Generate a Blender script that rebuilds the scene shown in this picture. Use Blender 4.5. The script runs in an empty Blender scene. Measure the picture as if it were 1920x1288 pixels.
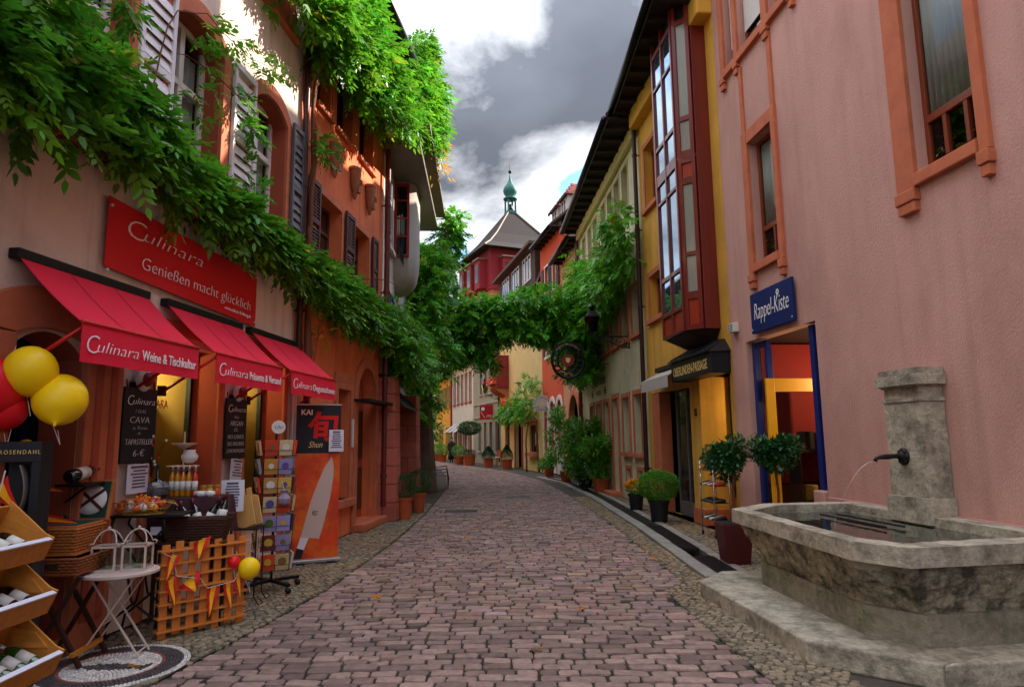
import bpy, math, random
import numpy as np
from mathutils import Vector, Matrix, Euler, geometry
random.seed(11); rng = np.random.default_rng(5)
sc = bpy.context.scene
R = math.radians

# ------------------------------------------------------------------ camera
EYE, PITCH, ROLL = 1.62, math.atan(178 / 1250), .012
fwd = Vector((0, math.cos(PITCH), math.sin(PITCH))); up0 = Vector((0, -math.sin(PITCH), math.cos(PITCH))); rt0 = Vector((1, 0, 0))
rt = rt0 * math.cos(ROLL) - up0 * math.sin(ROLL); upv = up0 * math.cos(ROLL) + rt0 * math.sin(ROLL)
cd = bpy.data.cameras.new('camera'); cam = bpy.data.objects.new('camera', cd); sc.collection.objects.link(cam)
cd.sensor_width = 36; cd.lens = 36 * 1250 / 1920; cd.clip_end = 900; cd.clip_start = .05
m = Matrix((rt, upv, -fwd)).transposed().to_4x4(); m.translation = (0, 0, EYE); cam.matrix_world = m
sc.camera = cam

# ------------------------------------------------------------------ sky, sun, exposure
SUN_EL, SUN_AZ = 32, 62            # elevation; azimuth clockwise from +Y (street direction) towards +X
w = bpy.data.worlds.new('World'); sc.world = w; w.use_nodes = True
nt = w.node_tree; nt.nodes.clear(); N = nt.nodes.new; L = nt.links.new
out = N('ShaderNodeOutputWorld'); bg = N('ShaderNodeBackground'); bg.inputs[1].default_value = .15; L(bg.outputs[0], out.inputs[0])
sky = N('ShaderNodeTexSky'); sky.sky_type = 'NISHITA'; sky.sun_disc = False
sky.sun_elevation = R(SUN_EL); sky.sun_rotation = R(SUN_AZ); sky.dust_density = 1.5; sky.ozone_density = 2
tc = N('ShaderNodeTexCoord'); sep = N('ShaderNodeSeparateXYZ'); L(tc.outputs['Generated'], sep.inputs[0])
mx = N('ShaderNodeMath'); mx.operation = 'MAXIMUM'; mx.inputs[1].default_value = 0; L(sep.outputs[2], mx.inputs[0])
ad = N('ShaderNodeMath'); ad.operation = 'ADD'; ad.inputs[1].default_value = .28; L(mx.outputs[0], ad.inputs[0])
dx = N('ShaderNodeMath'); dx.operation = 'DIVIDE'; L(sep.outputs[0], dx.inputs[0]); L(ad.outputs[0], dx.inputs[1])
dy = N('ShaderNodeMath'); dy.operation = 'DIVIDE'; L(sep.outputs[1], dy.inputs[0]); L(ad.outputs[0], dy.inputs[1])
cb = N('ShaderNodeCombineXYZ'); L(dx.outputs[0], cb.inputs[0]); L(dy.outputs[0], cb.inputs[1]); cb.inputs[2].default_value = 75.77
n1 = N('ShaderNodeTexNoise'); n1.inputs['Scale'].default_value = 1.55; n1.inputs['Detail'].default_value = 9; n1.inputs['Roughness'].default_value = .56; n1.inputs['Distortion'].default_value = .35; L(cb.outputs[0], n1.inputs[0])
r1 = N('ShaderNodeValToRGB'); r1.color_ramp.elements[0].position = .40; r1.color_ramp.elements[1].position = .50; L(n1.outputs[0], r1.inputs[0])
n2 = N('ShaderNodeTexNoise'); n2.inputs['Scale'].default_value = 1.9; n2.inputs['Detail'].default_value = 6; n2.inputs['Roughness'].default_value = .5; L(cb.outputs[0], n2.inputs[0])
r2 = N('ShaderNodeValToRGB'); cr = r2.color_ramp
cr.elements[0].position = .34; cr.elements[0].color = (10.4, 10.4, 10.3, 1)
cr.elements[1].position = .66; cr.elements[1].color = (.46, .51, .62, 1)
e = cr.elements.new(.47); e.color = (3.3, 3.4, 3.55, 1)
L(n1.outputs[0], r2.inputs[0])
mixc = N('ShaderNodeMixRGB'); mixc.blend_type = 'MIX'; L(r1.outputs[0], mixc.inputs[0])
gsk = N('ShaderNodeMixRGB'); gsk.blend_type = 'MULTIPLY'; gsk.inputs[0].default_value = 1; gsk.inputs[2].default_value = (.45, .58, .78, 1); L(sky.outputs[0], gsk.inputs[1])
L(gsk.outputs[0], mixc.inputs[1]); L(r2.outputs[0], mixc.inputs[2])
var = N('ShaderNodeMixRGB'); var.blend_type = 'MULTIPLY'; var.inputs[0].default_value = .55
r3 = N('ShaderNodeValToRGB'); r3.color_ramp.elements[0].position = .35; r3.color_ramp.elements[0].color = (1.5, 1.5, 1.48, 1); r3.color_ramp.elements[1].position = .62; r3.color_ramp.elements[1].color = (.55, .55, .58, 1)
L(n2.outputs[0], r3.inputs[0]); L(mixc.outputs[0], var.inputs[1]); L(r3.outputs[0], var.inputs[2])
cie = N('ShaderNodeMath'); cie.operation = 'MULTIPLY_ADD'; cie.inputs[1].default_value = 1.25; cie.inputs[2].default_value = .2; L(mx.outputs[0], cie.inputs[0])   # overcast sky: brighter towards the zenith
ov = N('ShaderNodeVectorMath'); ov.operation = 'SCALE'; L(var.outputs[0], ov.inputs[0]); L(cie.outputs[0], ov.inputs['Scale']); L(ov.outputs[0], bg.inputs[0])

sd = bpy.data.lights.new('sun', 'SUN'); sd.energy = 2.3; sd.angle = R(.6); sd.color = (1, .92, .8)
sun = bpy.data.objects.new('sun', sd); sc.collection.objects.link(sun)
sdir = Vector((math.sin(R(SUN_AZ)) * math.cos(R(SUN_EL)), math.cos(R(SUN_AZ)) * math.cos(R(SUN_EL)), math.sin(R(SUN_EL))))
sun.rotation_euler = sdir.to_track_quat('Z', 'Y').to_euler()
sc.view_settings.view_transform = 'Standard'; sc.view_settings.look = 'None'; sc.view_settings.gamma = 1; sc.view_settings.exposure = 2.5
try: sc.view_settings.use_curve_mapping = False
except Exception: pass
sc.cycles.max_bounces = 6; sc.cycles.diffuse_bounces = 3; sc.cycles.glossy_bounces = 2; sc.cycles.transparent_max_bounces = 8; sc.cycles.transmission_bounces = 4
sc.cycles.use_denoising = True; sc.cycles.sample_clamp_indirect = 6; sc.cycles.caustics_reflective = False; sc.cycles.caustics_refractive = False

# ------------------------------------------------------------------ materials
def lin(h):
    h = h.lstrip('#'); c = [int(h[i:i + 2], 16) / 255 for i in (0, 2, 4)]
    return tuple(x / 12.92 if x < .04045 else ((x + .055) / 1.055) ** 2.4 for x in c) + (1,)
def sc_(c, k): return tuple(min(1, x * k) for x in c[:3]) + (1,)
MATS = {}
def M(name, hx=None, rough=.8, var=.18, vs=2.5, bump=0., bs=60, metal=0., spec=.4, attr=False, rand=0., dirt=None, dirt_amt=.6, dirt_scale=1.2, emit=0., detail=5, coat=0., stretch=None, bd=.01, dp=(.46, .72), streak=0.):
    if name in MATS: return MATS[name]
    m = bpy.data.materials.new(name); m.use_nodes = True; nt = m.node_tree; p = nt.nodes['Principled BSDF']; N = nt.nodes.new; L = nt.links.new
    c = lin(hx)
    tc = N('ShaderNodeTexCoord'); src = tc.outputs['Object']
    if stretch:
        mp = N('ShaderNodeMapping'); mp.inputs['Scale'].default_value = stretch; L(src, mp.inputs[0]); src = mp.outputs[0]
    oi = N('ShaderNodeObjectInfo')
    off = N('ShaderNodeVectorMath'); off.operation = 'ADD'; mu = N('ShaderNodeMath'); mu.operation = 'MULTIPLY'; mu.inputs[1].default_value = 37.
    L(oi.outputs['Random'], mu.inputs[0]); L(src, off.inputs[0]); L(mu.outputs[0], off.inputs[1])
    vec = off.outputs[0]
    nz = N('ShaderNodeTexNoise'); nz.inputs['Scale'].default_value = vs; nz.inputs['Detail'].default_value = detail; nz.inputs['Roughness'].default_value = .62; L(vec, nz.inputs[0])
    mix = N('ShaderNodeMixRGB'); mix.inputs[1].default_value = sc_(c, 1 - var * 1.4); mix.inputs[2].default_value = sc_(c, 1 + var * 1.4)
    L(nz.outputs[0], mix.inputs[0]); col = mix.outputs[0]
    if attr:
        a = N('ShaderNodeAttribute'); a.attribute_name = 'Col'; mm = N('ShaderNodeMixRGB'); mm.blend_type = 'MULTIPLY'; mm.inputs[0].default_value = 1
        L(col, mm.inputs[1]); L(a.outputs[0], mm.inputs[2]); col = mm.outputs[0]
    if rand:
        hs = N('ShaderNodeHueSaturation'); mr = N('ShaderNodeMapRange'); mr.inputs[3].default_value = 1 - rand; mr.inputs[4].default_value = 1 + rand
        L(oi.outputs['Random'], mr.inputs[0]); L(mr.outputs[0], hs.inputs['Value']); L(col, hs.inputs['Color']); col = hs.outputs[0]
    if dirt:
        d = N('ShaderNodeTexNoise'); d.inputs['Scale'].default_value = dirt_scale; d.inputs['Detail'].default_value = 8; d.inputs['Roughness'].default_value = .7; L(vec, d.inputs[0])
        rp = N('ShaderNodeValToRGB'); rp.color_ramp.elements[0].position = dp[0]; rp.color_ramp.elements[1].position = dp[1]; rp.color_ramp.elements[1].color = (dirt_amt,) * 3 + (1,); L(d.outputs[0], rp.inputs[0])
        dm = N('ShaderNodeMixRGB'); dm.inputs[2].default_value = lin(dirt); L(rp.outputs[0], dm.inputs[0]); L(col, dm.inputs[1]); col = dm.outputs[0]
    if streak:
        mp2 = N('ShaderNodeMapping'); mp2.inputs['Scale'].default_value = (4.5, 4.5, .22); L(tc.outputs['Object'], mp2.inputs[0]); s2 = N('ShaderNodeTexNoise'); s2.inputs['Scale'].default_value = 1.; s2.inputs['Detail'].default_value = 9; s2.inputs['Roughness'].default_value = .65; L(mp2.outputs[0], s2.inputs[0])
        rs = N('ShaderNodeValToRGB'); rs.color_ramp.elements[0].position = .5; rs.color_ramp.elements[1].position = .74; rs.color_ramp.elements[0].color = (1, 1, 1, 1); rs.color_ramp.elements[1].color = (1 - streak, 1 - streak * 1.05, 1 - streak * 1.1, 1); L(s2.outputs[0], rs.inputs[0])
        ms_ = N('ShaderNodeMixRGB'); ms_.blend_type = 'MULTIPLY'; ms_.inputs[0].default_value = 1; L(col, ms_.inputs[1]); L(rs.outputs[0], ms_.inputs[2]); col = ms_.outputs[0]
    L(col, p.inputs['Base Color'])
    p.inputs['Roughness'].default_value = rough; p.inputs['Metallic'].default_value = metal; p.inputs['Specular IOR Level'].default_value = spec
    if coat: p.inputs['Coat Weight'].default_value = coat
    if emit: L(col, p.inputs['Emission Color']); p.inputs['Emission Strength'].default_value = emit
    if bump:
        b = N('ShaderNodeBump'); b.inputs['Strength'].default_value = bump; b.inputs['Distance'].default_value = bd
        bn = N('ShaderNodeTexNoise'); bn.inputs['Scale'].default_value = bs; bn.inputs['Detail'].default_value = 4 if bd < .02 else 11; bn.inputs['Roughness'].default_value = .5 if bd < .02 else .68; L(vec, bn.inputs[0]); L(bn.outputs[0], b.inputs['Height']); L(b.outputs[0], p.inputs['Normal'])
    MATS[name] = m; return m
def leafmat(name, hx, trans=.3, rough=.45):
    if name in MATS: return MATS[name]
    m = bpy.data.materials.new(name); m.use_nodes = True; nt = m.node_tree; p = nt.nodes['Principled BSDF']; N = nt.nodes.new; L = nt.links.new
    a = N('ShaderNodeAttribute'); a.attribute_name = 'Col'; mm = N('ShaderNodeMixRGB'); mm.blend_type = 'MULTIPLY'; mm.inputs[0].default_value = 1; mm.inputs[1].default_value = lin(hx); L(a.outputs[0], mm.inputs[2])
    L(mm.outputs[0], p.inputs['Base Color']); p.inputs['Roughness'].default_value = rough; p.inputs['Specular IOR Level'].default_value = .35
    t = N('ShaderNodeBsdfTranslucent'); L(mm.outputs[0], t.inputs[0]); ms = N('ShaderNodeMixShader'); ms.inputs[0].default_value = trans
    L(p.outputs[0], ms.inputs[1]); L(t.outputs[0], ms.inputs[2]); L(ms.outputs[0], nt.nodes['Material Output'].inputs[0]); MATS[name] = m; return m
def glassmat(name, tint='#ffffff', refl=.06, rough=.02, top=.5):
    if name in MATS: return MATS[name]
    m = bpy.data.materials.new(name); m.use_nodes = True; nt = m.node_tree; N = nt.nodes.new; L = nt.links.new
    nt.nodes.remove(nt.nodes['Principled BSDF'])
    t = N('ShaderNodeBsdfTransparent'); t.inputs[0].default_value = lin(tint); g = N('ShaderNodeBsdfGlossy'); g.inputs['Roughness'].default_value = rough
    fr = N('ShaderNodeLayerWeight'); fr.inputs[0].default_value = .25; mr = N('ShaderNodeMapRange'); mr.inputs[3].default_value = refl; mr.inputs[4].default_value = top; L(fr.outputs['Facing'], mr.inputs[0])
    pw = N('ShaderNodeMath'); pw.operation = 'POWER'; pw.inputs[1].default_value = 2.2; L(fr.outputs['Facing'], pw.inputs[0]); L(pw.outputs[0], mr.inputs[0])
    ms = N('ShaderNodeMixShader'); L(mr.outputs[0], ms.inputs[0]); L(t.outputs[0], ms.inputs[1]); L(g.outputs[0], ms.inputs[2]); L(ms.outputs[0], nt.nodes['Material Output'].inputs[0]); MATS[name] = m; return m

# ------------------------------------------------------------------ mesh helpers
class MB:
    def __init__(s): s.v = []; s.f = []
    def add(s, vs, fs):
        o = len(s.v); s.v += [tuple(v) for v in vs]; s.f += [tuple(i + o for i in f) for f in fs]; return s
    def box(s, x0, x1, y0, y1, z0, z1):
        if x0 > x1: x0, x1 = x1, x0
        if y0 > y1: y0, y1 = y1, y0
        if z0 > z1: z0, z1 = z1, z0
        return s.add([(x0, y0, z0), (x1, y0, z0), (x1, y1, z0), (x0, y1, z0), (x0, y0, z1), (x1, y0, z1), (x1, y1, z1), (x0, y1, z1)],
                     [(3, 2, 1, 0), (4, 5, 6, 7), (0, 1, 5, 4), (1, 2, 6, 5), (2, 3, 7, 6), (3, 0, 4, 7)])
    def obox(s, c, ax, ay, az):       # oriented box: centre and three half-axis vectors
        c, ax, ay, az = map(Vector, (c, ax, ay, az)); P = []
        for k in (-1, 1):
            for i, j in ((-1, -1), (1, -1), (1, 1), (-1, 1)): P.append(c + ax * i + ay * j + az * k)
        return s.add(P, [(3, 2, 1, 0), (4, 5, 6, 7), (0, 1, 5, 4), (1, 2, 6, 5), (2, 3, 7, 6), (3, 0, 4, 7)])
    def bar(s, p, q, wd, th=None, upd=(0, 0, 1)):    # rectangular bar from p to q
        p, q = Vector(p), Vector(q); d = q - p; l = d.length / 2; d.normalize(); a = d.cross(Vector(upd))
        if a.length < 1e-4: a = d.cross(Vector((1, 0, 0)))
        a.normalize(); b = a.cross(d); th = th or wd
        return s.obox((p + q) / 2, d * l, a * wd / 2, b * th / 2)
    def prism(s, poly, a, b, axis='z'):             # extrude a 2-D polygon; axis z:(x,y) y:(x,z) x:(y,z)
        f = {'z': lambda p, t: (p[0], p[1], t), 'y': lambda p, t: (p[0], t, p[1]), 'x': lambda p, t: (t, p[0], p[1])}[axis]
        n = len(poly); vs = [f(p, a) for p in poly] + [f(p, b) for p in poly]
        return s.add(vs, [tuple(range(n))[::-1], tuple(range(n, 2 * n))] + [(i, (i + 1) % n, (i + 1) % n + n, i + n) for i in range(n)])
    def frustum(s, lo, hi, z0, z1, cap=True):       # two matching polygons
        n = len(lo); vs = [(p[0], p[1], z0) for p in lo] + [(p[0], p[1], z1) for p in hi]
        fs = [(i, (i + 1) % n, (i + 1) % n + n, i + n) for i in range(n)]
        if cap: fs += [tuple(range(n))[::-1], tuple(range(n, 2 * n))]
        return s.add(vs, fs)
    def tube(s, pts, r, n=8, cap=True):
        pts = [Vector(p) for p in pts]; m_ = len(pts); rr = r if isinstance(r, (list, tuple)) else [r] * m_; o = len(s.v); prev = None
        for i, p in enumerate(pts):
            d = (pts[min(i + 1, m_ - 1)] - pts[max(i - 1, 0)]).normalized()
            if prev is None: a = d.cross(Vector((0, 0, 1)) if abs(d.z) < .95 else Vector((1, 0, 0))).normalized()
            else:
                a = prev - d * prev.dot(d); a = a.normalized() if a.length > 1e-5 else prev
            prev = a; b = d.cross(a)
            for k in range(n): t = 2 * math.pi * k / n; s.v.append(tuple(p + (a * math.cos(t) + b * math.sin(t)) * rr[i]))
        for i in range(m_ - 1):
            for k in range(n): s.f.append((o + i * n + k, o + i * n + (k + 1) % n, o + (i + 1) * n + (k + 1) % n, o + (i + 1) * n + k))
        if cap: s.f.append(tuple(o + k for k in range(n))[::-1]); s.f.append(tuple(o + (m_ - 1) * n + k for k in range(n)))
        return s
    def lathe(s, prof, n=20, c=(0, 0, 0), sx=1, sy=1):
        o = len(s.v); m_ = len(prof)
        for r, z in prof:
            for k in range(n): t = 2 * math.pi * k / n; s.v.append((c[0] + r * math.cos(t) * sx, c[1] + r * math.sin(t) * sy, c[2] + z))
        for i in range(m_ - 1):
            for k in range(n): s.f.append((o + i * n + k, o + i * n + (k + 1) % n, o + (i + 1) * n + (k + 1) % n, o + (i + 1) * n + k))
        s.f.append(tuple(o + k for k in range(n))[::-1]); s.f.append(tuple(o + (m_ - 1) * n + k for k in range(n))); return s
    def ball(s, c, r, n=14, sz=1): 
        k = max(5, n // 2); return s.lathe([(max(1e-4, r * math.sin(math.pi * i / k)), -r * sz * math.cos(math.pi * i / k)) for i in range(k + 1)], n, c)
    def xf(s, mt): s.v = [tuple(mt @ Vector(v)) for v in s.v]; return s
    def mesh(s, name): me = bpy.data.meshes.new(name); me.from_pydata(s.v, [], s.f); me.update(); return me
    def build(s, name, mat, parent=None, smooth=False, bevel=0, seg=2):
        me = s.mesh(name); me.materials.append(mat)
        if smooth: me.polygons.foreach_set('use_smooth', [True] * len(me.polygons))
        o = link(name, me, parent)
        if bevel:
            b = o.modifiers.new('bevel', 'BEVEL'); b.width = bevel; b.segments = seg; b.limit_method = 'ANGLE'; b.angle_limit = R(40)
        return o
def link(name, data, parent=None):
    o = bpy.data.objects.new(name, data); sc.collection.objects.link(o)
    if parent: o.parent = parent
    return o
def smooth_by(o, a=40):
    me = o.data; me.polygons.foreach_set('use_smooth', [True] * len(me.polygons))
    try: me.set_sharp_from_angle(angle=R(a))
    except Exception: pass
    return o
def tag(o, label=None, cat=None, group=None, kind=None):
    for k, v in (('label', label), ('category', cat), ('group', group), ('kind', kind)):
        if v: o[k] = v
    return o
class Frame:                          # a facade: local x along the wall, y out of the wall, z up
    def __init__(s, x0, y0, x1, y1):
        s.o = Vector((x0, y0, 0)); d = Vector((x1 - x0, y1 - y0, 0)); s.len = d.length; s.e = d.normalized(); s.n = Vector((-s.e.y, s.e.x, 0)); s.ang = math.atan2(s.e.y, s.e.x)
    def pt(s, a, n=0, z=0): p = s.o + s.e * a + s.n * n; p.z = z; return p
WORLD = Frame(0, 0, 1, 0)
def thing(name, label, cat, fr=WORLD, s=0, n=0, z=0, rz=0, group=None, kind=None):
    o = link(name, None); o.empty_display_size = .2
    o.location = fr.pt(s, n, z); o.rotation_euler = (0, 0, fr.ang + rz); tag(o, label, cat, group, kind); return o
def mplace(o, fr, s=0, n=0, z=0, rz=0): o.location = fr.pt(s, n, z); o.rotation_euler = (0, 0, fr.ang + rz); return o
def copy_tree(o, parent=None):
    c = o.copy(); sc.collection.objects.link(c)
    if parent: c.parent = parent
    for ch in o.children: copy_tree(ch, c)
    return c
def shared(name, me, parent, loc=(0, 0, 0), rot=(0, 0, 0), scale=(1, 1, 1)):
    o = link(name, me, parent); o.location = loc; o.rotation_euler = rot; o.scale = scale; return o
def meshof(mb, name, mat, smooth=False):
    me = mb.mesh(name); me.materials.append(mat)
    if smooth: me.polygons.foreach_set('use_smooth', [True] * len(me.polygons))
    return me
def arch_pts(s0, s1, zs, zt, n=14):   # opening outline: up the s0 side, over the arch, down the s1 side (without the bottom)
    c = (s0 + s1) / 2; h = (s1 - s0) / 2; rise = zt - zs; P = []
    if rise >= h * .95:
        for i in range(n + 1): t = math.pi * (1 - i / n); P.append((c + h * math.cos(t), zs + rise * math.sin(t)))
    else:
        r = (h * h + rise * rise) / (2 * rise); a = math.asin(h / r)
        for i in range(n + 1): t = -a + 2 * a * i / n; P.append((c + r * math.sin(t), zs + rise - r + r * math.cos(t)))
    return P
def rect(s0, s1, z0, z1): return [(s0, z0), (s0, z1), (s1, z1), (s1, z0)]
def arch(s0, s1, z0, zs, zt, n=14): return [(s0, z0)] + arch_pts(s0, s1, zs, zt, n) + [(s1, z0)]
def wall(name, mat, parent, outline, holes=(), depth=.3, thick=.4, rev=None):
    """front face with holes at y=0, reveals going back by depth"""
    mb = MB(); loops = [[Vector((p[0], p[1], 0)) for p in outline]] + [[Vector((p[0], p[1], 0)) for p in h] for h in holes]
    flat = [v for l in loops for v in l]; tris = geometry.tessellate_polygon(loops)
    vs = [(v.x, 0, v.y) for v in flat]; fs = []
    for t in tris:
        a, b, c = [Vector(vs[i]) for i in t]; nn = (b - a).cross(c - a)
        if nn.length < 1e-9: continue
        fs.append(t if nn.y > 0 else t[::-1])
    mb.add(vs, fs); n = len(outline)
    mb.add([(p[0], 0, p[1]) for p in outline] + [(p[0], -thick, p[1]) for p in outline], [(i, (i + 1) % n, (i + 1) % n + n, i + n) for i in range(n)])
    for h in holes:
        n = len(h); g = [(p[0], 0, p[1]) for p in h] + [(p[0], -depth, p[1]) for p in h], [(i, i + n, (i + 1) % n + n, (i + 1) % n) for i in range(n)]
        if rev is None: mb.add(*g)
        else: MB().add(*g).build('reveal', rev, parent)
    return mb.build(name, mat, parent)
def ring(mb, outer, inner, y0, y1):   # flat frame between two outlines of equal length (x,z), from y0 to y1
    n = len(outer); V = []
    for y in (y0, y1):
        V += [(p[0], y, p[1]) for p in outer] + [(p[0], y, p[1]) for p in inner]
    F = []
    for i in range(n - 1):
        j = i + 1
        F += [(2 * n + i, 2 * n + j, 3 * n + j, 3 * n + i), (i, n + i, n + j, j), (i, j, 2 * n + j, 2 * n + i), (n + i, 3 * n + i, 3 * n + j, n + j)]
    F += [(0, 2 * n, 3 * n, n), (n - 1, 2 * n - 1, 4 * n - 1, 3 * n - 1)]
    return mb.add(V, F)
def text(s, size, mat, parent, loc, name='lettering', sx=1., shear=0., align='CENTER', off=0., ext=.0015, rot=None, space=1.):
    cu = bpy.data.curves.new('t', 'FONT'); cu.body = s; cu.size = size; cu.shear = shear; cu.align_x = align; cu.offset = off; cu.extrude = ext; cu.resolution_u = 3; cu.space_character = space
    ob = bpy.data.objects.new('t', cu); me = bpy.data.meshes.new_from_object(ob); bpy.data.objects.remove(ob); me.materials.clear(); me.materials.append(mat)
    o = link(name, me, parent); o.location = loc; o.rotation_euler = rot or (R(90), 0, R(180)); o.scale = (sx, 1, 1); return o
def window(parent, s0, s1, z0, z1, y, fm, gm, cols=2, rows=(.66,), fw=.06, depth=.05, arch_top=0, name='window'):
    """casement: frame, glass panes, at plane y"""
    mb = MB(); o = link(name, None, parent)
    zt = z1
    mb.box(s0, s0 + fw, y - depth, y, z0, zt).box(s1 - fw, s1, y - depth, y, z0, zt).box(s0 + fw, s1 - fw, y - depth, y, z0, z0 + fw).box(s0 + fw, s1 - fw, y - depth, y, zt - fw, zt)
    cw = (s1 - s0) / cols; zr = [z0 + fw] + [z0 + (z1 - z0) * r for r in rows] + [zt - fw]
    for c in range(1, cols): mb.box(s0 + cw * c - fw * .6, s0 + cw * c + fw * .6, y - depth, y + .006, z0 + fw, zt - fw)
    for r in rows: zz = z0 + (z1 - z0) * r; mb.box(s0 + fw, s1 - fw, y - depth, y + .010, zz - fw * .55, zz + fw * .55)
    mb.build('window_frame', fm, o, bevel=.006)
    for c in range(cols):
        for r in range(len(zr) - 1):
            MB().box(s0 + cw * c + .004, s0 + cw * (c + 1) - .004, y - depth * .62, y - depth * .5, zr[r], zr[r + 1]).build('pane', gm, o)
    return o
def shutter(parent, s0, s1, z0, z1, mat, y0=.02, th=.04, pitch=.07, louvre=True, label=None):
    o = link('shutter', None, parent); o.location = (s0, y0, z0); wd = s1 - s0; h = z1 - z0; fw = .055
    mb = MB(); mb.box(0, fw, 0, th, 0, h).box(wd - fw, wd, 0, th, 0, h).box(fw, wd - fw, 0, th, 0, .09).box(fw, wd - fw, 0, th, h - .08, h).box(fw, wd - fw, 0, th, h * .52 - .04, h * .52 + .04)
    mb.build('shutter_frame', mat, o, bevel=.005)
    sl = MB(); sl.obox((0, 0, 0), (wd / 2 - fw, 0, 0), (0, .016, -.5 * pitch), (0, .003, .001)); me = meshof(sl, 'slat', mat)
    k = int((h - .17) / pitch)
    for i in range(k):
        z = .09 + pitch * (i + .5)
        if abs(z - h * .52) < .04 + pitch * .3: continue
        shared('slat', me, o, (wd / 2, th * .5, z))
    return o
def facade_window(parent, s0, s1, z0, z1, surround, frame, glass, sw=.14, sill=True, cols=2, rows=(.68,), proud=.03, inset=-.16, fw=.055):
    """sandstone surround with sill round an opening, and the casement in it"""
    mb = MB(); mb.box(s0 - sw, s0, -.002, proud, z0, z1 + sw).box(s1, s1 + sw, -.002, proud, z0, z1 + sw).box(s0, s1, -.002, proud - .003, z1, z1 + sw)
    mb.build('surround', surround, parent, bevel=.008)
    if sill: MB().box(s0 - sw - .03, s1 + sw + .03, -.1, proud + .06, z0 - .11, z0).build('sill', surround, parent, bevel=.012)
    return window(parent, s0, s1, z0, z1, inset, frame, glass, cols, rows, fw)

# ------------------------------------------------------------------ foliage
def leafobj(name, mat, parent, P, A, Ln, k=9, ratio=.42, lw=.46, tone=None, droop=.3):
    """compound leaves: P positions, A axis directions, Ln lengths, k leaflets each"""
    n = len(P); P = np.asarray(P, float); A = np.asarray(A, float); A /= np.linalg.norm(A, axis=1)[:, None] + 1e-9
    rnd = rng.normal(size=(n, 3)); rnd[:, 2] *= .35; W = np.cross(A, np.cross(rnd, A) * .35 + np.array([0, 0, 1.])); W /= np.linalg.norm(W, axis=1)[:, None] + 1e-9
    Nn = np.cross(A, W); Ln = np.asarray(Ln, float)[:, None]; nq = 6 if k > 1 else 4; V = np.zeros((n, k, nq, 3))
    for j in range(k):
        t = (j // 2 * 2 + 1.2) / (k + .6); side = 0 if j == k - 1 else (1 if j % 2 else -1)
        if k == 1: t = 0
        base = P + A * Ln * t * .95; base[:, 2] -= (Ln * droop * t * t)[:, 0]
        jit = rng.normal(size=(n, 3)) * .16
        d = A * (.62 if side else 1.) + W * side * .85 + jit; d[:, 2] -= .28 * (droop > 0); d /= np.linalg.norm(d, axis=1)[:, None]
        l = Ln * ratio * (1.12 - .45 * abs(t - .45)) * rng.uniform(.8, 1.15, (n, 1)); wv = np.cross(d, Nn + jit); wv /= np.linalg.norm(wv, axis=1)[:, None] + 1e-9
        V[:, j, 0] = base
        if nq == 4: V[:, j, 1] = base + d * l * .42 + wv * l * lw * .5 + Nn * l * .05; V[:, j, 2] = base + d * l; V[:, j, 3] = base + d * l * .42 - wv * l * lw * .5 + Nn * l * .05
        else:
            dz = np.zeros((n, 3)); dz[:, 2] = -.12 * l[:, 0]
            V[:, j, 1] = base + d * l * .26 + wv * l * lw * .44 + Nn * l * .05; V[:, j, 2] = base + d * l * .6 + wv * l * lw * .40 + Nn * l * .03 + dz * .4; V[:, j, 3] = base + d * l + dz; V[:, j, 4] = base + d * l * .6 - wv * l * lw * .40 + Nn * l * .03 + dz * .4; V[:, j, 5] = base + d * l * .26 - wv * l * lw * .44 + Nn * l * .05
    nv = n * k * nq; nf = n * k; me = bpy.data.meshes.new(name); me.vertices.add(nv); me.vertices.foreach_set('co', V.reshape(-1)); me.loops.add(nf * nq); me.loops.foreach_set('vertex_index', np.arange(nf * nq, dtype=np.int32))
    me.polygons.add(nf); me.polygons.foreach_set('loop_start', np.arange(0, nf * nq, nq, dtype=np.int32)); me.polygons.foreach_set('loop_total', np.full(nf, nq, dtype=np.int32)); me.update()
    me.validate()
    if tone is None: tone = np.ones(n)
    b = (np.asarray(tone)[:, None] * rng.uniform(.72, 1.25, (n, 1)) * rng.uniform(.85, 1.15, (n, k))).reshape(-1); yl = rng.uniform(-.2, .5, n).repeat(k)
    C = np.ones((nf, 4)); C[:, 0] = b * (1 + yl * 1.1); C[:, 1] = b; C[:, 2] = b * (1 - yl * .5)
    dead = (rng.uniform(0, 1, n) < .03).repeat(k); C[dead, 0] *= 2.6; C[dead, 1] *= .95
    ca = me.color_attributes.new('Col', 'FLOAT_COLOR', 'CORNER'); ca.data.foreach_set('color', C.repeat(nq, axis=0).reshape(-1))
    me.materials.append(mat); o = link(name, me, parent); return o
def clumps(centres, rads, per, L, out=None, flat=.75):
    """leaf positions and axes round clump centres"""
    P = []; A = []; Ls = []
    for c, r in zip(centres, rads):
        d = rng.normal(size=(per, 3)); d /= np.linalg.norm(d, axis=1)[:, None]; rr = r * rng.uniform(.25, 1, (per, 1)) ** .6
        p = np.array(c) + d * rr * np.array([1, 1, flat]); a = d + rng.normal(size=(per, 3)) * .35 + np.array([0, 0, -.25])
        if out is not None: a = a + np.array(out) * .7
        P.append(p); A.append(a); Ls.append(L * rng.uniform(.5, 1.25, per))
    return np.concatenate(P), np.concatenate(A), np.concatenate(Ls)
def along(pts, step):
    pts = [Vector(p) for p in pts]; out_ = []
    for a, b in zip(pts, pts[1:]):
        n = max(1, int((b - a).length / step))
        for i in range(n): out_.append(a.lerp(b, i / n))
    out_.append(pts[-1]); return out_
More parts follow.
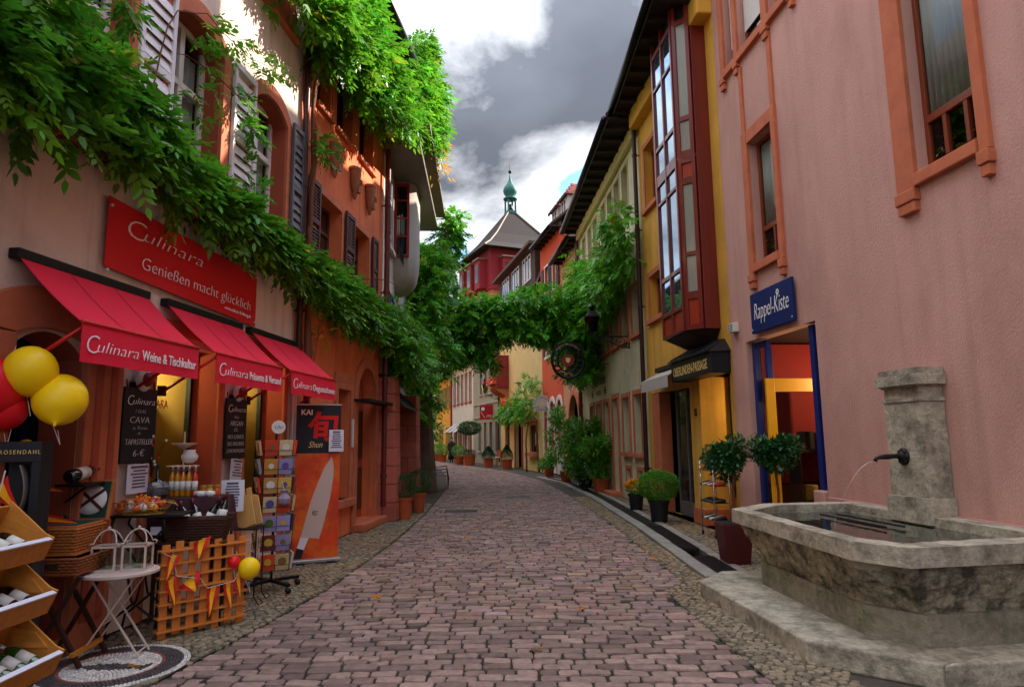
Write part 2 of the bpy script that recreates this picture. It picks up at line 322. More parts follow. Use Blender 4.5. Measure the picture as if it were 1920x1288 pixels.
def wiggle(pts, step, amp): return [Vector(p) + Vector((random.gauss(0, amp), random.gauss(0, amp), random.gauss(0, amp))) for p in along(pts, step)]
# ------------------------------------------------------------------ facades of the street
def lx(y): return -3.55 + .095 * (y - 5.5)
R1 = Frame(4.7, 1.0, 3.647, 10.98); R2 = Frame(3.647, 10.98, 3.193, 15.75); R3 = Frame(3.193, 15.75, 2.62, 24.8)
BP = [(2.62, 24.8), (2.2, 28.6), (1.45, 32.2), (-.75, 41.5), (-2.8, 47.5), (-5.0, 54.5), (-7.3, 63), (-10.5, 74)]
FB = [Frame(*BP[i], *BP[i + 1]) for i in range(7)]
L1 = Frame(lx(14.2), 14.2, lx(2), 2); L3 = Frame(-3.15, 22.5, -2.75, 13.85)
def interp(tab, y):
    if y <= tab[0][0]: return tab[0][1]
    for (a, b), (c, d) in zip(tab, tab[1:]):
        if y <= c: t = (y - a) / (c - a); return b + (d - b) * t
    return tab[-1][1]
XL = [(3, -2.75), (4.74, -2.49), (5.76, -2.31), (7.64, -2.07), (11.1, -1.93), (15, -1.95), (22.8, -2.25), (30, -3.0), (37, -4.0), (46, -6.2), (55, -9.2), (64, -12.5)]
XR = [(3, 1.78), (5.1, 1.67), (7.45, 1.58), (7.8, 1.88), (12.7, 1.84), (20, 1.55), (26.5, 1.0), (33, -.1), (37.6, -1.5), (46, -4.2), (55, -7.0), (64, -10.5)]
GX = [(8.05, 2.54), (12.7, 2.56), (18.5, 2.45), (25, 2.02), (29, 1.25)]

# ------------------------------------------------------------------ ground, road, pavements, gutter
m_sand = M('joint_sand', '#4a4238', .95, .3, 9, .5, 90)
m_cob = M('cobble_stone', '#8b7368', .75, .36, 16, .6, 55, spec=.3, rand=.42, dirt='#5a4a3c', dirt_amt=.6, dirt_scale=7)
m_cobs = M('cobble_stone_field', '#8b7368', .75, .36, 16, .6, 55, spec=.3, attr=True, dirt='#5a4a3c', dirt_amt=.6, dirt_scale=7)
m_peb = M('pebble_stone', '#7d6f58', .75, .32, 12, .5, 60, rand=.38)
m_pebs = M('pebble_stone_field', '#7d6f58', .75, .32, 12, .5, 60, attr=True)
m_kerb = M('kerb_granite', '#8c867c', .85, .25, 7, .6, 70, dirt='#4c4a40', dirt_amt=.5)
m_chan = M('channel_stone', '#4d4a3c', .6, .35, 6, .5, 40, dirt='#3a4a24', dirt_amt=.8)
m_iron = M('cast_iron', '#2b2523', .55, .3, 12, .3, 80, metal=.6)
m_black = M('black_metal', '#141414', .45, .15, 6, .0, 40, metal=.3)
W_CH = .13
ys = [-30, -10, 2, 4, 6, 8.04, 8.05] + [9 + i for i in range(20)] + [28.99, 29, 33, 37, 42, 50, 60, 80, 120, 260]
mb = MB()
for a, b in zip(ys, ys[1:]):
    if 8.05 <= a < 29:
        g0, g1 = interp(GX, a), interp(GX, b)
        mb.add([(-200, a, -.03), (g0 - W_CH, a, -.03), (g1 - W_CH, b, -.03), (-200, b, -.03)], [(0, 1, 2, 3)])
        mb.add([(g0 + W_CH, a, -.03), (200, a, -.03), (200, b, -.03), (g1 + W_CH, b, -.03)], [(0, 1, 2, 3)])
    else: mb.add([(-200, a, -.03), (200, a, -.03), (200, b, -.03), (-200, b, -.03)], [(0, 1, 2, 3)])
tag(mb.build('ground', m_sand), kind='structure')

def stone(w_, d_, h, seed, rnd=.25):   # cobble with a rounded, slightly domed top; 8-sided
    r_ = random.Random(seed); c = min(w_, d_) * rnd; X, Y = w_ / 2, d_ / 2; P = [(-X, -Y + c), (-X + c, -Y), (X - c, -Y), (X, -Y + c), (X, Y - c), (X - c, Y), (-X + c, Y), (-X, Y - c)]
    P = [(x * r_.uniform(.93, 1.03), y * r_.uniform(.93, 1.03)) for x, y in P]; mb = MB(); n = 8; V = []
    for k, z in ((1, -.035), (1, h - .010), (.95, h - .002), (.84, h)): V += [(x * k if k == 1 else x - (1 - k) * min(w_, d_) * .9 * (1 if x > 0 else -1) * .5, y * k if k == 1 else y - (1 - k) * min(w_, d_) * .9 * (1 if y > 0 else -1) * .5, z + r_.uniform(-.0015, .0015) * (k < 1)) for x, y in P]
    F = []
    for i in range(3): F += [(i * n + j, i * n + (j + 1) % n, (i + 1) * n + (j + 1) % n, (i + 1) * n + j) for j in range(n)]
    F.append(tuple(3 * n + j for j in range(n))); return mb.add(V, F)
class Field:                            # many stones joined, with one colour per stone
    def __init__(s): s.mb = MB(); s.c = []
    def add(s, mb, loc, rz, col, tilt=(0, 0)):
        mt = Matrix.Translation(loc) @ Euler((tilt[0], tilt[1], rz)).to_matrix().to_4x4(); s.mb.add([mt @ Vector(v) for v in mb.v], mb.f); s.c.append((col, sum(len(f) for f in mb.f)))
    def build(s, name, mat, parent):
        o = s.mb.build(name, mat, parent, smooth=True); a = o.data.color_attributes.new('Col', 'FLOAT_COLOR', 'CORNER'); arr = np.concatenate([np.tile(np.array(c + (1,)), (k, 1)) for c, k in s.c]); a.data.foreach_set('color', arr.reshape(-1)); o['kind'] = 'stuff'; smooth_by(o, 35); return o
road = MB()
yy = [3 + i for i in range(62)]
for a, b in zip(yy, yy[1:]): road.add([(interp(XL, a), a, -.015), (interp(XR, a), a, -.015), (interp(XR, b), b, -.015), (interp(XL, b), b, -.015)], [(0, 1, 2, 3)])
m_joint = M('road_joint', '#2b2624', .95, .4, 11, .4, 60, dirt='#36461c', dirt_amt=.7, dirt_scale=2.2)
roado = tag(road.build('road', m_joint), kind='structure')
stones = [stone(w_, .111, .0, i, .16) for i, w_ in enumerate((.12, .15, .17, .185, .2, .21, .23, .26))]
sw_ = (.12, .15, .17, .185, .2, .21, .23, .26); cobme = []
for s_ in stones: me = meshof(s_, 'cobble', m_cob); cobme.append(me)
fld = Field(); cnt = 0; y = 3.9
def ctone(): k = random.gauss(1, .2); return (k * random.uniform(.92, 1.14), k, k * random.uniform(.86, 1.14))
while y < 56:
    xl, xr = interp(XL, y), interp(XR, y); x = xl + random.uniform(0, .02); bow = lambda x: .10 * math.sin((x - xl) / (xr - xl) * math.pi) 
    while x < xr - .07:
        i = random.randrange(8); wd = sw_[i]; cx = x + wd / 2
        if cx + wd / 2 > xr + .03:
            wd = xr + .015 - x
            if wd < .05: break
            cx = x + wd / 2; fld.add(MB().add([(vx * wd / .12, vy, vz) for vx, vy, vz in stones[0].v], stones[0].f), (cx, y + bow(cx), -.002), random.gauss(0, .02), ctone()); break
        yy_ = y + random.gauss(0, .006) + bow(cx); zz = random.gauss(-.001, .004) 
        if y > 4.45 and cnt < 300:
            o = shared('cobble', cobme[i], roado, (cx, yy_, zz), (random.gauss(0, .025), random.gauss(0, .025), random.gauss(0, .03) + (math.pi if random.random() < .5 else 0))); cnt += 1
        else: fld.add(stones[i], (cx, yy_, zz), random.gauss(0, .03) + (math.pi if random.random() < .5 else 0), ctone(), (random.gauss(0, .025), random.gauss(0, .025)))
        x += wd + random.uniform(.006, .014)
    y += .121
fld.build('cobbles', m_cobs, roado)
for me in cobme: me.polygons.foreach_set('use_smooth', [True] * len(me.polygons)); me.set_sharp_from_angle(angle=R(35))

# pebble pavements
pst = [stone(a, b, 0, 40 + i, .28) for i, (a, b) in enumerate(((.058, .048), (.068, .05), (.054, .05), (.08, .05), (.05, .046), (.068, .058)))]; pme = [meshof(s_, 'pebble', m_peb, True) for s_ in pst]
def ptone():
    k = random.gauss(1, .25); t = random.random()
    return (k * 1.05, k, k * .9) if t < .6 else ((k * 1.15, k * .85, k * .72) if t < .75 else (k * .8, k * .85, k * .9))
MOS = (-2.98, 5.2)
def pavement(name, x0f, x1f, ya, yb, near, skip):
    s = MB(); q = [ya + (60 - ya) * i / 40 for i in range(41)]
    for a, b in zip(q, q[1:]): s.add([(x0f(a), a, -.012), (x1f(a), a, -.012), (x1f(b), b, -.012), (x0f(b), b, -.012)], [(0, 1, 2, 3)])
    o = tag(s.build(name, m_sand), kind='structure'); f = Field(); k = 0; y = ya; row = 0
    while y < yb:
        x = x0f(y) + .03 + (.04 if row % 2 else 0)
        while x < x1f(y) - .02:
            px_, py_ = x + random.gauss(0, .008), y + random.gauss(0, .008)
            if not skip(px_, py_):
                i = random.randrange(6); rz = random.uniform(0, 6.28); z = random.gauss(-.003, .0025); tl = (random.gauss(0, .035), random.gauss(0, .035))
                if near(px_, py_) and k < 290: shared('pebble', pme[i], o, (px_, py_, z), (tl[0], tl[1], rz)); k += 1
                else: f.add(pst[i], (px_, py_, z), rz, ptone(), tl)
            x += .063
        y += .052; row += 1
    f.build('pebbles', m_pebs, o); return o
def lwall(y): return lx(y) + .02 if y < 14 else interp([(14, -2.74), (22.5, -3.15), (32, -4.6), (42, -7.6), (60, -14)], y)
def rwall(y):
    if y < 24.8: return interp([(1, 4.7), (10.98, 3.647), (15.75, 3.193), (24.8, 2.62)], y) - .02
    return interp([(b, a) for a, b in BP], y) - .02
pavement('pavement_left', lwall, lambda y: interp(XL, y) - .02, 3.6, 17.5, lambda x, y: 4.6 < y < 6.6 and x > -2.75, lambda x, y: (x - MOS[0]) ** 2 + (y - MOS[1]) ** 2 < .53 ** 2)
pavement('pavement_middle', lambda y: interp(XR, y) + .02, lambda y: (interp(GX, y) - W_CH - .22) if y > 8.05 else 2.3, 4.3, 19, lambda x, y: 4.6 < y < 7.0, lambda x, y: y < 7.3 and x > 2.1 + max(0, 5.3 - y) * .8)
pavement('pavement_right', lambda y: interp(GX, y) + W_CH + .16, rwall, 8.1, 19, lambda x, y: 8.2 < y < 10.4 and x < 3.3, lambda x, y: False)

# gutter channel with kerb stones, water and grates
ch = MB(); q = [8.05 + i * .8 for i in range(27)]
for a, b in zip(q, q[1:]):
    g0, g1 = interp(GX, a), interp(GX, b)
    for (da, za), (db, zb) in (((-W_CH, .0), (-W_CH, -.16)), ((-W_CH, -.16), (W_CH, -.16)), ((W_CH, -.16), (W_CH, .0))): ch.add([(g0 + da, a, za), (g0 + db, a, zb), (g1 + db, b, zb), (g1 + da, b, za)], [(0, 1, 2, 3)])
ch.add([(2.41, 8.05, -.16), (2.67, 8.05, -.16), (2.67, 8.05, 0), (2.41, 8.05, 0)], [(0, 1, 2, 3)])
gut = tag(ch.build('gutter_channel', m_chan), kind='structure')
wt = MB()
for a, b in zip(q, q[1:]): g0, g1 = interp(GX, a), interp(GX, b); wt.add([(g0 - W_CH, a, -.135), (g0 + W_CH, a, -.135), (g1 + W_CH, b, -.135), (g1 - W_CH, b, -.135)], [(0, 1, 2, 3)])
wt.build('water', glassmat('gutter_water', '#7f8a72', .2, .05), gut)
y = 8.05
while y < 28.5:
    l = random.uniform(.75, 1.15); l = min(l, 28.8 - y)
    for sd_, a0, a1 in ((-1, W_CH, W_CH + .2), (1, W_CH, W_CH + .14)):
        g0, g1 = interp(GX, y + .006), interp(GX, y + l - .006); k = MB(); dz = random.uniform(-.004, .006)
        lo = [(g0 + sd_ * a0, y + .006), (g0 + sd_ * a1, y + .006), (g1 + sd_ * a1, y + l - .006), (g1 + sd_ * a0, y + l - .006)]
        if sd_ > 0: lo = lo[::-1]
        k.frustum(lo[::-1], lo[::-1], -.05, .014 + dz); k.build('kerb_stone', m_kerb, gut, bevel=.01)
    y += l
def grate(ya, yb, label):
    g = thing('gutter_grate', label, 'grate', WORLD, interp(GX, (ya + yb) / 2), (ya + yb) / 2, .004, math.atan2(interp(GX, yb) - interp(GX, ya), yb - ya) * -1, 'iron grates over the gutter'); h = (yb - ya) / 2; mb = MB()
    mb.box(-.15, -.125, -h, h, -.02, .012).box(.125, .15, -h, h, -.02, .012).box(-.125, .125, -h, -h + .02, -.02, .012).box(-.125, .125, h - .02, h, -.02, .012); mb.build('grate_frame', m_iron, g)
    mb = MB(); mb.box(-.125, .125, -.006, .006, -.02, .010); me = meshof(mb, 'grate_bar', m_iron); k = int(h * 2 / .03)
    for i in range(1, k): shared('grate_bar', me, g, (0, -h + i * 2 * h / k, 0))
grate(8.25, 9.35, 'rusty iron gutter grate nearest the fountain step'); grate(10.0, 12.6, 'long iron gutter grate in front of the dark red planter'); grate(21.5, 23.0, 'far iron gutter grate beside the big leafy bushes')
def manhole(x, y, w_, h, label):
    o = thing('manhole_cover', label, 'manhole cover', WORLD, x, y, 0, 0, 'covers set in the paving'); MB().box(-w_, w_, -h, h, -.03, .006).build('cover', m_iron, o, bevel=.008)
    fr_ = MB(); fr_.box(-w_ - .03, -w_, -h - .03, h + .03, -.03, .009).box(w_, w_ + .03, -h - .03, h + .03, -.03, .009).box(-w_, w_, -h - .03, -h, -.03, .009).box(-w_, w_, h, h + .03, -.03, .009); fr_.build('cover_frame', m_kerb, o)
manhole(.12, 19.0, .35, .3, 'square iron manhole cover in the middle of the cobbled road'); manhole(-1.2, 15.5, .38, .3, 'square iron manhole cover in the road near the left kerb'); 
o = thing('pavement_hatch', 'pale stone light-well slab in the pavement by the sandstone pier', 'slab', WORLD, -2.28, 13.1, 0, R(-5)); MB().box(-.3, .3, -.09, .09, -.03, .008).build('slab', m_kerb, o, bevel=.006); MB().box(-.22, .22, -.03, .03, .0082, .011).build('slot', m_iron, o)

# mosaic medallion
mo = thing('mosaic_medallion', 'round pebble mosaic with white ring and fish set in the pavement under the bistro table', 'mosaic', WORLD, MOS[0], MOS[1], 0)
m_mw = M('mosaic_white', '#cfc8bd', .6, .25, 30, .3, 90, attr=True); m_mb = M('mosaic_dark', '#4b4442', .7, .3, 30, .3, 90, attr=True); m_mr = M('mosaic_red', '#8a4a40', .7, .3, 30, attr=True)
MB().lathe([(.54, -.03), (.54, -.012), (.001, -.012)], 40).build('bed', m_sand, mo)
fl = {k: Field() for k in 'wbr'}; pbs = stone(.024, .024, 0, 99, .3)
for ri in range(1, 22):
    r_ = ri * .0245; n = int(2 * math.pi * r_ / .026)
    for k in range(n):
        t = 2 * math.pi * k / n + ri; x, y = r_ * math.cos(t), r_ * math.sin(t)
        fish = abs(y + .02) < .075 * (1 - (x / .24) ** 2) and abs(x) < .24 or (x > .17 and abs(y + .02) < (x - .17) * .8 and x < .28)
        c = 'w' if ri in (20, 21) else 'r' if ri in (14,) else 'b' if ri > 14 else ('b' if fish else 'w')
        v = random.gauss(1, .15); fl[c].add(pbs, (x, y, random.gauss(-.001, .001)), t, (v, v, v))
fl['w'].build('white_pebbles', m_mw, mo); fl['b'].build('dark_pebbles', m_mb, mo); fl['r'].build('red_pebbles', m_mr, mo)

# ------------------------------------------------------------------ shared building materials
m_pink = M('pink_stucco', '#c8998a', .92, .12, 1.3, .8, 75, streak=.17, dirt='#a4716b', dirt_amt=.75, dirt_scale=.55, detail=10, stretch=(1, 1, .45))
m_yel = M('yellow_stucco', '#d6a03a', .9, .12, 1.6, .45, 60, dirt='#a8812f', dirt_amt=.5, dirt_scale=1.1, streak=.3)
m_grey = M('grey_green_stucco', '#cdc39f', .9, .12, 1.4, .5, 60, streak=.35, dirt='#8d8a78', dirt_amt=.6, dirt_scale=.9)
m_beige = M('beige_stucco', '#e4cdbc', .92, .12, 1.2, .5, 80, streak=.3, dirt='#a97c68', dirt_amt=.5, dirt_scale=.9)
m_orange = M('orange_stucco', '#dd7242', .9, .14, 1.5, .5, 70, streak=.35, dirt='#9a3f22', dirt_amt=.5, dirt_scale=1.2)
m_sst = M('red_sandstone', '#bf6a46', .85, .16, 3, .4, 90, dirt='#7d3a28', dirt_amt=.45, dirt_scale=2.5)
m_sstd = M('dark_red_sandstone', '#a54c32', .85, .18, 3, .4, 90)
m_pier = M('pier_sandstone', '#b5614c', .88, .16, 3, .5, 60, rand=.12, dirt='#7a4035', dirt_amt=.45, dirt_scale=2)
m_roof = M('brown_roof', '#5b4238', .9, .3, 6, .6, 14)
m_tile = M('clay_tile', '#9a4c33', .85, .3, 9, .3, 50, rand=.25)
m_soff = M('dark_soffit_wood', '#2a1c17', .75, .25, 5, .2, 40)
m_white = M('white_paint', '#d5cfc6', .5, .06, 3)
m_wood = M('brown_wood_frame', '#7a3517', .45, .22, 8, .15, 40, stretch=(1, 1, .15))
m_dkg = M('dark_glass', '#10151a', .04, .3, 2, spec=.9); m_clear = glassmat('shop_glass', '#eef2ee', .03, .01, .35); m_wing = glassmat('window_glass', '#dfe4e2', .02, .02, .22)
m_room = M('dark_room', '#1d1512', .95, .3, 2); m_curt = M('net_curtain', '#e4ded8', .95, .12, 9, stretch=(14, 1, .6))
m_gutt = M('black_gutter', '#17191c', .35, .2, 5, metal=.5); m_pipe = M('brown_downpipe', '#3a211c', .4, .2, 5, metal=.4)
m_gold = M('gold_letter', '#e0c070', .4, .15, 8); m_wl = M('white_letter', '#efe9e4', .6, .05, 8); m_blk = M('black_letter', '#1d1b1a', .7, .1, 8)
def body(parent, s0, s1, z1, mat, y0=-1.6, y1=-9): MB().box(s0, s1, y1, y0, 0, z1).build('body', mat, parent)
def curtain(parent, s0, s1, z0, z1, y, amp=.015, name='curtain'):
    mb = MB(); n = 28; V = []
    for i in range(n + 1):
        s = s0 + (s1 - s0) * i / n; d = amp * math.sin(i * 1.9) + amp * .6 * math.sin(i * 4.3); V += [(s, y + d, z0), (s, y + d, z1), (s, y + d - .004, z1), (s, y + d - .004, z0)]
    F = []
    for i in range(n):
        a = i * 4; b = a + 4; F += [(a, b, b + 1, a + 1), (a + 3, a + 2, b + 2, b + 3), (a + 1, b + 1, b + 2, a + 2), (a, a + 3, b + 3, b)]
    return mb.add(V, F).build(name, m_curt, parent, smooth=True)
def room(parent, s0, s1, z0, z1, y0, y1, mat, name='room'):   # open-fronted box
    mb = MB(); mb.add([(s0, y0, z0), (s1, y0, z0), (s1, y0, z1), (s0, y0, z1), (s0, y1, z0), (s1, y1, z0), (s1, y1, z1), (s0, y1, z1)], [(4, 7, 6, 5), (0, 3, 7, 4), (1, 5, 6, 2), (0, 4, 5, 1), (3, 2, 6, 7)])
    return mb.build(name, mat, parent)
def pipe(parent, s, z0, z1, n=.1, r=.045, mat=None, name='downpipe'):
    mb = MB(); mb.tube([(s, n, z0), (s, n, z1)], r, 10)
    for z in np.arange(z0 + .6, z1, 1.9): mb.tube([(s, n, z - .03), (s, n, z + .03)], r * 1.25, 10); mb.box(s - .01, s + .01, 0, n, z - .012, z + .012)
    return smooth_by(mb.build(name, mat or m_pipe, parent))
def eave(parent, s0, s1, z, n0, n1, gr=.07, rafters=True):
    """soffit, rafters and half-round gutter; overhang n0 at s0, n1 at s1"""
    MB().prism([(s0, -.3), (s1, -.3), (s1, n1), (s0, n0)], z, z + .06).build('soffit', m_soff, parent)
    if rafters:
        k = int(abs(s1 - s0) / .7)
        for i in range(k + 1):
            s = s0 + (s1 - s0) * (i + .5) / (k + 1); n = n0 + (n1 - n0) * (i + .5) / (k + 1); MB().box(s - .05, s + .05, .0, n - .06, z - .11, z - .002).build('rafter', m_soff, parent)
    MB().tube([(s0, n0 + gr * .8, z + .02), (s1, n1 + gr * .8, z + .02)], gr, 10).build('gutter', m_gutt, parent, smooth=True)
    MB().prism([(s0, n0 - .03), (s1, n1 - .03), (s1, n1 - .002), (s0, n0 - .002)], z - .1, z + .16).build('fascia', m_soff, parent)
def roof_slope(parent, s0, s1, z, n0, n1, run=4.5, rise=4.5, mat=None):
    MB().add([(s0, n0, z + .08), (s1, n1, z + .08), (s1, -run, z + rise), (s0, -run, z + rise), (s0, n0, z + .18), (s1, n1, z + .18), (s1, -run, z + rise + .12), (s0, -run, z + rise + .12)], [(3, 2, 1, 0), (4, 5, 6, 7), (0, 1, 5, 4), (1, 2, 6, 5), (2, 3, 7, 6), (3, 0, 4, 7)]).build('roof', mat or m_roof, parent)

# ------------------------------------------------------------------ pink shop house (right foreground)
b = thing('pink_house', 'tall pink rough-cast house with sandstone window frames behind the stone fountain', 'house', R1)
SHOP = rect(7.52, 9.5, 0.0, 3.08); W1 = rect(4.66, 5.47, 4.22, 6.6); W2 = rect(8.22, 8.98, 4.22, 6.15); W3 = rect(8.28, 9.1, 7.62, 9.6); W4 = rect(9.24, 9.6, 7.62, 9.6); W5 = rect(7.5, 8.1, 7.62, 9.6)
wall('wall', m_pink, b, [(-5, 0), (-5, 12.6), (10.03, 12.6), (10.03, 0)], [SHOP, W1, W2, W3, W4, W5], .18, .45)
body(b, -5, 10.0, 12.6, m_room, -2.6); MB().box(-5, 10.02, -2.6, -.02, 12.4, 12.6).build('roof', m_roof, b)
MB().box(9.7, 10.02, -2.6, -.46, 0, 12.4).build('party_wall', m_room, b)
MB().box(-5, 7.5, .0, .035, 0, .86).build('plinth', m_sst if False else M('pink_plinth', '#b5827a', .9, .2, 2, .6, 70), b, bevel=.012)
def jamb(s, z0, z1, w_, y=.05, feet=True):
    mb = MB(); mb.box(s - w_ / 2, s + w_ / 2, -.01, y, z0, z1); o = mb.build('jamb', m_sst, b, bevel=.008)
    if feet: MB().box(s - w_ / 2 - .008, s + w_ / 2 + .008, -.01, y + .03, z0 - .13, z0 - .004).build('jamb_foot', m_sst, b, bevel=.012); MB().box(s - w_ / 2 + .012, s + w_ / 2 - .012, -.01, y + .015, z0 - .24, z0 - .134).build('jamb_foot', m_sst, b, bevel=.01)
for s, z0, z1, w_ in ((5.605, 4.08, 6.74, .27), (4.6, 4.08, 6.74, .12), (9.07, 4.08, 6.36, .17), (8.16, 4.08, 6.36, .12), (9.68, 7.66, 10, .15), (9.17, 7.66, 10, .13), (8.19, 7.66, 10, .17), (7.44, 7.66, 10, .12)): jamb(s, z0, z1, w_)
for s, z0, z1 in ((9.1, 6.362, 7.5), (8.16, 6.362, 7.5)): jamb(s, z0, z1, .1, .035, False)
for s0, s1, z in ((4.67, 5.46, 4.08), (8.225, 8.98, 4.08), (7.505, 9.6, 7.60)): MB().box(s0, s1, -.15, .075, z, z + .13).build('sill', m_sst, b, bevel=.012)
for s0, s1, z in ((4.66, 5.47, 6.6), (8.22, 8.98, 6.15)): MB().box(s0 + .002, s1 - .002, -.01, .046, z, z + .21).build('lintel', m_sst, b, bevel=.008)
def sash(s0, s1, z0, zt, z1, n):
    o = link('window', None, b); y = -.12; f = .055; mb = MB(); mb.box(s0, s0 + f, y - .05, y, z0, z1).box(s1 - f, s1, y - .05, y, z0, z1).box(s0 + f, s1 - f, y - .05, y, z0, z0 + .1).box(s0 + f, s1 - f, y - .05, y, z1 - f, z1).box(s0 + f, s1 - f, y - .05, y + .008, zt - .05, zt + .03)
    for i in range(1, n): s = s0 + (s1 - s0) * i / n; mb.box(s - .025, s + .025, y - .05, y + .004, z0 + .1, zt - .05)
    mb.build('window_frame', m_wood, o, bevel=.006)
    for i in range(n): a = s0 + (s1 - s0) * i / n; c = s0 + (s1 - s0) * (i + 1) / n; MB().box(a + .02, c - .02, y - .034, y - .028, z0 + .09, zt - .04).build('pane', m_wing, o)
    MB().box(s0 + f, s1 - f, y - .034, y - .028, zt + .02, z1 - f).build('pane', m_wing, o); curtain(o, s0 + .05, s1 - .05, zt + .05, z1 - .03, y - .058, .010); curtain(o, s0 + .05, s0 + (s1 - s0) * .42, zt + .05, z1 - .03, y - .10, .02)
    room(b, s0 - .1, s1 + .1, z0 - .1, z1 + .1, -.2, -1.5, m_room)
    for i in range(n):   # pot plants on the inner sill
        s = s0 + (s1 - s0) * (i + .5) / n; MB().lathe([(.05, 0), (.07, .13), (.06, .13)], 12, (s, y - .2, z0 + .03)).build('flower_pot', M('pot_white', '#a8a39a', .6), o)
        P, A, Ls = clumps([(s, y - .2, z0 + .28)], [.13], 30, .12); leafobj('pot_plant', leafmat('leaf_indoor', '#7f8f2e'), o, P, A, Ls, 3)
sash(4.66, 5.47, 4.22, 4.78, 6.6, 3); sash(8.22, 8.98, 4.22, 4.75, 6.15, 2)
for s0, s1 in ((8.28, 9.1), (9.24, 9.6), (7.5, 8.1)):
    o = window(b, s0, s1, 7.74, 9.6, -.12, m_wood, m_dkg, 1, ()); bl = MB()
    for i in range(26): bl.box(s0 + .03, s1 - .03, -.115, -.10, 8.1 + i * .055, 8.148 + i * .055)
    bl.build('roller_blind', m_white, o)
MB().box(9.72, 9.92, 0, .1, 3.29, 3.44).build('vent_box', m_white, b, bevel=.006)
for i in range(3):
    for j in range(3): MB().box(9.75 + i * .055, 9.78 + i * .055, .1005, .103, 3.31 + j * .042, 3.335 + j * .042).build('vent_slot', m_blk, b)
# shop front recess
m_blue = M('blue_frame_paint', '#18256a', .4, .15, 4); m_ydoor = M('yellow_door_paint', '#d99a16', .4, .1, 4); m_red = M('red_shop_wall', '#8a1c14', .8, .2, 3)
room(b, 7.52, 9.5, 0.02, 3.08, -.185, -2.5, M('shop_dark', '#3a1a14', .9, .3, 3), 'shop_interior'); MB().box(9.44, 9.49, -2.4, -.2, .9, 3.04).build('red_panel', m_red, b)
sf = link('shop_front', None, b)
mb = MB(); mb.box(7.70, 7.80, -.17, -.06, .92, 3.06).box(7.53, 7.70, -.16, -.08, .92, 1.0).box(7.53, 7.7, -.16, -.08, 2.98, 3.06).box(7.525, 7.56, -.16, -.08, 1.0, 2.98); mb.build('blue_frame', m_blue, sf, bevel=.006)
MB().box(7.56, 7.70, -.125, -.118, 1.0, 2.98).build('pane', m_clear, sf)
mb = MB(); mb.box(9.4, 9.48, -.17, -.08, .5, 3.06).box(9.02, 9.4, -.16, -.09, 2.96, 3.06).box(9.02, 9.09, -.17, -.08, .5, 2.96).box(9.09, 9.4, -.16, -.09, .5, .58); mb.build('blue_frame', m_blue, sf, bevel=.006)
MB().box(9.09, 9.4, -.128, -.121, .58, 2.96).build('pane', m_clear, sf)
MB().box(7.56, 7.8, -.3, .04, .5, .92).build('window_ledge', m_pink, sf, bevel=.02); MB().box(7.53, 9.5, -2.4, -.05, .0, .1).build('doorstep', m_sst, sf, bevel=.015)
MB().box(7.53, 7.56, -2.3, -.2, .1, .8).build('inner_base', m_sst, sf)
dr = thing('shop_door', 'yellow painted glazed door standing open in the blue-framed shop entrance', 'door', R1, 8.96, 0, .1)
mb = MB(); mb.box(-.022, .022, -.92, -.80, 0, 2.36).box(-.022, .022, -.14, 0.0, 0, 2.36).box(-.022, .022, -.8, -.14, 2.16, 2.36).box(-.022, .022, -.8, -.14, 0, .3); mb.build('door_frame', m_ydoor, dr, bevel=.006)
MB().box(-.005, .005, -.8, -.14, .3, 2.16).build('pane', m_clear, dr)
MB().tube([(-.024, -.07, .98), (-.07, -.07, .98), (-.075, -.16, .98)], .012, 8).build('door_handle', m_black, dr); MB().tube([(-.024, -.07, .82), (-.032, -.07, .82)], .026, 12).build('lock', m_black, dr)
for i in range(7):
    s = 9.28; z = .655 + (i // 4) * .75; c = ('#c8a34a', '#3a5d9a', '#cfc9bd', '#d0472c', '#2d2a28', '#d98a9a', '#7aa03a')[i]
    o = thing('toy_box', ('ochre', 'blue', 'pale', 'orange-red', 'black', 'pink', 'green')[i] + ' toy box on the display inside the shop entrance', 'box', R1, s, -.75 - .32 * (i % 4), z, R(-90) + .1 * i); MB().box(-.1, .1, -.08, .08, 0, .22 + .05 * (i % 3)).build('carton', M('toy_%d' % i, c, .6, .15, 9), o, bevel=.008); MB().box(-.07, .07, .081, .084, .05, .15).build('carton_print', m_wl, o)
sh = thing('display_shelf', 'dark display shelf against the red wall inside the shop', 'shelf', R1, 9.26, -1.2, .1); mb = MB(); mb.box(-.18, .16, -.65, .65, .51, .55).box(-.18, .16, -.65, .65, 1.26, 1.30).box(-.18, .16, -.67, -.65, 0, 1.4).box(-.18, .16, .65, .67, 0, 1.4); mb.build('boards', m_soff, sh)
def lampball(name, label, fr, s, n, z, r, col, en, group=None, shade=True):
    t = thing(name, label, 'lamp', fr, s, n, z, group=group); MB().ball((0, 0, 0), r, 12).build('bulb', M('lit_' + name + col, col, .5, .02, 3, emit=6), t, smooth=True)
    if shade: MB().lathe([(r * 2.6, .01), (r * 1.2, r * 1.6), (r * .4, r * 2)], 16).build('lamp_shade', m_white, t, smooth=True); MB().tube([(0, 0, r * 2), (0, 0, .45)], .006, 6).build('cord', m_black, t)
    if en:
        l = bpy.data.lights.new('lamp_light', 'POINT'); l.energy = en; l.color = (1, .72, .4); l.shadow_soft_size = .05; lo = link('lamp_light', l, t); lo.location = (0, 0, -.12)
lampball('pendant_lamp', 'lit white pendant lamp hanging inside the red shop entrance', R1, 8.35, -1.3, 2.55, .05, '#ffd9a0', 12)
t = thing('shop_sign', 'blue enamel shop sign with white handwritten lettering above the shop entrance', 'sign', R1, 8.52, .03, 3.15)
MB().box(-.62, .62, 0, .04, 0, .61).build('board', M('blue_enamel', '#12225c', .55, .12, 4, spec=.2), t, bevel=.01)
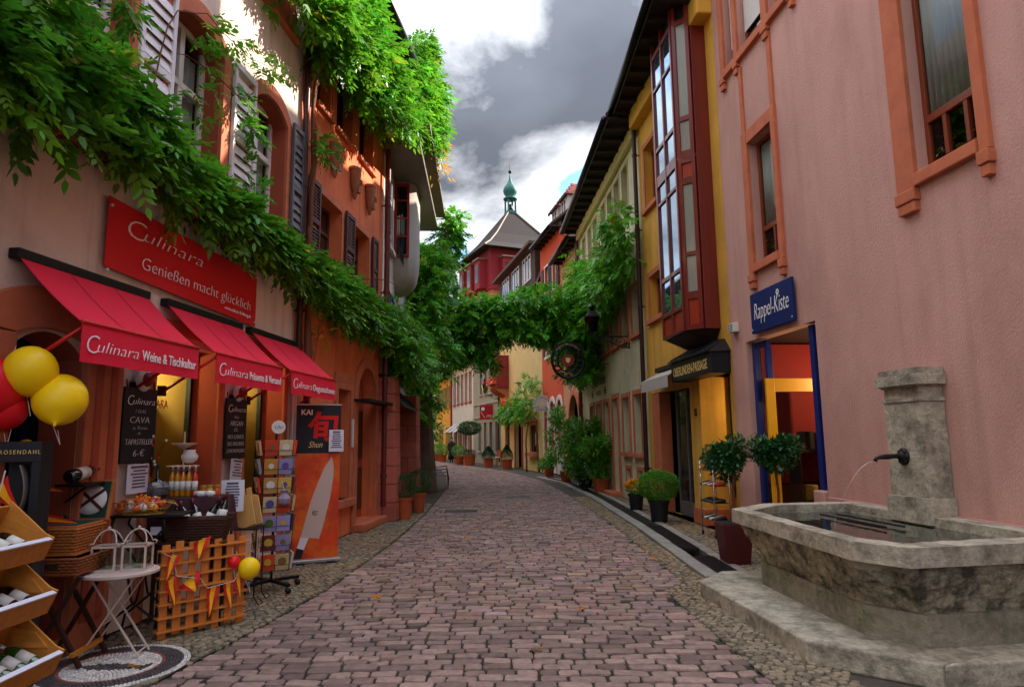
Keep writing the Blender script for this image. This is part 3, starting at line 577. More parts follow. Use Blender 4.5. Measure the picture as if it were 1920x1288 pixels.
text('Rappel-Kiste', .36, m_wl, t, (0, .0425, .2), sx=.56, shear=.18, off=-.004)
for s in (-.58, .58): MB().tube([(s, .04, .06), (s, .046, .06)], .012, 10).build('screw', m_white, t)
for k in range(6): a = k * math.pi / 3; MB().tube([(-.23 + .03 * math.cos(a), .041, .48 + .03 * math.sin(a)), (-.23 + .03 * math.cos(a), .044, .48 + .03 * math.sin(a))], .014, 8).build('flower_mark', m_wl, t)

# ------------------------------------------------------------------ stone fountain
m_fs = M('fountain_limestone', '#b8ac96', .92, .4, 20, 1.0, 16, dirt='#4a4336', dirt_amt=.75, dirt_scale=4, detail=12, bd=.03, dp=(.44, .66))
m_fr = M('fountain_rough_stone', '#c2b598', .95, .45, 14, 1.0, 8, dirt='#2b241a', dirt_amt=.85, dirt_scale=5, detail=12, bd=.09, dp=(.42, .6))
m_fb = M('fountain_base_stone', '#978d79', .92, .4, 16, 1.0, 14, dirt='#3c4c20', dirt_amt=.85, dirt_scale=2.4, detail=12, bd=.04)
ft = thing('stone_fountain', 'old stone trough fountain with pillar spout on a low octagonal step by the pink wall', 'fountain', R1)
def inset(P, k, c=(5.3, .85)): return [(c[0] + (x - c[0]) * k, max(.03, c[1] + (y - c[1]) * k) if y > .1 else y) for x, y in P]
STEP = [(6.45, 2.12), (4.37, 2.14), (3.76, 1.55), (3.76, .04), (7.3, .04), (7.3, 1.25)]
# step of separate slabs
def slab(P, z0=-.03, z1=.14): MB().prism(P, z0, z1).build('step_slab', m_fs, ft, bevel=.018, seg=3)
g = .006
slab([(6.45, 2.12), (5.62 + g, 2.126), (5.62 + g, 1.3), (6.9, 1.3), (6.9, 1.7)]); slab([(5.62 - g, 2.126), (4.37, 2.14), (4.2 , 1.3), (5.62 - g, 1.3)]); slab([(4.37 - g, 2.135), (3.76, 1.55 + g), (3.9, 1.1), (4.2 - 2 * g, 1.3)]); slab([(3.76, 1.55 - g), (3.76, .04), (4.6, .04), (4.6, 1.28), (4.2, 1.29), (3.9, 1.1 - g)]); slab([(6.9, 1.29), (4.61, 1.29), (4.61, .04), (7.2, .04), (7.2, 1.1)])
BASE = [(6.2, 1.56), (4.42, 1.64), (4.06, 1.4), (4.1, .04), (6.75, .04), (6.75, 1.05)]; RIM = [(6.53, 1.70), (4.22, 1.82), (3.88, 1.62), (3.98, .04), (7.0, .04), (7.0, 1.1)]
def rough(mb, amp, sub, name, mat, parent, seed, bevel=0):
    o = mb.build(name, mat, parent); me = o.data; import bmesh
    bm = bmesh.new(); bm.from_mesh(me); bmesh.ops.subdivide_edges(bm, edges=bm.edges[:], cuts=sub, use_grid_fill=True); bm.normal_update(); from mathutils import noise
    for v in bm.verts:
        p = v.co + Vector((seed, 0, 0)); d = noise.fractal(p * 3.1, .8, 2.1, 6) * amp * .6 + noise.fractal(p * 11, .7, 2.2, 5) * amp * .5; v.co += v.normal * d
    bm.to_mesh(me); bm.free(); me.polygons.foreach_set('use_smooth', [True] * len(me.polygons)); me.set_sharp_from_angle(angle=R(50)); return o
rough(MB().prism(BASE, .135, .36), .007, 18, 'base_course', m_fb, ft, 3)
def shrink(P, d): 
    c = Vector((5.4, .8)); return [tuple(Vector(p) + (c - Vector(p)).normalized() * d) if p[1] > .1 else (p[0] + (d if p[0] < 5 else -d), p[1]) for p in P]
rough(MB().frustum(shrink(BASE, .06), shrink(RIM, .06), .34, .72), .045, 34, 'basin_wall', m_fr, ft, 7)
inn = shrink(RIM, .24)
inn = [(x, max(y, .26)) for x, y in inn]
mb = MB(); n = 6
V = [(p[0], p[1], z) for z in (.715, .85) for p in RIM] + [(p[0], p[1], z) for z in (.85, .74, .66) for p in inn]
F = [(i, (i + 1) % n, (i + 1) % n + n, i + n) for i in range(n)] + [(n + i, n + (i + 1) % n, 2 * n + (i + 1) % n, 2 * n + i) for i in range(n)]
for k in (2, 3): F += [(k * n + i, k * n + (i + 1) % n, (k + 1) * n + (i + 1) % n, (k + 1) * n + i) for i in range(n)]
F.append(tuple(4 * n + i for i in range(n)))
mb.add(V, F); rough(mb, .009, 14, 'rim', m_fs, ft, 21)
wm = bpy.data.materials.new('fountain_water'); wm.use_nodes = True; p_ = wm.node_tree.nodes['Principled BSDF']; p_.inputs['Base Color'].default_value = lin('#2b3328'); p_.inputs['Roughness'].default_value = .03; p_.inputs['Specular IOR Level'].default_value = .7
nz_ = wm.node_tree.nodes.new('ShaderNodeTexNoise'); nz_.inputs['Scale'].default_value = 9; bp_ = wm.node_tree.nodes.new('ShaderNodeBump'); bp_.inputs['Strength'].default_value = .25; bp_.inputs['Distance'].default_value = .02; wm.node_tree.links.new(nz_.outputs[0], bp_.inputs['Height']); wm.node_tree.links.new(bp_.outputs[0], p_.inputs['Normal'])
MB().prism(shrink(RIM, .22), .70, .765).build('water', wm, ft)
for y_ in (.62, .80): MB().tube([(6.35, y_, .79), (5.3, y_, .79)], .010, 8).build('rest_bar', m_iron, ft)
MB().box(4.0, 4.02, .3, .55, .73, .83).build('name_plate', m_sstd, ft)
# pillar
pl = link('pillar', None, ft); a0, a1, d0 = 5.42, 5.93, .27
rough(MB().box(a0, a1, .01, d0, 1.02, 1.93), .006, 14, 'shaft', m_fs, pl, 5)
for x0, x1, y1, z0, z1 in ((a0 - .035, a1 + .035, d0 + .035, .78, 1.02), (a0 - .012, a1 + .012, d0 + .012, 1.93, 1.965), (a0 + .01, a1 - .01, d0 - .01, 1.965, 2.07), (a0 - .05, a1 + .05, d0 + .05, 2.09, 2.19), (a0 - .025, a1 + .025, d0 + .025, 2.19, 2.25)): rough(MB().box(x0, x1, .01, y1, z0, z1), .004, 8, 'moulding', m_fs, pl, z0 * 9)
MB().frustum([(a0, .01), (a1, .01), (a1, d0), (a0, d0)][::1], [(a0 - .04, .01), (a1 + .04, .01), (a1 + .04, d0 + .04), (a0 - .04, d0 + .04)], 2.065, 2.095).build('cove', m_fs, pl)
c = 5.7
sp = link('spout', None, ft)
mb = MB(); mb.lathe([(.085, 0), (.085, .012), (.06, .03), (.035, .035), (.03, .05)], 18).xf(Matrix.Translation((c, d0 - .002, 1.40)) @ Matrix.Rotation(-math.pi / 2, 4, 'X')); mb.build('rosette', m_iron, sp, smooth=True)
for k in range(8): t = k * math.pi / 4; MB().ball((c + .065 * math.cos(t), d0 + .016, 1.40 + .065 * math.sin(t)), .016, 8).build('rosette_petal', m_iron, sp, smooth=True)
MB().tube([(c, d0 + .03, 1.40), (c, d0 + .1, 1.405), (c, d0 + .18, 1.40), (c, d0 + .25, 1.395), (c, d0 + .29, 1.385), (c, d0 + .305, 1.36)], [.026, .022, .028, .02, .017, .021], 10).build('spout_pipe', m_iron, sp, smooth=True)
wj = [(c + .10 * t, d0 + .305 + .42 * t, 1.365 - .05 * t - .56 * t * t) for t in np.linspace(0, 1, 14)]
MB().tube(wj, [.005] * 6 + [.0042, .0055, .004, .0058, .0038, .006, .0045, .007], 8).build('water_jet', glassmat('jet_water', '#f4f8f8', .12, .1, .5), ft, smooth=True)
P, A, Ls = clumps([(4.3, 1.72, .37), (5.6, 1.62, .365), (6.1, 1.60, .37), (4.9, 1.66, .37)], [.05] * 4, 10, .05); leafobj('weed', leafmat('leaf_weed', '#4f7a22'), ft, P, A, Ls, 3)['kind'] = 'stuff'
# ------------------------------------------------------------------ yellow house with the wooden bay window
b = thing('yellow_house', 'ochre yellow house carrying a red-brown wooden bay window over a shop passage', 'house', R2)
PASS = rect(.14, 1.52, 0, 2.72); DOOR = rect(2.05, 4.45, 0, 2.6); WA = rect(3.5, 4.3, 6.95, 8.45); WB = rect(3.42, 4.3, 4.3, 5.3)
wall('wall', m_yel, b, [(.004, 0), (.004, 9.7), (4.78, 9.7), (4.78, 0)], [PASS, DOOR, WA, WB], .2, .4)
MB().prism([(1.52, -1.3), (1.9, -1.3), (1.9, -.2), (1.52, -.2)], 0, 2.72).build('passage_jamb', m_yel, b)
MB().box(1.50, 2.07, -1.2, .03, 0, .3).build('pier_base', m_sst, b, bevel=.012)
body(b, .01, 4.78, 9.6, m_room, -2.6); MB().box(.01, 4.78, -2.6, -.21, 3.0, 9.6).build('upper_floors', m_room, b)
for s0, s1, z0, z1 in ((3.5, 4.3, 6.95, 8.45), (3.42, 4.3, 4.3, 5.3)): facade_window(b, s0, s1, z0, z1, m_sst, m_sst, m_dkg, .13, True, 1, ())
MB().prism([(.002, -.02), (.002, .28), (.6, .28), (.6, -.02)], 9.1, 9.6).build('cornice', m_yel, b, bevel=.03); MB().prism([(2.3, -.02), (2.3, .24), (4.7, .24), (4.7, -.02)], 9.15, 9.6).build('cornice', m_yel, b, bevel=.03)
eave(b, 0.0, 4.9, 9.62, 1.0, .62, .075); roof_slope(b, 0.0, 4.9, 9.62, 1.0, .62)
room(b, .14, 1.52, .0, 2.72, -.9, -2.5, m_room, 'passage_shop')
pf = link('passage_front', None, b); mb = MB(); mb.box(.16, .21, -.62, -.56, .5, 2.7).box(1.46, 1.51, -.62, -.56, .5, 2.7).box(.21, 1.46, -.62, -.56, .5, .58).box(.21, 1.46, -.62, -.56, 2.62, 2.7).box(.8, .84, -.62, -.56, .58, 2.62); mb.build('shop_frame', m_black, pf, bevel=.005)
MB().box(.21, .8, -.595, -.588, .58, 2.62).build('pane', m_clear, pf); MB().box(.84, 1.46, -.595, -.588, .58, 2.62).build('pane', m_clear, pf); MB().box(.14, 1.52, -.64, -.54, 0, .5).build('stall_riser', m_sst, pf)
for i in range(7): lampball('string_light', 'small lit red-orange lantern in the string inside the passage shop', R2, 1.15 - .02 * i, -.95 - .05 * i, 2.45 - .09 * i, .028, ('#ff7a30', '#ff4a20', '#ffb050')[i % 3], 3 if i % 3 == 0 else 0, 'lantern string in the passage shop', False)
for i in range(4): t = thing('bag_display', 'bag on a stand behind the passage shop window, ' + ('tan', 'black', 'wine red', 'white')[i] + ' one', 'bag', R2, .35 + .3 * i, -1.0, .62); MB().lathe([(.02, 0), (.1, .02), (.11, .25), (.05, .42), (.012, .44), (.012, .75)], 12).build('bag', M('bag%d' % i, ('#8a6238', '#1c1a1a', '#6d1f22', '#b9b2a6')[i], .5), t, smooth=True)
# open shop to the left of the passage
room(b, 2.05, 4.45, 0, 2.6, -.25, -2.5, m_room, 'shoe_shop'); sf = link('shoe_shop_front', None, b)
mb = MB(); mb.box(2.08, 2.14, -.22, -.16, .02, 2.58).box(2.7, 2.76, -.22, -.16, .02, 2.58).box(3.3, 3.36, -.22, -.16, .02, 2.58).box(2.14, 2.7, -.22, -.16, .02, .3).box(2.76, 3.3, -.22, -.16, .02, .3); mb.build('shop_frame', M('grey_frame', '#5a5652', .5), sf, bevel=.005)
for a, c in ((2.14, 2.7), (2.76, 3.3)): MB().box(a, c, -.195, -.188, .3, 2.58).build('pane', m_clear, sf)
MB().box(3.9, 4.44, -.24, .02, 0, 2.58).build('red_jamb', m_sst, sf); MB().box(3.36, 3.9, -.5, -.45, 0, 2.58).build('dark_door', m_soff, sf)
for z in (.95, 1.35): MB().lathe([(.0, 0), (.05, 0), (.05, .004)], 14).xf(Matrix.Translation((2.45, -.185, z)) @ Matrix.Diagonal((1, 1, 2.4, 1)) @ Matrix.Rotation(-math.pi / 2, 4, 'X')).build('shoe_decal', m_soff, sf)
MB().box(1.72, 1.8, .001, .02, 2.0, 2.14).build('door_bell', m_black, b)
pipe(b, 4.72, .3, 9.4, .12, .055)
# wooden bay window
bw = thing('bay_window', 'two-storey red-brown wooden bay window with sky-reflecting panes on the yellow house', 'bay window', R2)
m_bay = M('bay_mahogany', '#6e1f12', .38, .3, 6, .15, 30, coat=.25, stretch=(1, 1, .12)); m_bayp = M('bay_panel', '#9a3015', .4, .25, 6, .1, 30, stretch=(1, 1, .12)); m_sky = M('bay_glass', '#90a8bd', .02, .05, 2, spec=1.0, metal=.9)
BO = [(2.05, 0.002), (2.05, .25), (1.84, .5), (.66, .5), (.42, .27), (.42, 0.002)]
MB().frustum([(1.7, .0), (1.65, .06), (1.5, .1), (.9, .1), (.7, .06), (.65, 0)], BO, 3.2, 3.45).build('bay_foot', m_soff, bw)
MB().prism([(x + (.0), y * .94) for x, y in BO], 3.45, 9.6).build('bay_core', m_room, bw)
def face(p, q, zs, panel_rows):
    """one flat side of the bay from p to q: posts, rails, panes"""
    p, q = Vector((*p, 0)), Vector((*q, 0)); d = (q - p); l = d.length; d.normalize(); nn = Vector((d.y, -d.x, 0))
    if nn.dot(((p + q) / 2) - Vector((1.24, 0, 0))) < 0: nn = -nn
    def bx(a0, a1, z0, z1, t, mat, name):
        c = p + d * (a0 + a1) / 2 + nn * t / 2; c.z = (z0 + z1) / 2; return MB().obox(c, d * (a1 - a0) / 2, nn * (t / 2 + .012), Vector((0, 0, (z1 - z0) / 2))).build(name, mat, bw, bevel=.005)
    return bx, l
FRONT, SIDE = face((.66, .5), (1.84, .5), 0, 0), face((.42, .27), (.66, .5), 0, 0)
SIDE2 = face((1.84, .5), (2.05, .25), 0, 0); RET = face((.42, .002), (.42, .27), 0, 0)
for bx, l in (FRONT,):
    for a in (0, l / 2 - .03, l - .06): bx(a, a + .06, 3.46, 9.58, .05, m_bay, 'post')
    for z0, z1 in ((3.46, 3.52), (3.86, 3.94), (4.55, 4.63), (6.1, 6.16), (6.50, 6.72), (7.22, 7.3), (8.5, 8.56), (9.2, 9.3)):
        for a in (.06, l / 2 + .03): bx(a, a + l / 2 - .09, z0, z1, .042, m_bay, 'rail')
    for z0, z1, mt in ((3.52, 3.86, m_bayp), (3.94, 4.55, m_sky), (4.63, 6.1, m_sky), (6.16, 6.5, m_sky), (6.72, 7.22, m_sky), (7.3, 8.5, m_sky), (8.56, 9.2, m_sky)):
        for a in (.06, l / 2 + .03): bx(a, a + l / 2 - .09, z0, z1, .012, mt, 'pane' if mt is m_sky else 'panel')
m_bcur = M('bay_side_pane', '#8f8d80', .15, .25, 8, spec=.6, stretch=(14, 1, .5))
for bx, l in (SIDE, SIDE2):
    for a in (0, l - .07): bx(a, a + .07, 3.46, 9.58, .045, m_bay, 'post')
    for z0, z1 in ((3.46, 3.56), (4.0, 4.14), (4.78, 4.86), (6.1, 6.24), (6.5, 6.74), (7.3, 7.4), (9.2, 9.3)): bx(.07, l - .07, z0, z1, .04, m_bay, 'rail')
    for z0, z1, mt in ((3.56, 4.0, m_bayp), (4.14, 4.78, m_bcur), (4.86, 6.1, m_bcur), (6.24, 6.5, m_bayp), (6.74, 7.3, m_bcur), (7.4, 9.2, m_bcur)): bx(.07, l - .07, z0, z1, .014, mt, 'pane' if mt is m_bcur else 'panel')
bx, l = RET; bx(0, l, 3.46, 9.58, .03, m_bay, 'return_board')
for z in (6.6,): MB().prism([(x + (.03 if x > 1 else -.03), y + .045 if y > .1 else y) for x, y in BO], z - .02, z + .03).build('string_course', m_bay, bw, bevel=.008)
# passage canopy and grey awning
t = thing('passage_canopy', 'black sheet-metal canopy with gold lettering over the passage entrance', 'canopy', R2, 0, 0, 2.6); m_can = M('black_canopy', '#191a1d', .45, .2, 5, .1, 30, metal=.2)
MB().prism([(.06, .003), (.06, .36), (2.02, .36), (2.02, .003)], .06, .42).build('fascia_box', m_can, t, bevel=.01)
MB().add([(.02, .0, .42), (.02, .41, .42), (2.06, .41, .42), (2.06, 0, .42), (.25, 0, .66), (1.8, 0, .66), (.02, .41, .45), (2.06, .41, .45), (.3, .06, .66), (1.75, .06, .66)], [(0, 1, 2, 3), (1, 6, 7, 2), (6, 8, 9, 7), (0, 4, 8, 6, 1), (3, 2, 7, 9, 5), (4, 5, 9, 8)]).build('canopy_roof', m_can, t)
for i in range(8): s = .15 + i * .25; MB().bar((s, .405, .462), (.3 + (s - .02) * .71, .062, .672), .025, .02).build('standing_seam', m_can, t)
text('OBERLINDEN-PASSAGE', .235, m_gold, t, (1.04, .3615, .15), sx=.70, off=.003)
mb = MB(); mb.box(.1, .32, .3605, .3625, .1, .11); MB().box(.055, .0565, .08, .28, .12, .36).build('end_panel', m_can, t)
t = thing('awning', 'pale grey half-rolled awning beside the black passage canopy', 'awning', R2, 0, 0, 2.6); m_aw = M('grey_awning_cloth', '#b0aaa2', .9, .1, 4)
MB().add([(2.05, .02, .42), (3.85, .02, .42), (3.85, .42, .22), (2.05, .42, .22), (2.05, .02, .40), (3.85, .02, .40), (3.85, .42, .2), (2.05, .42, .2)], [(0, 1, 2, 3), (4, 7, 6, 5), (0, 3, 7, 4), (1, 5, 6, 2), (0, 4, 5, 1), (2, 6, 7, 3)]).build('canopy', m_aw, t); MB().box(2.05, 3.85, .425, .432, -.02, .22).build('valance', m_aw, t); MB().box(2.04, 3.9, 0, .09, .43, .52).build('cassette', m_black, t)

# dormers with scale tiles on the roofs of the yellow and the grey-green house
def dormer(parent, s, z, w_=1.3, h=1.0, dep=1.8, n=.15, wallm=None, tiles=True, win=True):
    wallm = wallm or m_soff
    o = link('dormer', None, parent); o.location = (s, n, z); hw = w_ / 2
    MB().prism([(-hw, 0), (hw, 0), (hw, -dep), (-hw, -dep)], 0, h).build('dormer_wall', wallm, o)
    MB().add([(-hw - .12, .14, h), (hw + .12, .14, h), (hw + .12, -dep, h), (-hw - .12, -dep, h), (-hw * .3, -.35, h + .65), (hw * .3, -.35, h + .65), (hw * .3, -dep, h + .65), (-hw * .3, -dep, h + .65)], [(0, 3, 2, 1), (0, 1, 5, 4), (1, 2, 6, 5), (3, 0, 4, 7), (4, 5, 6, 7), (2, 3, 7, 6)]).build('dormer_roof', m_roof if not tiles else m_tile, o)
    MB().box(-hw - .14, hw + .14, .10, .17, h - .1, h + .03).build('dormer_fascia', m_soff, o)
    if win: window(o, -hw + .15, hw - .15, .15, h - .1, .03, m_white if wallm is not m_soff else m_soff, m_dkg, 2, (), .05, name='dormer_window')
    if tiles:
        ti = MB(); 
        for sl in (0, 1):
            for r_ in range(6):
                f = r_ / 6
                for k in range(7):
                    u = (k + (.5 if r_ % 2 else 0)) / 7
                    if sl == 0: A_ = Vector((-hw - .12, .14, h)).lerp(Vector((-hw * .3, -.35, h + .65)), f); B_ = Vector((hw + .12, .14, h)).lerp(Vector((hw * .3, -.35, h + .65)), f); upd = Vector((0, -.49, .65)).normalized()
                    else: A_ = Vector((-hw - .12, -dep, h)).lerp(Vector((-hw * .3, -dep, h + .65)), f); B_ = Vector((-hw - .12, .14, h)).lerp(Vector((-hw * .3, -.35, h + .65)), f); upd = Vector((hw * .7 + .12, 0, .65)).normalized()
                    p = A_.lerp(B_, u); d = (B_ - A_).normalized(); nn = d.cross(upd); nn = nn if nn.z > 0 else -nn; hw_ = (B_ - A_).length / 14
                    ti.obox(p + upd * .07 + nn * .025, d * hw_ * .93, upd * .085, nn * .010)
        o2 = ti.build('roof_tiles', m_tile, o); o2['kind'] = 'stuff'
    return o

# ------------------------------------------------------------------ grey-green wine tavern
b2 = thing('tavern_house', 'long grey-green plastered tavern with red sandstone windows and old painted lettering', 'house', R3)
gf = [(.55, 1.35), (1.85, 2.6), (4.45, 5.15), (5.7, 6.4), (6.9, 7.6)]; f1 = [(.32, 1.2), (1.72, 2.5), (2.95, 3.7), (4.2, 4.9), (5.5, 6.2), (6.8, 7.5)]; f2 = [(1.15, 1.8), (2.15, 2.8), (3.1, 3.75), (4.1, 4.75), (5.5, 6.15), (6.5, 7.15), (7.7, 8.3)]
holes = [rect(a, c, 1.22, 2.68) for a, c in gf] + [rect(a, c, 4.2, 5.4) for a, c in f1] + [rect(a, c, 7.5, 8.85) for a, c in f2] + [rect(3.2, 3.9, .12, 2.72), rect(.7, 1.2, .42, .8), rect(1.9, 2.42, .42, .8)]
wall('wall', m_grey, b2, [(.0, 0), (.0, 9.45), (9.05, 9.45), (9.05, 0)], holes, .2, .4)
body(b2, 0, 9.05, 9.4, m_room, -.5)
m_brown = M('tavern_casement', '#4a2416', .5, .2, 6)
for a, c in gf: facade_window(b2, a, c, 1.22, 2.68, m_sst, m_brown, m_dkg, .12, True, 2, (.62,))
for a, c in f1: facade_window(b2, a, c, 4.2, 5.4, m_sst, m_brown, m_dkg, .12, True, 2, (.6,))
m_f2 = M('pale_stone', '#b3a67f', .9, .15, 3, .3, 60)
for a, c in f2: facade_window(b2, a, c, 7.5, 8.85, m_f2, m_f2, m_dkg, .07, True, 2, (.6,), .02)
for a, c in ((.7, 1.2), (1.9, 2.42)):
    facade_window(b2, a, c, .42, .8, m_sst, m_sst, m_room, .09, False, 3, (), .025, -.1, .03)
mb = MB(); mb.box(3.08, 3.2, 0, .04, .12, 2.72).box(3.9, 4.02, 0, .04, .12, 2.72).box(3.08, 4.02, 0, .038, 2.72, 2.86); mb.build('door_surround', m_sst, b2, bevel=.008)
dd = link('door', None, b2); MB().box(3.21, 3.89, -.2, -.15, .12, 2.2).build('door_leaf', m_sstd, dd); MB().box(3.21, 3.89, -.2, -.17, 2.24, 2.7).build('door_light', m_dkg, dd)
for z in (.3, 1.1): MB().box(3.3, 3.52, -.149, -.135, z, z + .7).build('door_panel', m_sst, dd, bevel=.008); MB().box(3.58, 3.8, -.149, -.135, z, z + .7).build('door_panel', m_sst, dd, bevel=.008)
MB().tube([(3.28, -.14, 1.15), (3.28, -.08, 1.15), (3.36, -.08, 1.15)], .012, 8).build('door_handle', m_black, dd)
MB().box(3.05, 4.05, .0, .34, 0, .12).build('doorstep', m_sst, b2, bevel=.015)
MB().box(0, 9.05, 0, .14, 9.05, 9.4).build('cornice', M('cream_cornice', '#c2b27c', .9, .12, 2, .3), b2, bevel=.04)
eave(b2, -.1, 9.2, 9.42, .8, .62, .07); roof_slope(b2, -.1, 9.2, 9.42, .8, .62)
pipe(b2, 8.95, .3, 9.3, .1, .05)
for s_, z_, sz, tx in ((6.05, 3.72, .2, 'RESTAURANT'), (5.95, 3.3, .42, 'Engels Weinstüble'), (6.05, 2.98, .2, 'WEINSTUBE')): text(tx, sz, m_blk, b2, (s_, .004, z_), 'painted_lettering', .72, 0, 'CENTER', .002 if sz > .3 else 0, .001)
for sg in (-1, 1):
    for z_ in (3.78, 3.05):
        s_ = 6.05 + sg * 1.05; MB().tube([(s_ + sg * .14 * math.sin(k * .8) * (1 - k / 12), .004, z_ + .14 * math.cos(k * .8) * (1 - k / 12)) for k in range(11)], .012, 5).build('painted_scroll', m_blk, b2)
for s in (1.2, 3.2): dormer(b2, s, 9.75, 1.3, 1.15, 2.6, -.25)
for s in (6.0, 7.8): dormer(b2, s, 9.75, 1.2, .95, 2.4, -.25, tiles=False)
dormer(b, 3.2, 10.1, 1.3, 1.2, 2.6, -.35)

# ------------------------------------------------------------------ further houses round the bend
def house(name, label, fr, z1, mat, wins, sur, frm, doors=(), eav=True, over=.45, roofm=None, run=4.5, rise=4.2, shut=None, extra_holes=(), cols=2, sw=.1, s1=None, glass=None):
    o = thing(name, label, 'house', fr); s1 = s1 or fr.len; hs = [rect(*w_) for w_ in wins] + list(extra_holes) + [d[0] for d in doors]
    wall('wall', mat, o, [(.003, 0), (.003, z1), (s1 - .003, z1), (s1 - .003, 0)], hs, .18, .35); body(o, .01, s1 - .01, z1 - .05, m_room, -.45, -8)
    for w_ in wins:
        facade_window(o, *w_, sur, frm, glass or m_dkg, sw, True, cols, (.62,), .025, -.12, .05)
        if shut: shutter(o, w_[0] - sw - .36, w_[0] - sw - .02, w_[2], w_[3], shut, .03, .035, .12); shutter(o, w_[1] + sw + .02, w_[1] + sw + .36, w_[2], w_[3], shut, .03, .035, .12)
    if eav: eave(o, -.05, s1 + .05, z1, over, over, .07); roof_slope(o, -.05, s1 + .05, z1, over, over, run, rise, roofm)
    return o
m_peach = M('peach_stucco', '#c98a60', .9, .15, 1.5, .4, 60); m_cream = M('cream_stucco', '#d6c08f', .9, .12, 1.5, .4, 60); m_offw = M('offwhite_stucco', '#c9c0b2', .9, .1, 1.5, .3, 60); m_gst = M('grey_house_stucco', '#8f8a78', .9, .12, 1.5, .3, 60)
m_ory = M('orange_yellow_stucco', '#d9962b', .9, .12, 1.5, .3, 60); m_redp = M('oxblood_paint', '#8c221b', .6, .15, 4); m_ory2 = M('warm_yellow_stucco', '#d9b878', .9, .14, 1.5, .3, 60)
h = house('arched_house', 'narrow peach house with a tall round stone arch next to the tavern', FB[0], 9.2, m_peach, [(.5, 1.2, 4.3, 5.6), (2.2, 2.9, 4.3, 5.6), (1.2, 1.9, 7.0, 8.2)], m_sst, m_brown, extra_holes=[arch(.75, 2.6, 0, 2.3, 3.3)])
o_, i_ = arch(.55, 2.8, 0, 2.3, 3.5), arch(.75, 2.6, 0, 2.3, 3.3); ring(MB(), o_, i_, 0, .05).build('arch_surround', m_sst, h, bevel=.006); MB().prism(i_, -.32, -.28, 'y').build('gate', m_soff, h); pipe(h, .15, .2, 9, .1)
h = house('white_arcade_house', 'white arched ground floor under an orange-red upper wall with dark shutters', FB[1], 10.9, M('orange_red_stucco', '#cf5024', .9, .12, 1.5, .3, 60), [(.7, 1.4, 8.3, 9.7), (2.1, 2.8, 8.3, 9.7), (.7, 1.4, 5.4, 6.8), (2.1, 2.8, 5.4, 6.8)], m_white, m_white, extra_holes=[arch(a, a + .72, .9, 2.9, 3.3) for a in (.3, 1.5, 2.65)], shut=M('dark_green_shutter', '#1f2522', .6), roofm=m_roof)
for a in (.3, 1.5, 2.65):
    ring(MB(), arch(a - .14, a + .86, .9, 2.9, 3.5), arch(a, a + .72, .9, 2.9, 3.3), 0, .06).build('arch_surround', m_white, h, bevel=.01); window(h, a, a + .72, .9, 3.25, -.1, m_white, m_dkg, 2, (.35, .7), .05); MB().box(a - .12, a + .84, 0, .05, .06, .88).build('white_dado', m_white, h, bevel=.01)
for s in (1.0, 2.6): dormer(h, s, 11.6, 1.1, 1.0, 2.2, -.5, m_offw, True)
h = house('arch_door_house', 'warm yellow house with a round arched doorway, flower oriel and dark mansard', FB[2], 9.0, m_ory2, [(7.2, 8.2, 1.1, 2.6)], m_sst, m_brown, eav=False, extra_holes=[arch(4.2, 5.7, 0, 2.0, 2.75), rect(1.2, 2.6, .9, 2.3)])
ring(MB(), arch(4.0, 5.9, 0, 2.0, 2.95), arch(4.2, 5.7, 0, 2.0, 2.75), 0, .05).build('arch_surround', m_sstd, h, bevel=.006); MB().prism(arch(4.2, 5.7, 0, 2.0, 2.75), -.5, -.46, 'y').build('door', m_dkg, h)
window(h, 1.2, 2.6, .9, 2.3, -.1, m_brown, m_dkg, 3, ()); MB().prism([(.9, .0), (2.9, 0), (2.9, .45), (.9, .45)], 2.42, 2.5).build('window_hood', m_sst, h); MB().box(1.1, 2.7, 0, .25, .72, .9).build('sill', m_sst, h)
# oriel on carved corbels
oy = link('oriel', None, h); MB().box(7.2, 8.9, 0, .75, 4.6, 6.5).build('oriel_wall', m_redp, oy); window(oy, 7.35, 8.75, 5.1, 6.3, .8, m_redp, m_dkg, 3, ())
for k in range(4):
    s = 7.3 + k * .48; MB().prism([(0, 4.0), (.75, 4.45), (.75, 4.6), (0, 4.6)], s, s + .2, 'x').build('corbel', m_sst, oy, bevel=.01)
MB().box(-.05, 9.5, -3.0, .3, 9.0, 9.15).build('mansard_eave', m_soff, h); MB().add([(0, .2, 9.15), (9.5, .2, 9.15), (9.5, -1.0, 12.2), (0, -1.0, 12.2), (9.5, -5, 13.6), (0, -5, 13.6)], [(0, 1, 2, 3), (3, 2, 4, 5)]).build('mansard_roof', M('dark_shingle', '#4a342b', .9, .3, 8, .6, 12), h)
MB().box(.6, 9.3, -1.0, .1, 9.4, 11.3).build('dormer_band', M('dark_shingle'), h)
for a in (1.4, 3.9, 6.4): window(h, a, a + 1.7, 9.75, 11.1, .14, m_white, m_dkg, 3, (), .06)
MB().box(.3, 9.5, -1.4, .5, 11.3, 11.45).build('dormer_eave', m_roof, h)
h = house('grey_house', 'pale grey house with tall stone window strips behind the red hanging sign', FB[3], 7.4, m_gst, [(.5, 1.0, 4.6, 6.9), (1.7, 2.2, 4.6, 6.9), (2.9, 3.4, 4.6, 6.9), (4.1, 4.6, 4.6, 6.9), (.5, 1.1, .8, 2.7), (1.8, 2.4, .8, 2.7), (3.1, 3.7, .8, 2.7), (4.4, 5.0, .8, 2.7)], M('grey_stone', '#9d978a', .9, .15, 3), m_redp, cols=1)
MB().box(0, h.location.x * 0 + 6.2, 0, .06, 3.9, 4.02).build('string_course', M('grey_stone'), h); MB().box(0, 6.2, 0, .08, 3.0, 3.1).build('shop_cornice', M('grey_stone'), h); pipe(h, .1, .2, 7.3, .1)
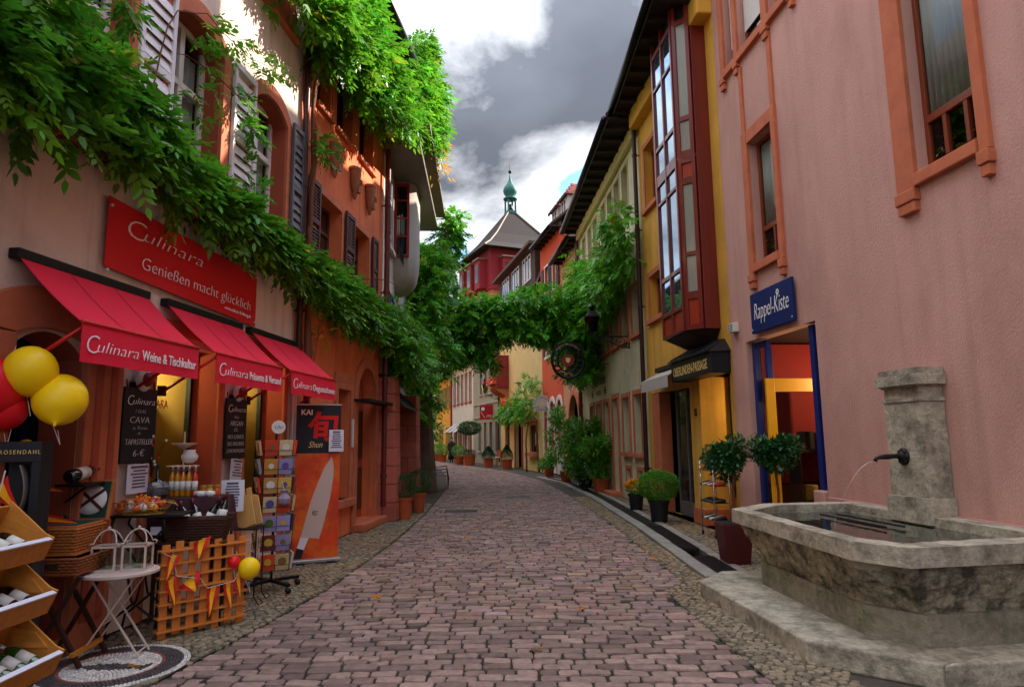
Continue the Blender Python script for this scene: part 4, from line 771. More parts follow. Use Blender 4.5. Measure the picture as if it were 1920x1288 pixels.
h = house('white_red_house', 'white house with oxblood window frames and striped awnings at the bend', FB[4], 7.2, m_offw, [(a, a + .55, 4.3, 6.4) for a in (.6, 1.9, 3.2, 4.5, 5.8)] + [(a, a + .8, .6, 2.4) for a in (.6, 2.2, 3.8, 5.4)], m_redp, m_redp, cols=1, sw=.12)
MB().box(7.0, 7.25, .0, .12, 0, 7.2).build('corner_strip', m_redp, h)
for a in (1.9, 3.5, 5.2): t = thing('striped_awning', 'small slanted awning over the ground floor of the white and oxblood house', 'awning', FB[4], a, .1, 2.4, group='awnings on the white and oxblood house'); MB().add([(-.6, 0, .4), (.6, 0, .4), (.6, .9, -.25), (-.6, .9, -.25), (-.6, 0, .37), (.6, 0, .37), (.6, .9, -.28), (-.6, .9, -.28)], [(0, 1, 2, 3), (7, 6, 5, 4), (0, 3, 7, 4), (1, 5, 6, 2), (2, 6, 7, 3)]).build('canopy', m_aw, t)
h = house('orange_yellow_house', 'bright orange-yellow house with green shutters at the far end', FB[5], 6.8, m_ory, [(a, a + .7, 4.2, 6.0) for a in (1.0, 3.0, 5.0, 7.0)] + [(1.2, 2.0, .3, 2.6), (4.6, 5.6, 0.05, 2.5)], m_ory, m_white, shut=M('grey_green_shutter', '#6f7c58', .7), roofm=M('pale_roof', '#8a7d70', .9, .3, 5, .5, 12))
h = house('cream_end_house', 'sunlit cream house closing the view down the street', FB[6], 8.5, m_cream, [(a, a + .8, z, z + 1.5) for a in (1, 3.2, 5.4, 7.6, 9.8) for z in (.9, 3.6, 6.2)], m_offw, m_white)
endf = Frame(-10.2, 72, -30, 66); h = house('end_gable_house', 'distant pale yellow house across the end of the street', endf, 9, m_cream, [(a, a + .8, z, z + 1.5) for a in (1.2, 3.6, 6) for z in (1, 3.8, 6.4)], m_offw, m_white)

# ------------------------------------------------------------------ town tower
tw = thing('town_tower', 'red timbered tower with steep brown pyramid roof and green copper onion dome', 'tower', WORLD, .0, 57, 0, R(24))
m_towr = M('tower_red', '#8e1f22', .75, .15, 2, .2, 30); m_tr = M('tower_roof_tile', '#261c17', .9, .25, 5, .7, 9); m_cop = M('copper_patina', '#2f6a5c', .6, .25, 5, .2, 20)
a = 3.2; MB().box(-a, a, -a, a, 0, 13.6).build('shaft', m_sst, tw); MB().box(-a - .1, a + .1, -a - .1, a + .1, 13.6, 17.2).build('timber_storey', m_towr, tw)
z0, q = 17.0, 4.1; mb = MB(); prof = [(q, z0), (q * .80, z0 + .62), (q * .55, z0 + 1.75), (.34, z0 + 4.35)]; V = []
for r_, z in prof: V += [(-r_, -r_, z), (r_, -r_, z), (r_, r_, z), (-r_, r_, z)]
mb.add(V, [(4 * k + i, 4 * k + (i + 1) % 4, 4 * k + 4 + (i + 1) % 4, 4 * k + 4 + i) for k in range(3) for i in range(4)] + [(3, 2, 1, 0), (12, 13, 14, 15)]); mb.build('pyramid_roof', m_tr, tw)
for sx_, sy_ in ((-1, -1), (1, -1), (-1, 1), (1, 1)): MB().tube([(sx_ * r_, sy_ * r_, z + .03) for r_, z in prof], .07, 6).build('hip_ridge', M('hip_copper', '#8a6a50', .6), tw)
for sd_ in range(4):
    an = sd_ * math.pi / 2
    for k in (-1.9, 0, 1.9):
        dl = link('red_dormer', None, tw); dl.rotation_euler = (0, 0, an); dl.location = (0, 0, 0)
        MB().box(k - .55, k + .55, -a - .75, -a - .1, 13.8, 16.2).build('dormer_wall', m_towr, dl); MB().box(k - .35, k + .35, -a - .78, -a - .74, 14.3, 15.8).build('dormer_window', m_dkg, dl); MB().box(k - .65, k + .65, -a - .9, -a, 16.2, 16.32).build('dormer_roof', M('hip_copper'), dl)
zc = z0 + 4.3
MB().prism([(-.42, -.42), (.42, -.42), (.42, .42), (-.42, .42)], zc, zc + .25).build('lantern_base', m_cop, tw)
for sx_, sy_ in ((-1, -1), (1, -1), (-1, 1), (1, 1)): MB().box(sx_ * .34 - .06, sx_ * .34 + .06, sy_ * .34 - .06, sy_ * .34 + .06, zc + .25, zc + 1.35).build('lantern_post', m_cop, tw)
MB().lathe([(.02, .5), (.1, .48), (.2, .3), (.24, .05), (.26, 0)], 14, (0, 0, zc + .45)).build('bell', m_iron, tw, smooth=True)
MB().lathe([(.62, 0), (.62, .1), (.4, .16), (.38, .26), (.58, .55), (.64, .82), (.57, 1.1), (.34, 1.4), (.15, 1.75), (.07, 2.1), (.05, 2.5)], 22, (0, 0, zc + 1.35)).build('onion_dome', m_cop, tw, smooth=True)
MB().ball((0, 0, zc + 3.95), .16, 12).build('finial_ball', m_iron, tw, smooth=True); MB().tube([(0, 0, zc + 3.9), (0, 0, zc + 4.9)], [.04, .01], 6).build('finial_spike', m_iron, tw)
# ------------------------------------------------------------------ delicatessen house (left foreground)
b = thing('delicatessen_house', 'beige plastered shop house with red awnings and white louvred shutters', 'house', L1)
ENT = arch(8.77, 9.50, 0, 2.3, 2.48); S1 = rect(6.68, 7.82, .75, 2.62); S2 = rect(4.98, 6.03, .75, 2.62)
UW = [(5.17, 6.12), (6.92, 7.86), (8.5, 9.42), (10.6, 11.5)]
holes = [ENT, S1, S2] + [arch(a, c, 4.15, 6.05, 6.25, 8) for a, c in UW] + [arch(a, c, 7.6, 8.9, 9.1, 8) for a, c in UW]
wall('wall', m_beige, b, [(4.66, 0), (4.66, 10.2), (15, 10.2), (15, 0)], holes, .34, .5, rev=m_sstd)
body(b, 4.66, 15, 10.1, m_room, -2.4); MB().box(4.66, 15, -2.4, -.4, 3.2, 3.9).build('floor_slab', m_room, b)
MB().box(4.66, 4.9, -2.4, -.51, 0, 10).build('party_wall', m_room, b)
def pil(s0, s1, z1, y=.04, z0=0, mat=m_sst): return MB().box(s0, s1, -.002, y, z0, z1).build('pilaster', mat, b, bevel=.01)
pil(8.34, 8.77, 2.42, .07); pil(9.5, 9.95, 2.42, .07); pil(7.82, 7.94, 2.7); pil(6.56, 6.68, 2.7); pil(6.03, 6.14, 2.7); pil(4.87, 4.98, 2.7)
pil(8.42, 8.5, 2.42, .085, .2, m_sstd); pil(8.6, 8.68, 2.42, .085, .2, m_sstd)
ring(MB(), arch(8.34, 9.95, 2.42, 2.46, 2.82)[1:-1], arch(8.77, 9.5, 2.42, 2.425, 2.5)[1:-1], 0, .06).build('entrance_arch', m_sst, b, bevel=.008)
for s0, s1 in ((6.56, 7.94), (4.87, 6.14)): MB().box(s0, s1, -.002, .038, 2.7, 2.84).build('shop_lintel', m_sst, b, bevel=.008); MB().box(s0, s1, -.3, .05, .6, .75).build('shop_sill', m_sst, b, bevel=.012)
m_yroom = M('lit_yellow_room', '#8f7a38', .9, .3, 2)
for s0, s1 in ((6.68, 7.82), (4.98, 6.03)):
    room(b, s0, s1, .75, 2.62, -.345, -1.5, m_yroom, 'shop_interior'); o = link('shop_window', None, b); mb = MB(); mb.box(s0, s0 + .05, -.34, -.28, .75, 2.62).box(s1 - .05, s1, -.34, -.28, .75, 2.62).box(s0 + .05, s1 - .05, -.34, -.28, .75, .82).box(s0 + .05, s1 - .05, -.34, -.28, 2.55, 2.62); mb.build('window_frame', M('dark_green_frame', '#1b2a20', .5), o, bevel=.005); MB().box(s0 + .05, s1 - .05, -.315, -.308, .82, 2.55).build('pane', m_clear, o)
    m_rt = M('red_window_letter', '#a5251c', .6); text('CULINARA', .13, m_rt, o, ((s0 + s1) / 2 + .1, -.305, 1.98), 'window_lettering', .8, 0, 'CENTER'); text('10 Jahre', .12, m_rt, o, ((s0 + s1) / 2 + .15, -.305, 1.80), 'window_lettering', .8, .3, 'CENTER')
for wi, (s0, s1) in enumerate(((6.68, 7.82), (4.98, 6.03))):
    t = thing('goods_shelf', 'shelf of bottles and jars inside the ' + ('nearer', 'farther') [wi] + ' yellow shop window', 'shelf', L1, (s0 + s1) / 2, -.9, .78)
    for z in (.1, .5, .9, 1.3):
        MB().box(-.5, .5, -.14, .14, z - .02, z).build('board', m_soff, t)
        for k in range(9):
            c = random.choice(('#5a2a14', '#1c2a18', '#b08a3a', '#8a2018', '#d0c8b4', '#34404a')); h_ = random.uniform(.12, .28); MB().lathe([(.03, 0), (.032, h_ * .6), (.012, h_ * .75), (.012, h_)], 9, (-.44 + k * .11 + random.uniform(-.02, .02), random.uniform(-.05, .08), z)).build('stock_bottle', M('stock' + c, c, .3), t, smooth=True)
lampball('shop_lamp', 'lit lamp behind the glass of the nearer yellow shop window', L1, 7.2, -.95, 2.4, .04, '#ffdf9a', 13, None, False); lampball('shop_lamp', 'lit lamp behind the glass of the farther yellow shop window', L1, 5.5, -.95, 2.4, .04, '#ffdf9a', 13, None, False)
room(b, 8.77, 9.5, 0, 2.5, -.36, -1.6, m_room, 'entrance_interior')
o = link('entrance_door', None, b); m_nav = M('navy_door_frame', '#141a3c', .5); ring(MB(), arch(8.78, 9.49, 0, 2.0, 2.3), arch(8.86, 9.41, 0, 1.97, 2.22), -.5, -.42).build('door_frame', m_nav, o); MB().prism(arch(8.86, 9.41, 0, 1.97, 2.22), -.47, -.463, 'y').build('pane', m_clear, o)
for k in range(5): t = thing('hanging_bottle', 'dark bottle hanging in the shop entrance behind the balloons', 'bottle', L1, 8.9 + .1 * k, -.85, 1.75, group='bottles hanging in the entrance'); MB().lathe([(.03, 0), (.032, .18), (.012, .24), (.012, .3)], 10).build('bottle', m_dkg if k % 2 else M('amber_glass', '#6a3a12', .1), t, smooth=True)
# first-floor windows with shutters
m_shw = M('pale_shutter_paint', '#d6cecc', .6, .1, 4, .1, 30); m_shg = M('slate_shutter_paint', '#5b5658', .6, .12, 4)
for zb, zs, zt in ((4.15, 6.05, 6.25), (7.6, 8.9, 9.1)):
    for a, c in UW:
        ring(MB(), arch(a - .16, c + .16, zb, zs + .05, zt + .2, 8), arch(a, c, zb, zs, zt, 8), -.002, .04).build('arched_surround', m_sst, b, bevel=.008); MB().box(a - .2, c + .2, -.1, .1, zb - .13, zb).build('sill', m_sst, b, bevel=.012)
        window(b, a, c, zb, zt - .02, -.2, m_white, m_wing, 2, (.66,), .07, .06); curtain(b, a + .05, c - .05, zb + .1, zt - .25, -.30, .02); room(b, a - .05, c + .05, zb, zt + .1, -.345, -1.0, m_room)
for s0, s1, mt, off in ((6.18, 6.72, m_shw, .03), (7.9, 8.43, m_shw, .03), (4.7, 5.08, m_shg, .05), (9.5, 10.05, m_shw, .03)): shutter(b, s0, s1, 4.2, 6.2, mt, off, .045, .125)
for s0, s1 in ((6.2, 6.7), (7.92, 8.42)): shutter(b, s0, s1, 7.65, 9.05, m_shw, .03, .045, .125)
MB().tube([(4.78, .08, 0.1), (4.78, .08, 2.9)], .045, 10).build('downpipe', m_white, b, smooth=True); pipe(b, 4.69, 2.9, 10, .09, .045, m_pipe)
eave(b, 4.6, 15, 10.15, .75, .75)

# ------------------------------------------------------------------ orange house
b = thing('orange_house', 'orange-red plastered house with brown louvred shutters and carved heads', 'house', L1)
GW = rect(2.22, 2.86, .62, 2.5); AD = arch(.74, 1.84, .14, 2.45, 3.0); U1 = [(2.88, 3.86), (1.32, 2.18)]; U2 = [(3.5, 4.1), (2.36, 3.2), (1.1, 1.98)]
wall('wall', m_orange, b, [(.34, 0), (.34, 9.4), (4.65, 9.4), (4.65, 0)], [GW, AD] + [rect(a, c, 4.25, 5.6) for a, c in U1] + [rect(a, c, 7.05, 8.5) for a, c in U2], .3, .45)
body(b, .34, 4.64, 9.35, m_room, -.6)
mb = MB(); mb.box(2.07, 2.22, 0, .04, .62, 2.62).box(2.86, 3.0, 0, .04, .62, 2.62).box(2.07, 3.0, 0, .038, 2.62, 2.78).box(2.22, 2.86, 0, .037, 2.5, 2.62); mb.build('window_surround', m_sst, b, bevel=.008); MB().box(2.0, 3.07, -.25, .09, .48, .62).build('sill', m_sst, b, bevel=.014)
window(b, 2.22, 2.86, .62, 2.5, -.24, m_brown, m_dkg, 2, (.6,)); ring(MB(), arch(.55, 2.03, .14, 2.45, 3.2), arch(.74, 1.84, .14, 2.45, 3.0), 0, .05).build('arch_surround', m_sst, b, bevel=.008)
o = link('door', None, b); MB().prism(arch(.75, 1.83, .14, 2.44, 2.98), -.26, -.22, 'y').build('door_leaf', m_sstd, o); MB().box(.8, 1.78, -.218, -.2, .3, 1.1).build('door_panel', m_brown, o, bevel=.01); MB().box(.8, 1.78, -.218, -.2, 1.25, 2.2).build('door_panel', m_brown, o, bevel=.01)
MB().box(.55, 2.03, 0, .25, 0, .14).build('doorstep', m_sst, b, bevel=.02); MB().box(.5, 2.05, .02, .32, 2.32, 2.37).build('door_hood', m_iron, b); MB().box(2.12, 2.2, .042, .07, 1.5, 2.0).build('name_plate', m_white, b, bevel=.005)
m_shb = M('brown_shutter_paint', '#4b2115', .6, .15, 5)
for a, c in U1: window(b, a, c, 4.25, 5.6, -.2, m_brown, m_dkg, 2, (.66,)); mb = MB(); mb.box(a - .1, a, 0, .03, 4.25, 5.72).box(c, c + .1, 0, .03, 4.25, 5.72).box(a, c, 0, .028, 5.6, 5.72); mb.build('surround', m_sst, b, bevel=.006); MB().box(a - .12, c + .12, -.1, .08, 4.14, 4.25).build('sill', m_sst, b, bevel=.01)
for s0, s1 in ((3.97, 4.42), (2.3, 2.76), (.84, 1.2)): shutter(b, s0, s1, 4.3, 5.68, m_shb, .035, .045, .055)
for a, c in U2: window(b, a, c, 7.05, 8.5, -.2, m_brown, m_dkg, 2, (.66,)); MB().box(a - .06, c + .06, -.1, .07, 6.97, 7.05).build('sill', m_sst, b, bevel=.01)
m_head = M('carved_stone', '#a06a4c', .9, .2, 9, .6, 40)
for s_ in (3.38, 2.34, 1.44):   # carved heads on consoles
    o = link('carved_head', None, b); MB().lathe([(.02, -.32), (.05, -.26), (.05, -.18), (.1, -.1), (.13, .02), (.12, .12), (.14, .16), (.13, .22), (.02, .26)], 14, (s_, .06, 6.36), 1, .8).build('head', m_head, o, smooth=True); MB().obox((s_, .17, 6.36), (.018, 0, 0), (0, .03, -.02), (0, 0, .05)).build('nose', m_head, o); MB().ball((s_ - .045, .15, 6.41), .018, 8).build('eye', m_head, o); MB().ball((s_ + .045, .15, 6.41), .018, 8).build('eye', m_head, o); MB().lathe([(.15, 0), (.16, .05), (.12, .08)], 14, (s_, .05, 6.58), 1, .8).build('crown', m_head, o); MB().obox((s_, .13, 6.23), (.05, 0, 0), (0, .03, 0), (0, 0, .07)).build('beard', m_head, o)
eave(b, .2, 4.7, 9.3, .85, .85, .08, False); roof_slope(b, .2, 4.7, 9.3, .85, .85); pipe(b, .42, .3, 9.2, .13, .06, M('red_downpipe', '#5e2019', .4, .2, 5))

# ------------------------------------------------------------------ sandstone piers and slate canopy between them
def pier(name, label, x0, x1, y0, y1, z1, courses, taper=.0, mat=None):
    o = thing(name, label, 'pier', WORLD, (x0 + x1) / 2, (y0 + y1) / 2, 0, R(-3)); hx, hy = (x1 - x0) / 2, (y1 - y0) / 2; z = -.02; n = courses
    MB().box(-hx + .02, hx - .02 - taper, -hy + .02, hy - .02, 0, z1 - .02).build('mortar_core', M('mortar', '#6a4a3c', .95), o)
    for i in range(n):
        h = z1 / n; k0, k1 = 1 - taper / hx * i / n, 1 - taper / hx * (i + 1) / n; cuts = [-hx, hx] if i % 2 else [-hx, random.uniform(-.1, .1) * hx * 2, hx]
        for a, c in zip(cuts, cuts[1:]):
            g_ = .005; f = lambda v, kk: v if v < 0 else v * kk
            MB().frustum([(f(a, k0) + g_, -hy), (f(c, k0) - g_, -hy), (f(c, k0) - g_, hy), (f(a, k0) + g_, hy)], [(f(a, k1) + g_, -hy), (f(c, k1) - g_, -hy), (f(c, k1) - g_, hy), (f(a, k1) + g_, hy)], i * h + g_, (i + 1) * h - g_).build('stone_block', mat or m_pier, o, bevel=.012)
    return o
o = pier('sandstone_pier', 'dressed red sandstone pier nearest the orange house doorway', -2.95, -2.36, 13.75, 14.25, 2.92, 8, .06); MB().box(-.36, .30, -.3, .3, 2.93, 2.97).build('cap', m_iron, o)
pier('sandstone_pier', 'dressed red sandstone pier behind the potted box balls', -2.95, -2.42, 17.2, 17.7, 2.75, 7, .05)
pier('rough_stone_pier', 'weathered tapering grey-brown stone buttress beside the stacked chairs', -3.25, -2.45, 20.9, 21.7, 4.2, 6, .3, M('weathered_stone', '#75604e', .95, .3, 5, 1.0, 14, dirt='#3d3027', dirt_amt=.7, dirt_scale=3))
t = thing('slate_canopy', 'dark sloping sheet-metal canopy with pale letters between the sandstone piers', 'canopy', WORLD, -2.62, 14.3, 0, R(92.6)); m_sl = M('slate_sheet', '#3f403c', .5, .2, 4, .2, 20)
MB().add([(0, .28, 2.92), (2.95, .28, 2.92), (2.95, -.32, 2.36), (0, -.32, 2.36), (0, .28, 2.88), (2.95, .28, 2.88), (2.95, -.32, 2.31), (0, -.32, 2.31)], [(3, 2, 1, 0), (4, 5, 6, 7), (0, 1, 5, 4), (2, 3, 7, 6), (3, 0, 4, 7), (1, 2, 6, 5)]).build('canopy', m_sl, t)
for i in range(8): s_ = .2 + i * .37; MB().bar((s_, .27, 2.935), (s_, -.315, 2.375), .02, .03).build('standing_seam', m_sl, t)
for s_, ch_ in ((.75, 'C'), (1.3, 'A'), (1.85, 'F'), (2.4, 'E')): text(ch_, .3, M('pale_letter', '#8d8f86', .7), t, (s_, -.10, 2.60), 'lettering', 1, 0, 'CENTER', 0, .002, Euler((R(43), 0, 0)))
t = thing('cream_shopfront', 'narrow cream shop front recessed between the two sandstone piers', 'shop front', WORLD, -2.78, 14.3, 0, R(92.6)); MB().box(0, 2.9, .0, .1, 0, 2.9).build('wall', m_cream, t); MB().box(.5, 1.3, -.02, .0, .1, 2.2).build('door', m_dkg, t); MB().box(1.6, 2.6, -.02, 0, .7, 2.2).build('window', m_dkg, t)

# ------------------------------------------------------------------ white house with the rounded oriel
b = thing('white_oriel_house', 'off-white house with a round-bottomed oriel, deep concrete eaves and blue shutters', 'house', L3)
wall('wall', m_offw, b, [(.0, 0), (0, 9.2), (8.62, 9.2), (8.62, 0)], [rect(7.2, 7.9, 6.0, 7.7), rect(6.6, 7.4, 3.5, 4.9), rect(3.6, 4.4, 3.6, 4.9), rect(1.6, 2.4, 3.6, 4.9)], .2, .4); body(b, 0, 8.6, 9.1, m_room, -.5)
for w_ in ((7.2, 7.9, 6.0, 7.7), (6.6, 7.4, 3.5, 4.9), (3.6, 4.4, 3.6, 4.9), (1.6, 2.4, 3.6, 4.9)): facade_window(b, *w_, m_offw, m_redp, m_dkg, .08, True, 2, (.6,))
m_blu = M('blue_shutter_paint', '#2a4a66', .5, .12, 4); m_gsh = M('pale_grey_shutter', '#8d959b', .5, .12, 4)
for s0, s1 in ((7.5, 7.95), (5.95, 6.45), (8.0, 8.25)): shutter(b, s0, s1, 3.55, 4.85, m_blu, .06, .045, .16)
shutter(b, 7.95, 8.4, 6.05, 7.65, m_gsh, .05, .045, .1)
oy = link('oriel', None, b); O = [(5.6, 0), (5.6, .4), (5.75, .52), (6.75, .52), (6.95, .36), (6.95, 0)]
def osc(k): return [(6.3 + (x - 6.3) * k, y * k) for x, y in O]
mb = MB(); zs = [(5.15, .25), (5.22, .5), (5.35, .72), (5.55, .88), (5.85, .97), (6.1, 1.0), (7.85, 1.0)]; V = []
for z, k in zs: V += [(x, y, z) for x, y in osc(k)]
mb.add(V, [(6 * i + j, 6 * i + (j + 1) % 6, 6 * i + 6 + (j + 1) % 6, 6 * i + 6 + j) for i in range(len(zs) - 1) for j in range(6)] + [tuple(range(6))[::-1]]); smooth_by(mb.build('oriel_wall', M('grey_oriel_stucco', '#a39b90', .9, .12, 1.5, .3, 60, streak=.3), oy), 50)
ow = link('oriel_window', None, oy); ow.location = (6.955, .02, 5.95); ow.rotation_euler = (0, 0, R(90))
mb = MB(); mb.box(0, .06, -.03, 0.0, 0, 1.85).box(.3, .36, -.03, 0, 0, 1.85).box(.06, .3, -.03, 0, 0, .08).box(.06, .3, -.03, 0, 1.77, 1.85)
for z in (.5, .95, 1.4): mb.box(.06, .3, -.028, 0, z, z + .04)
mb.build('red_frame', m_redp, ow); MB().box(.06, .3, -.02, -.01, .05, 1.8).build('pane', m_dkg, ow)
MB().prism([(3.0, 0), (9.0, 0), (9.0, .82), (3.0, .82)], 7.86, 7.98).build('concrete_eave', M('concrete', '#6e665c', .9, .2, 2, .4, 30), b, bevel=.02); MB().prism([(2.8, -.1), (8.9, -.1), (8.9, 1.02), (2.8, 1.02)], 8.35, 8.45).build('upper_eave', M('concrete'), b, bevel=.02); MB().box(2.9, 8.9, -.1, .6, 7.98, 8.35).build('eave_wall', M('ochre_board', '#8f6c38', .85, .2, 4), b)
MB().box(0, 2.8, 0, 1.0, 7.4, 7.5).build('timber_eave', M('ochre_board'), b)
for i in range(4): MB().box(.3 + i * .6, .42 + i * .6, 0, 1.0, 7.25, 7.4).build('eave_board', M('ochre_board'), b)
MB().tube([(0, 1.06, 7.45), (2.8, 1.06, 7.45)], .08, 10).build('gutter', m_gutt, b, smooth=True)
mb = MB()
for i in range(7): mb.tube([(7.0 + i * .12, .25, 5.75), (7.0 + i * .12, .25, 5.98)], .008, 5)
mb.tube([(6.95, .25, 5.98), (7.8, .25, 5.98)], .01, 5).tube([(6.95, .25, 5.75), (7.8, .25, 5.75)], .01, 5); mb.build('flower_rail', m_black, b)
L4 = Frame(-4.6, 32, -3.16, 22.6); house('creeper_house', 'cream house half hidden by creepers on the left beyond the stone buttress', L4, 7.6, m_cream, [(1.5, 2.3, 3.6, 5), (4, 4.8, 3.6, 5), (6.5, 7.3, 3.6, 5), (6.8, 7.8, .8, 2.2)], m_sst, m_brown)
L5 = Frame(-14.5, 60, -4.7, 32.1); house('far_left_house', 'ochre terrace running round the bend on the left', L5, 7.0, m_ory2, [(a, a + .8, z, z + 1.4) for a in (18, 20.5, 23, 25.5, 27.8) for z in (1, 4)], m_sst, m_brown)
# ------------------------------------------------------------------ red awnings, banner and boards of the delicatessen
m_awr = M('red_awning_cloth', '#e01634', .85, .13, 2.2, .15, 200); m_arm = M('red_awning_arm', '#c21a16', .4, .1, 5); m_ban = M('red_banner_cloth', '#cf141c', .7, .1, 2.5, .1, 60)
def ftext(s, parent, sl, sr, y, z, size, mat, name='lettering', shear=0., off=0., ext=.0015):
    o = text(s, size, mat, parent, (sl, y, z), name, 1, shear, 'LEFT', off, ext); xs = [v.co.x for v in o.data.vertices]; x0, x1 = min(xs), max(xs); k = (sl - sr) / (x1 - x0); o.scale = (k, 1, 1); o.location.x = sl + x0 * k; return o
def culinara(parent, sl, sr, y, z, h, mat):
    w_ = sl - sr; ftext('C', parent, sl, sl - w_ * .21, y, z - h * .12, h * 1.55, mat, 'lettering', .15, -.004 * h / .15); ftext('ulinara', parent, sl - w_ * .19, sr, y, z, h, mat, 'lettering', .25, -.003 * h / .15)
AW = [(8.09, 9.56, 'Weine & Tischkultur', 'red awning lettered Weine & Tischkultur over the entrance arch'), (6.32, 7.78, 'Präsente & Versand', 'red awning lettered Präsente & Versand over the nearer shop window'), (4.56, 6.07, 'Degustationen', 'red awning lettered Degustationen over the farther shop window')]
for s0, s1, tx, lb in AW:
    t = thing('red_awning', lb, 'awning', L1, 0, 0, 0, 0, 'red shop awnings')
    n = 10; V = []; 
    for i in range(n + 1):
        f = i / n; V += [(s0, .07 + .53 * f, 2.97 - .5 * f - .025 * math.sin(math.pi * f)), (s1, .07 + .53 * f, 2.97 - .5 * f - .025 * math.sin(math.pi * f))]
    nv = len(V); V += [(x, y, z - .006) for x, y, z in V]; F = [(2 * i, 2 * i + 2, 2 * i + 3, 2 * i + 1) for i in range(n)] + [(nv + 2 * i, nv + 2 * i + 1, nv + 2 * i + 3, nv + 2 * i + 2) for i in range(n)]
    MB().add(V, F).build('canopy', m_awr, t, smooth=True)
    for q in (.33, .67): s = s0 + (s1 - s0) * q; MB().add([(s + dx_, .07 + .53 * i / n, 2.972 - .5 * i / n - .025 * math.sin(math.pi * i / n) + .0015) for i in range(n + 1) for dx_ in (-.009, .009)], [(2 * i, 2 * i + 2, 2 * i + 3, 2 * i + 1) for i in range(n)]).build('seam', M('awning_seam', '#b80f28', .9, .1, 9), t)
    V = []; k = 24
    for i in range(k + 1):
        s = s0 + (s1 - s0) * i / k; d = .006 * math.sin(i * 1.3) + .004 * math.sin(i * 2.9); V += [(s, .604, 2.47), (s, .606 + d * .5, 2.33), (s, .606 + d, 2.19)]
    nv = len(V); V += [(x, y - .005, z) for x, y, z in V]
    F = []
    for i in range(k):
        for j in (0, 1): a = i * 3 + j; F += [(a, a + 3, a + 4, a + 1), (nv + a, nv + a + 1, nv + a + 4, nv + a + 3)]
    MB().add(V, F).build('valance', m_awr, t, smooth=True); MB().tube([(s0, .6, 2.475), (s1, .6, 2.475)], .016, 8).build('front_rail', m_arm, t, smooth=True)
    MB().box(s0 - .02, s1 + .02, .0, .09, 2.95, 3.03).build('cassette', m_black, t, bevel=.01)
    for s in (s0 + .05, s1 - .05): MB().tube([(s, .05, 2.12), (s, .585, 2.45)], .016, 8).build('arm', m_arm, t, smooth=True); MB().box(s - .03, s + .03, 0, .06, 2.07, 2.17).build('arm_bracket', m_black, t)
    L_ = s1 - s0; culinara(t, s1 - L_ * .035, s1 - L_ * .42, .6135, 2.275, .125, m_wl); ftext(tx, t, s1 - L_ * .45, s0 + L_ * .035, .6135, 2.275, .115, m_wl, 'lettering', 0, .001)
t = thing('banner', 'large red cloth banner with white lettering above the awnings', 'banner', L1, 0, .03, 0)
V = []; k = 40
for i in range(k + 1):
    f = i / k; s = 5.94 + 2.73 * f; zt, zb = 3.71 + .05 * f, 3.05 + .08 * f; d = .012 * math.sin(f * 9) + .006 * math.sin(f * 23)
    for g_ in (0, .5, 1): V.append((s, .02 + d * math.sin(math.pi * g_), zt + (zb - zt) * g_))
nv = len(V); V += [(x, y - .006, z) for x, y, z in V]; F = []
for i in range(k):
    for j in (0, 1): a = i * 3 + j; F += [(a, a + 3, a + 4, a + 1), (nv + a, nv + a + 1, nv + a + 4, nv + a + 3)]
MB().add(V, F).build('cloth', m_ban, t, smooth=True)
culinara(t, 8.42, 7.20, .036, 3.49, .17, m_wl); ftext('Genießen macht glücklich', t, 8.2, 6.12, .040, 3.22, .17, m_wl, 'lettering', .1, -.003); ftext('www.culinara-freiburg.de', t, 6.72, 6.1, .040, 3.13, .06, m_wl)
for s in (5.97, 8.64):
    for z in (3.1, 3.68): MB().tube([(s, .018, z), (s, .04, z)], .014, 10).build('eyelet', m_white, t)
m_slate = M('chalkboard_black', '#15161b', .7, .2, 4); m_chalk = M('chalk', '#cfc9c2', .95, .2, 20); m_paper = M('white_paper', '#dcd8e0', .8, .05, 4); m_ink = M('grey_ink', '#5c5866', .9, .1, 9)
def board(label, s0, s1, z0, z1, lines):
    t = thing('chalkboard', label, 'chalkboard', L1, 0, .045, 0); MB().box(s0, s1, 0, .02, z0, z1).build('slate', m_slate, t, bevel=.004); w_ = s1 - s0; culinara(t, s1 - w_ * .1, s0 + w_ * .08, .0215, z1 - .15, .085, m_wl)
    for tx, z, h, f0, f1 in lines: ftext(tx, t, s1 - w_ * f0, s1 - w_ * f1, .0215, z0 + z, h, m_chalk, 'chalk_writing', .1, -.0015)
    for i, (a, c) in enumerate(((s0 + .02, s0 + .06), (s1 - .06, s1 - .02))): MB().tube([((a + c) / 2, .01, z1), ((a + c) / 2, .0, z1 + .07)], .006, 6).build('hook', m_black, t)
board('black chalkboard offering Cava and Tapasteller between the first two awnings', 7.84, 8.31, 1.44, 2.12, [('1 GLAS', .45, .05, .35, .65), ('CAVA', .36, .085, .2, .78), ('o. Perini', .30, .05, .3, .72), ('+', .245, .06, .42, .55), ('TAPASTELLER', .165, .075, .1, .92), ('6-€', .06, .085, .35, .68)])
board('black chalkboard listing Argan oil beside the farther shop window', 6.08, 6.56, 1.43, 2.12, [('Bio', .46, .05, .4, .6), ('ARGAN', .375, .085, .2, .82), ('ÖL', .31, .06, .4, .58), ('BIO-LEINÖL', .225, .07, .12, .9), ('BIO-INGWER', .145, .07, .12, .9), ('ZITRONENGRAS', .065, .065, .08, .95)])
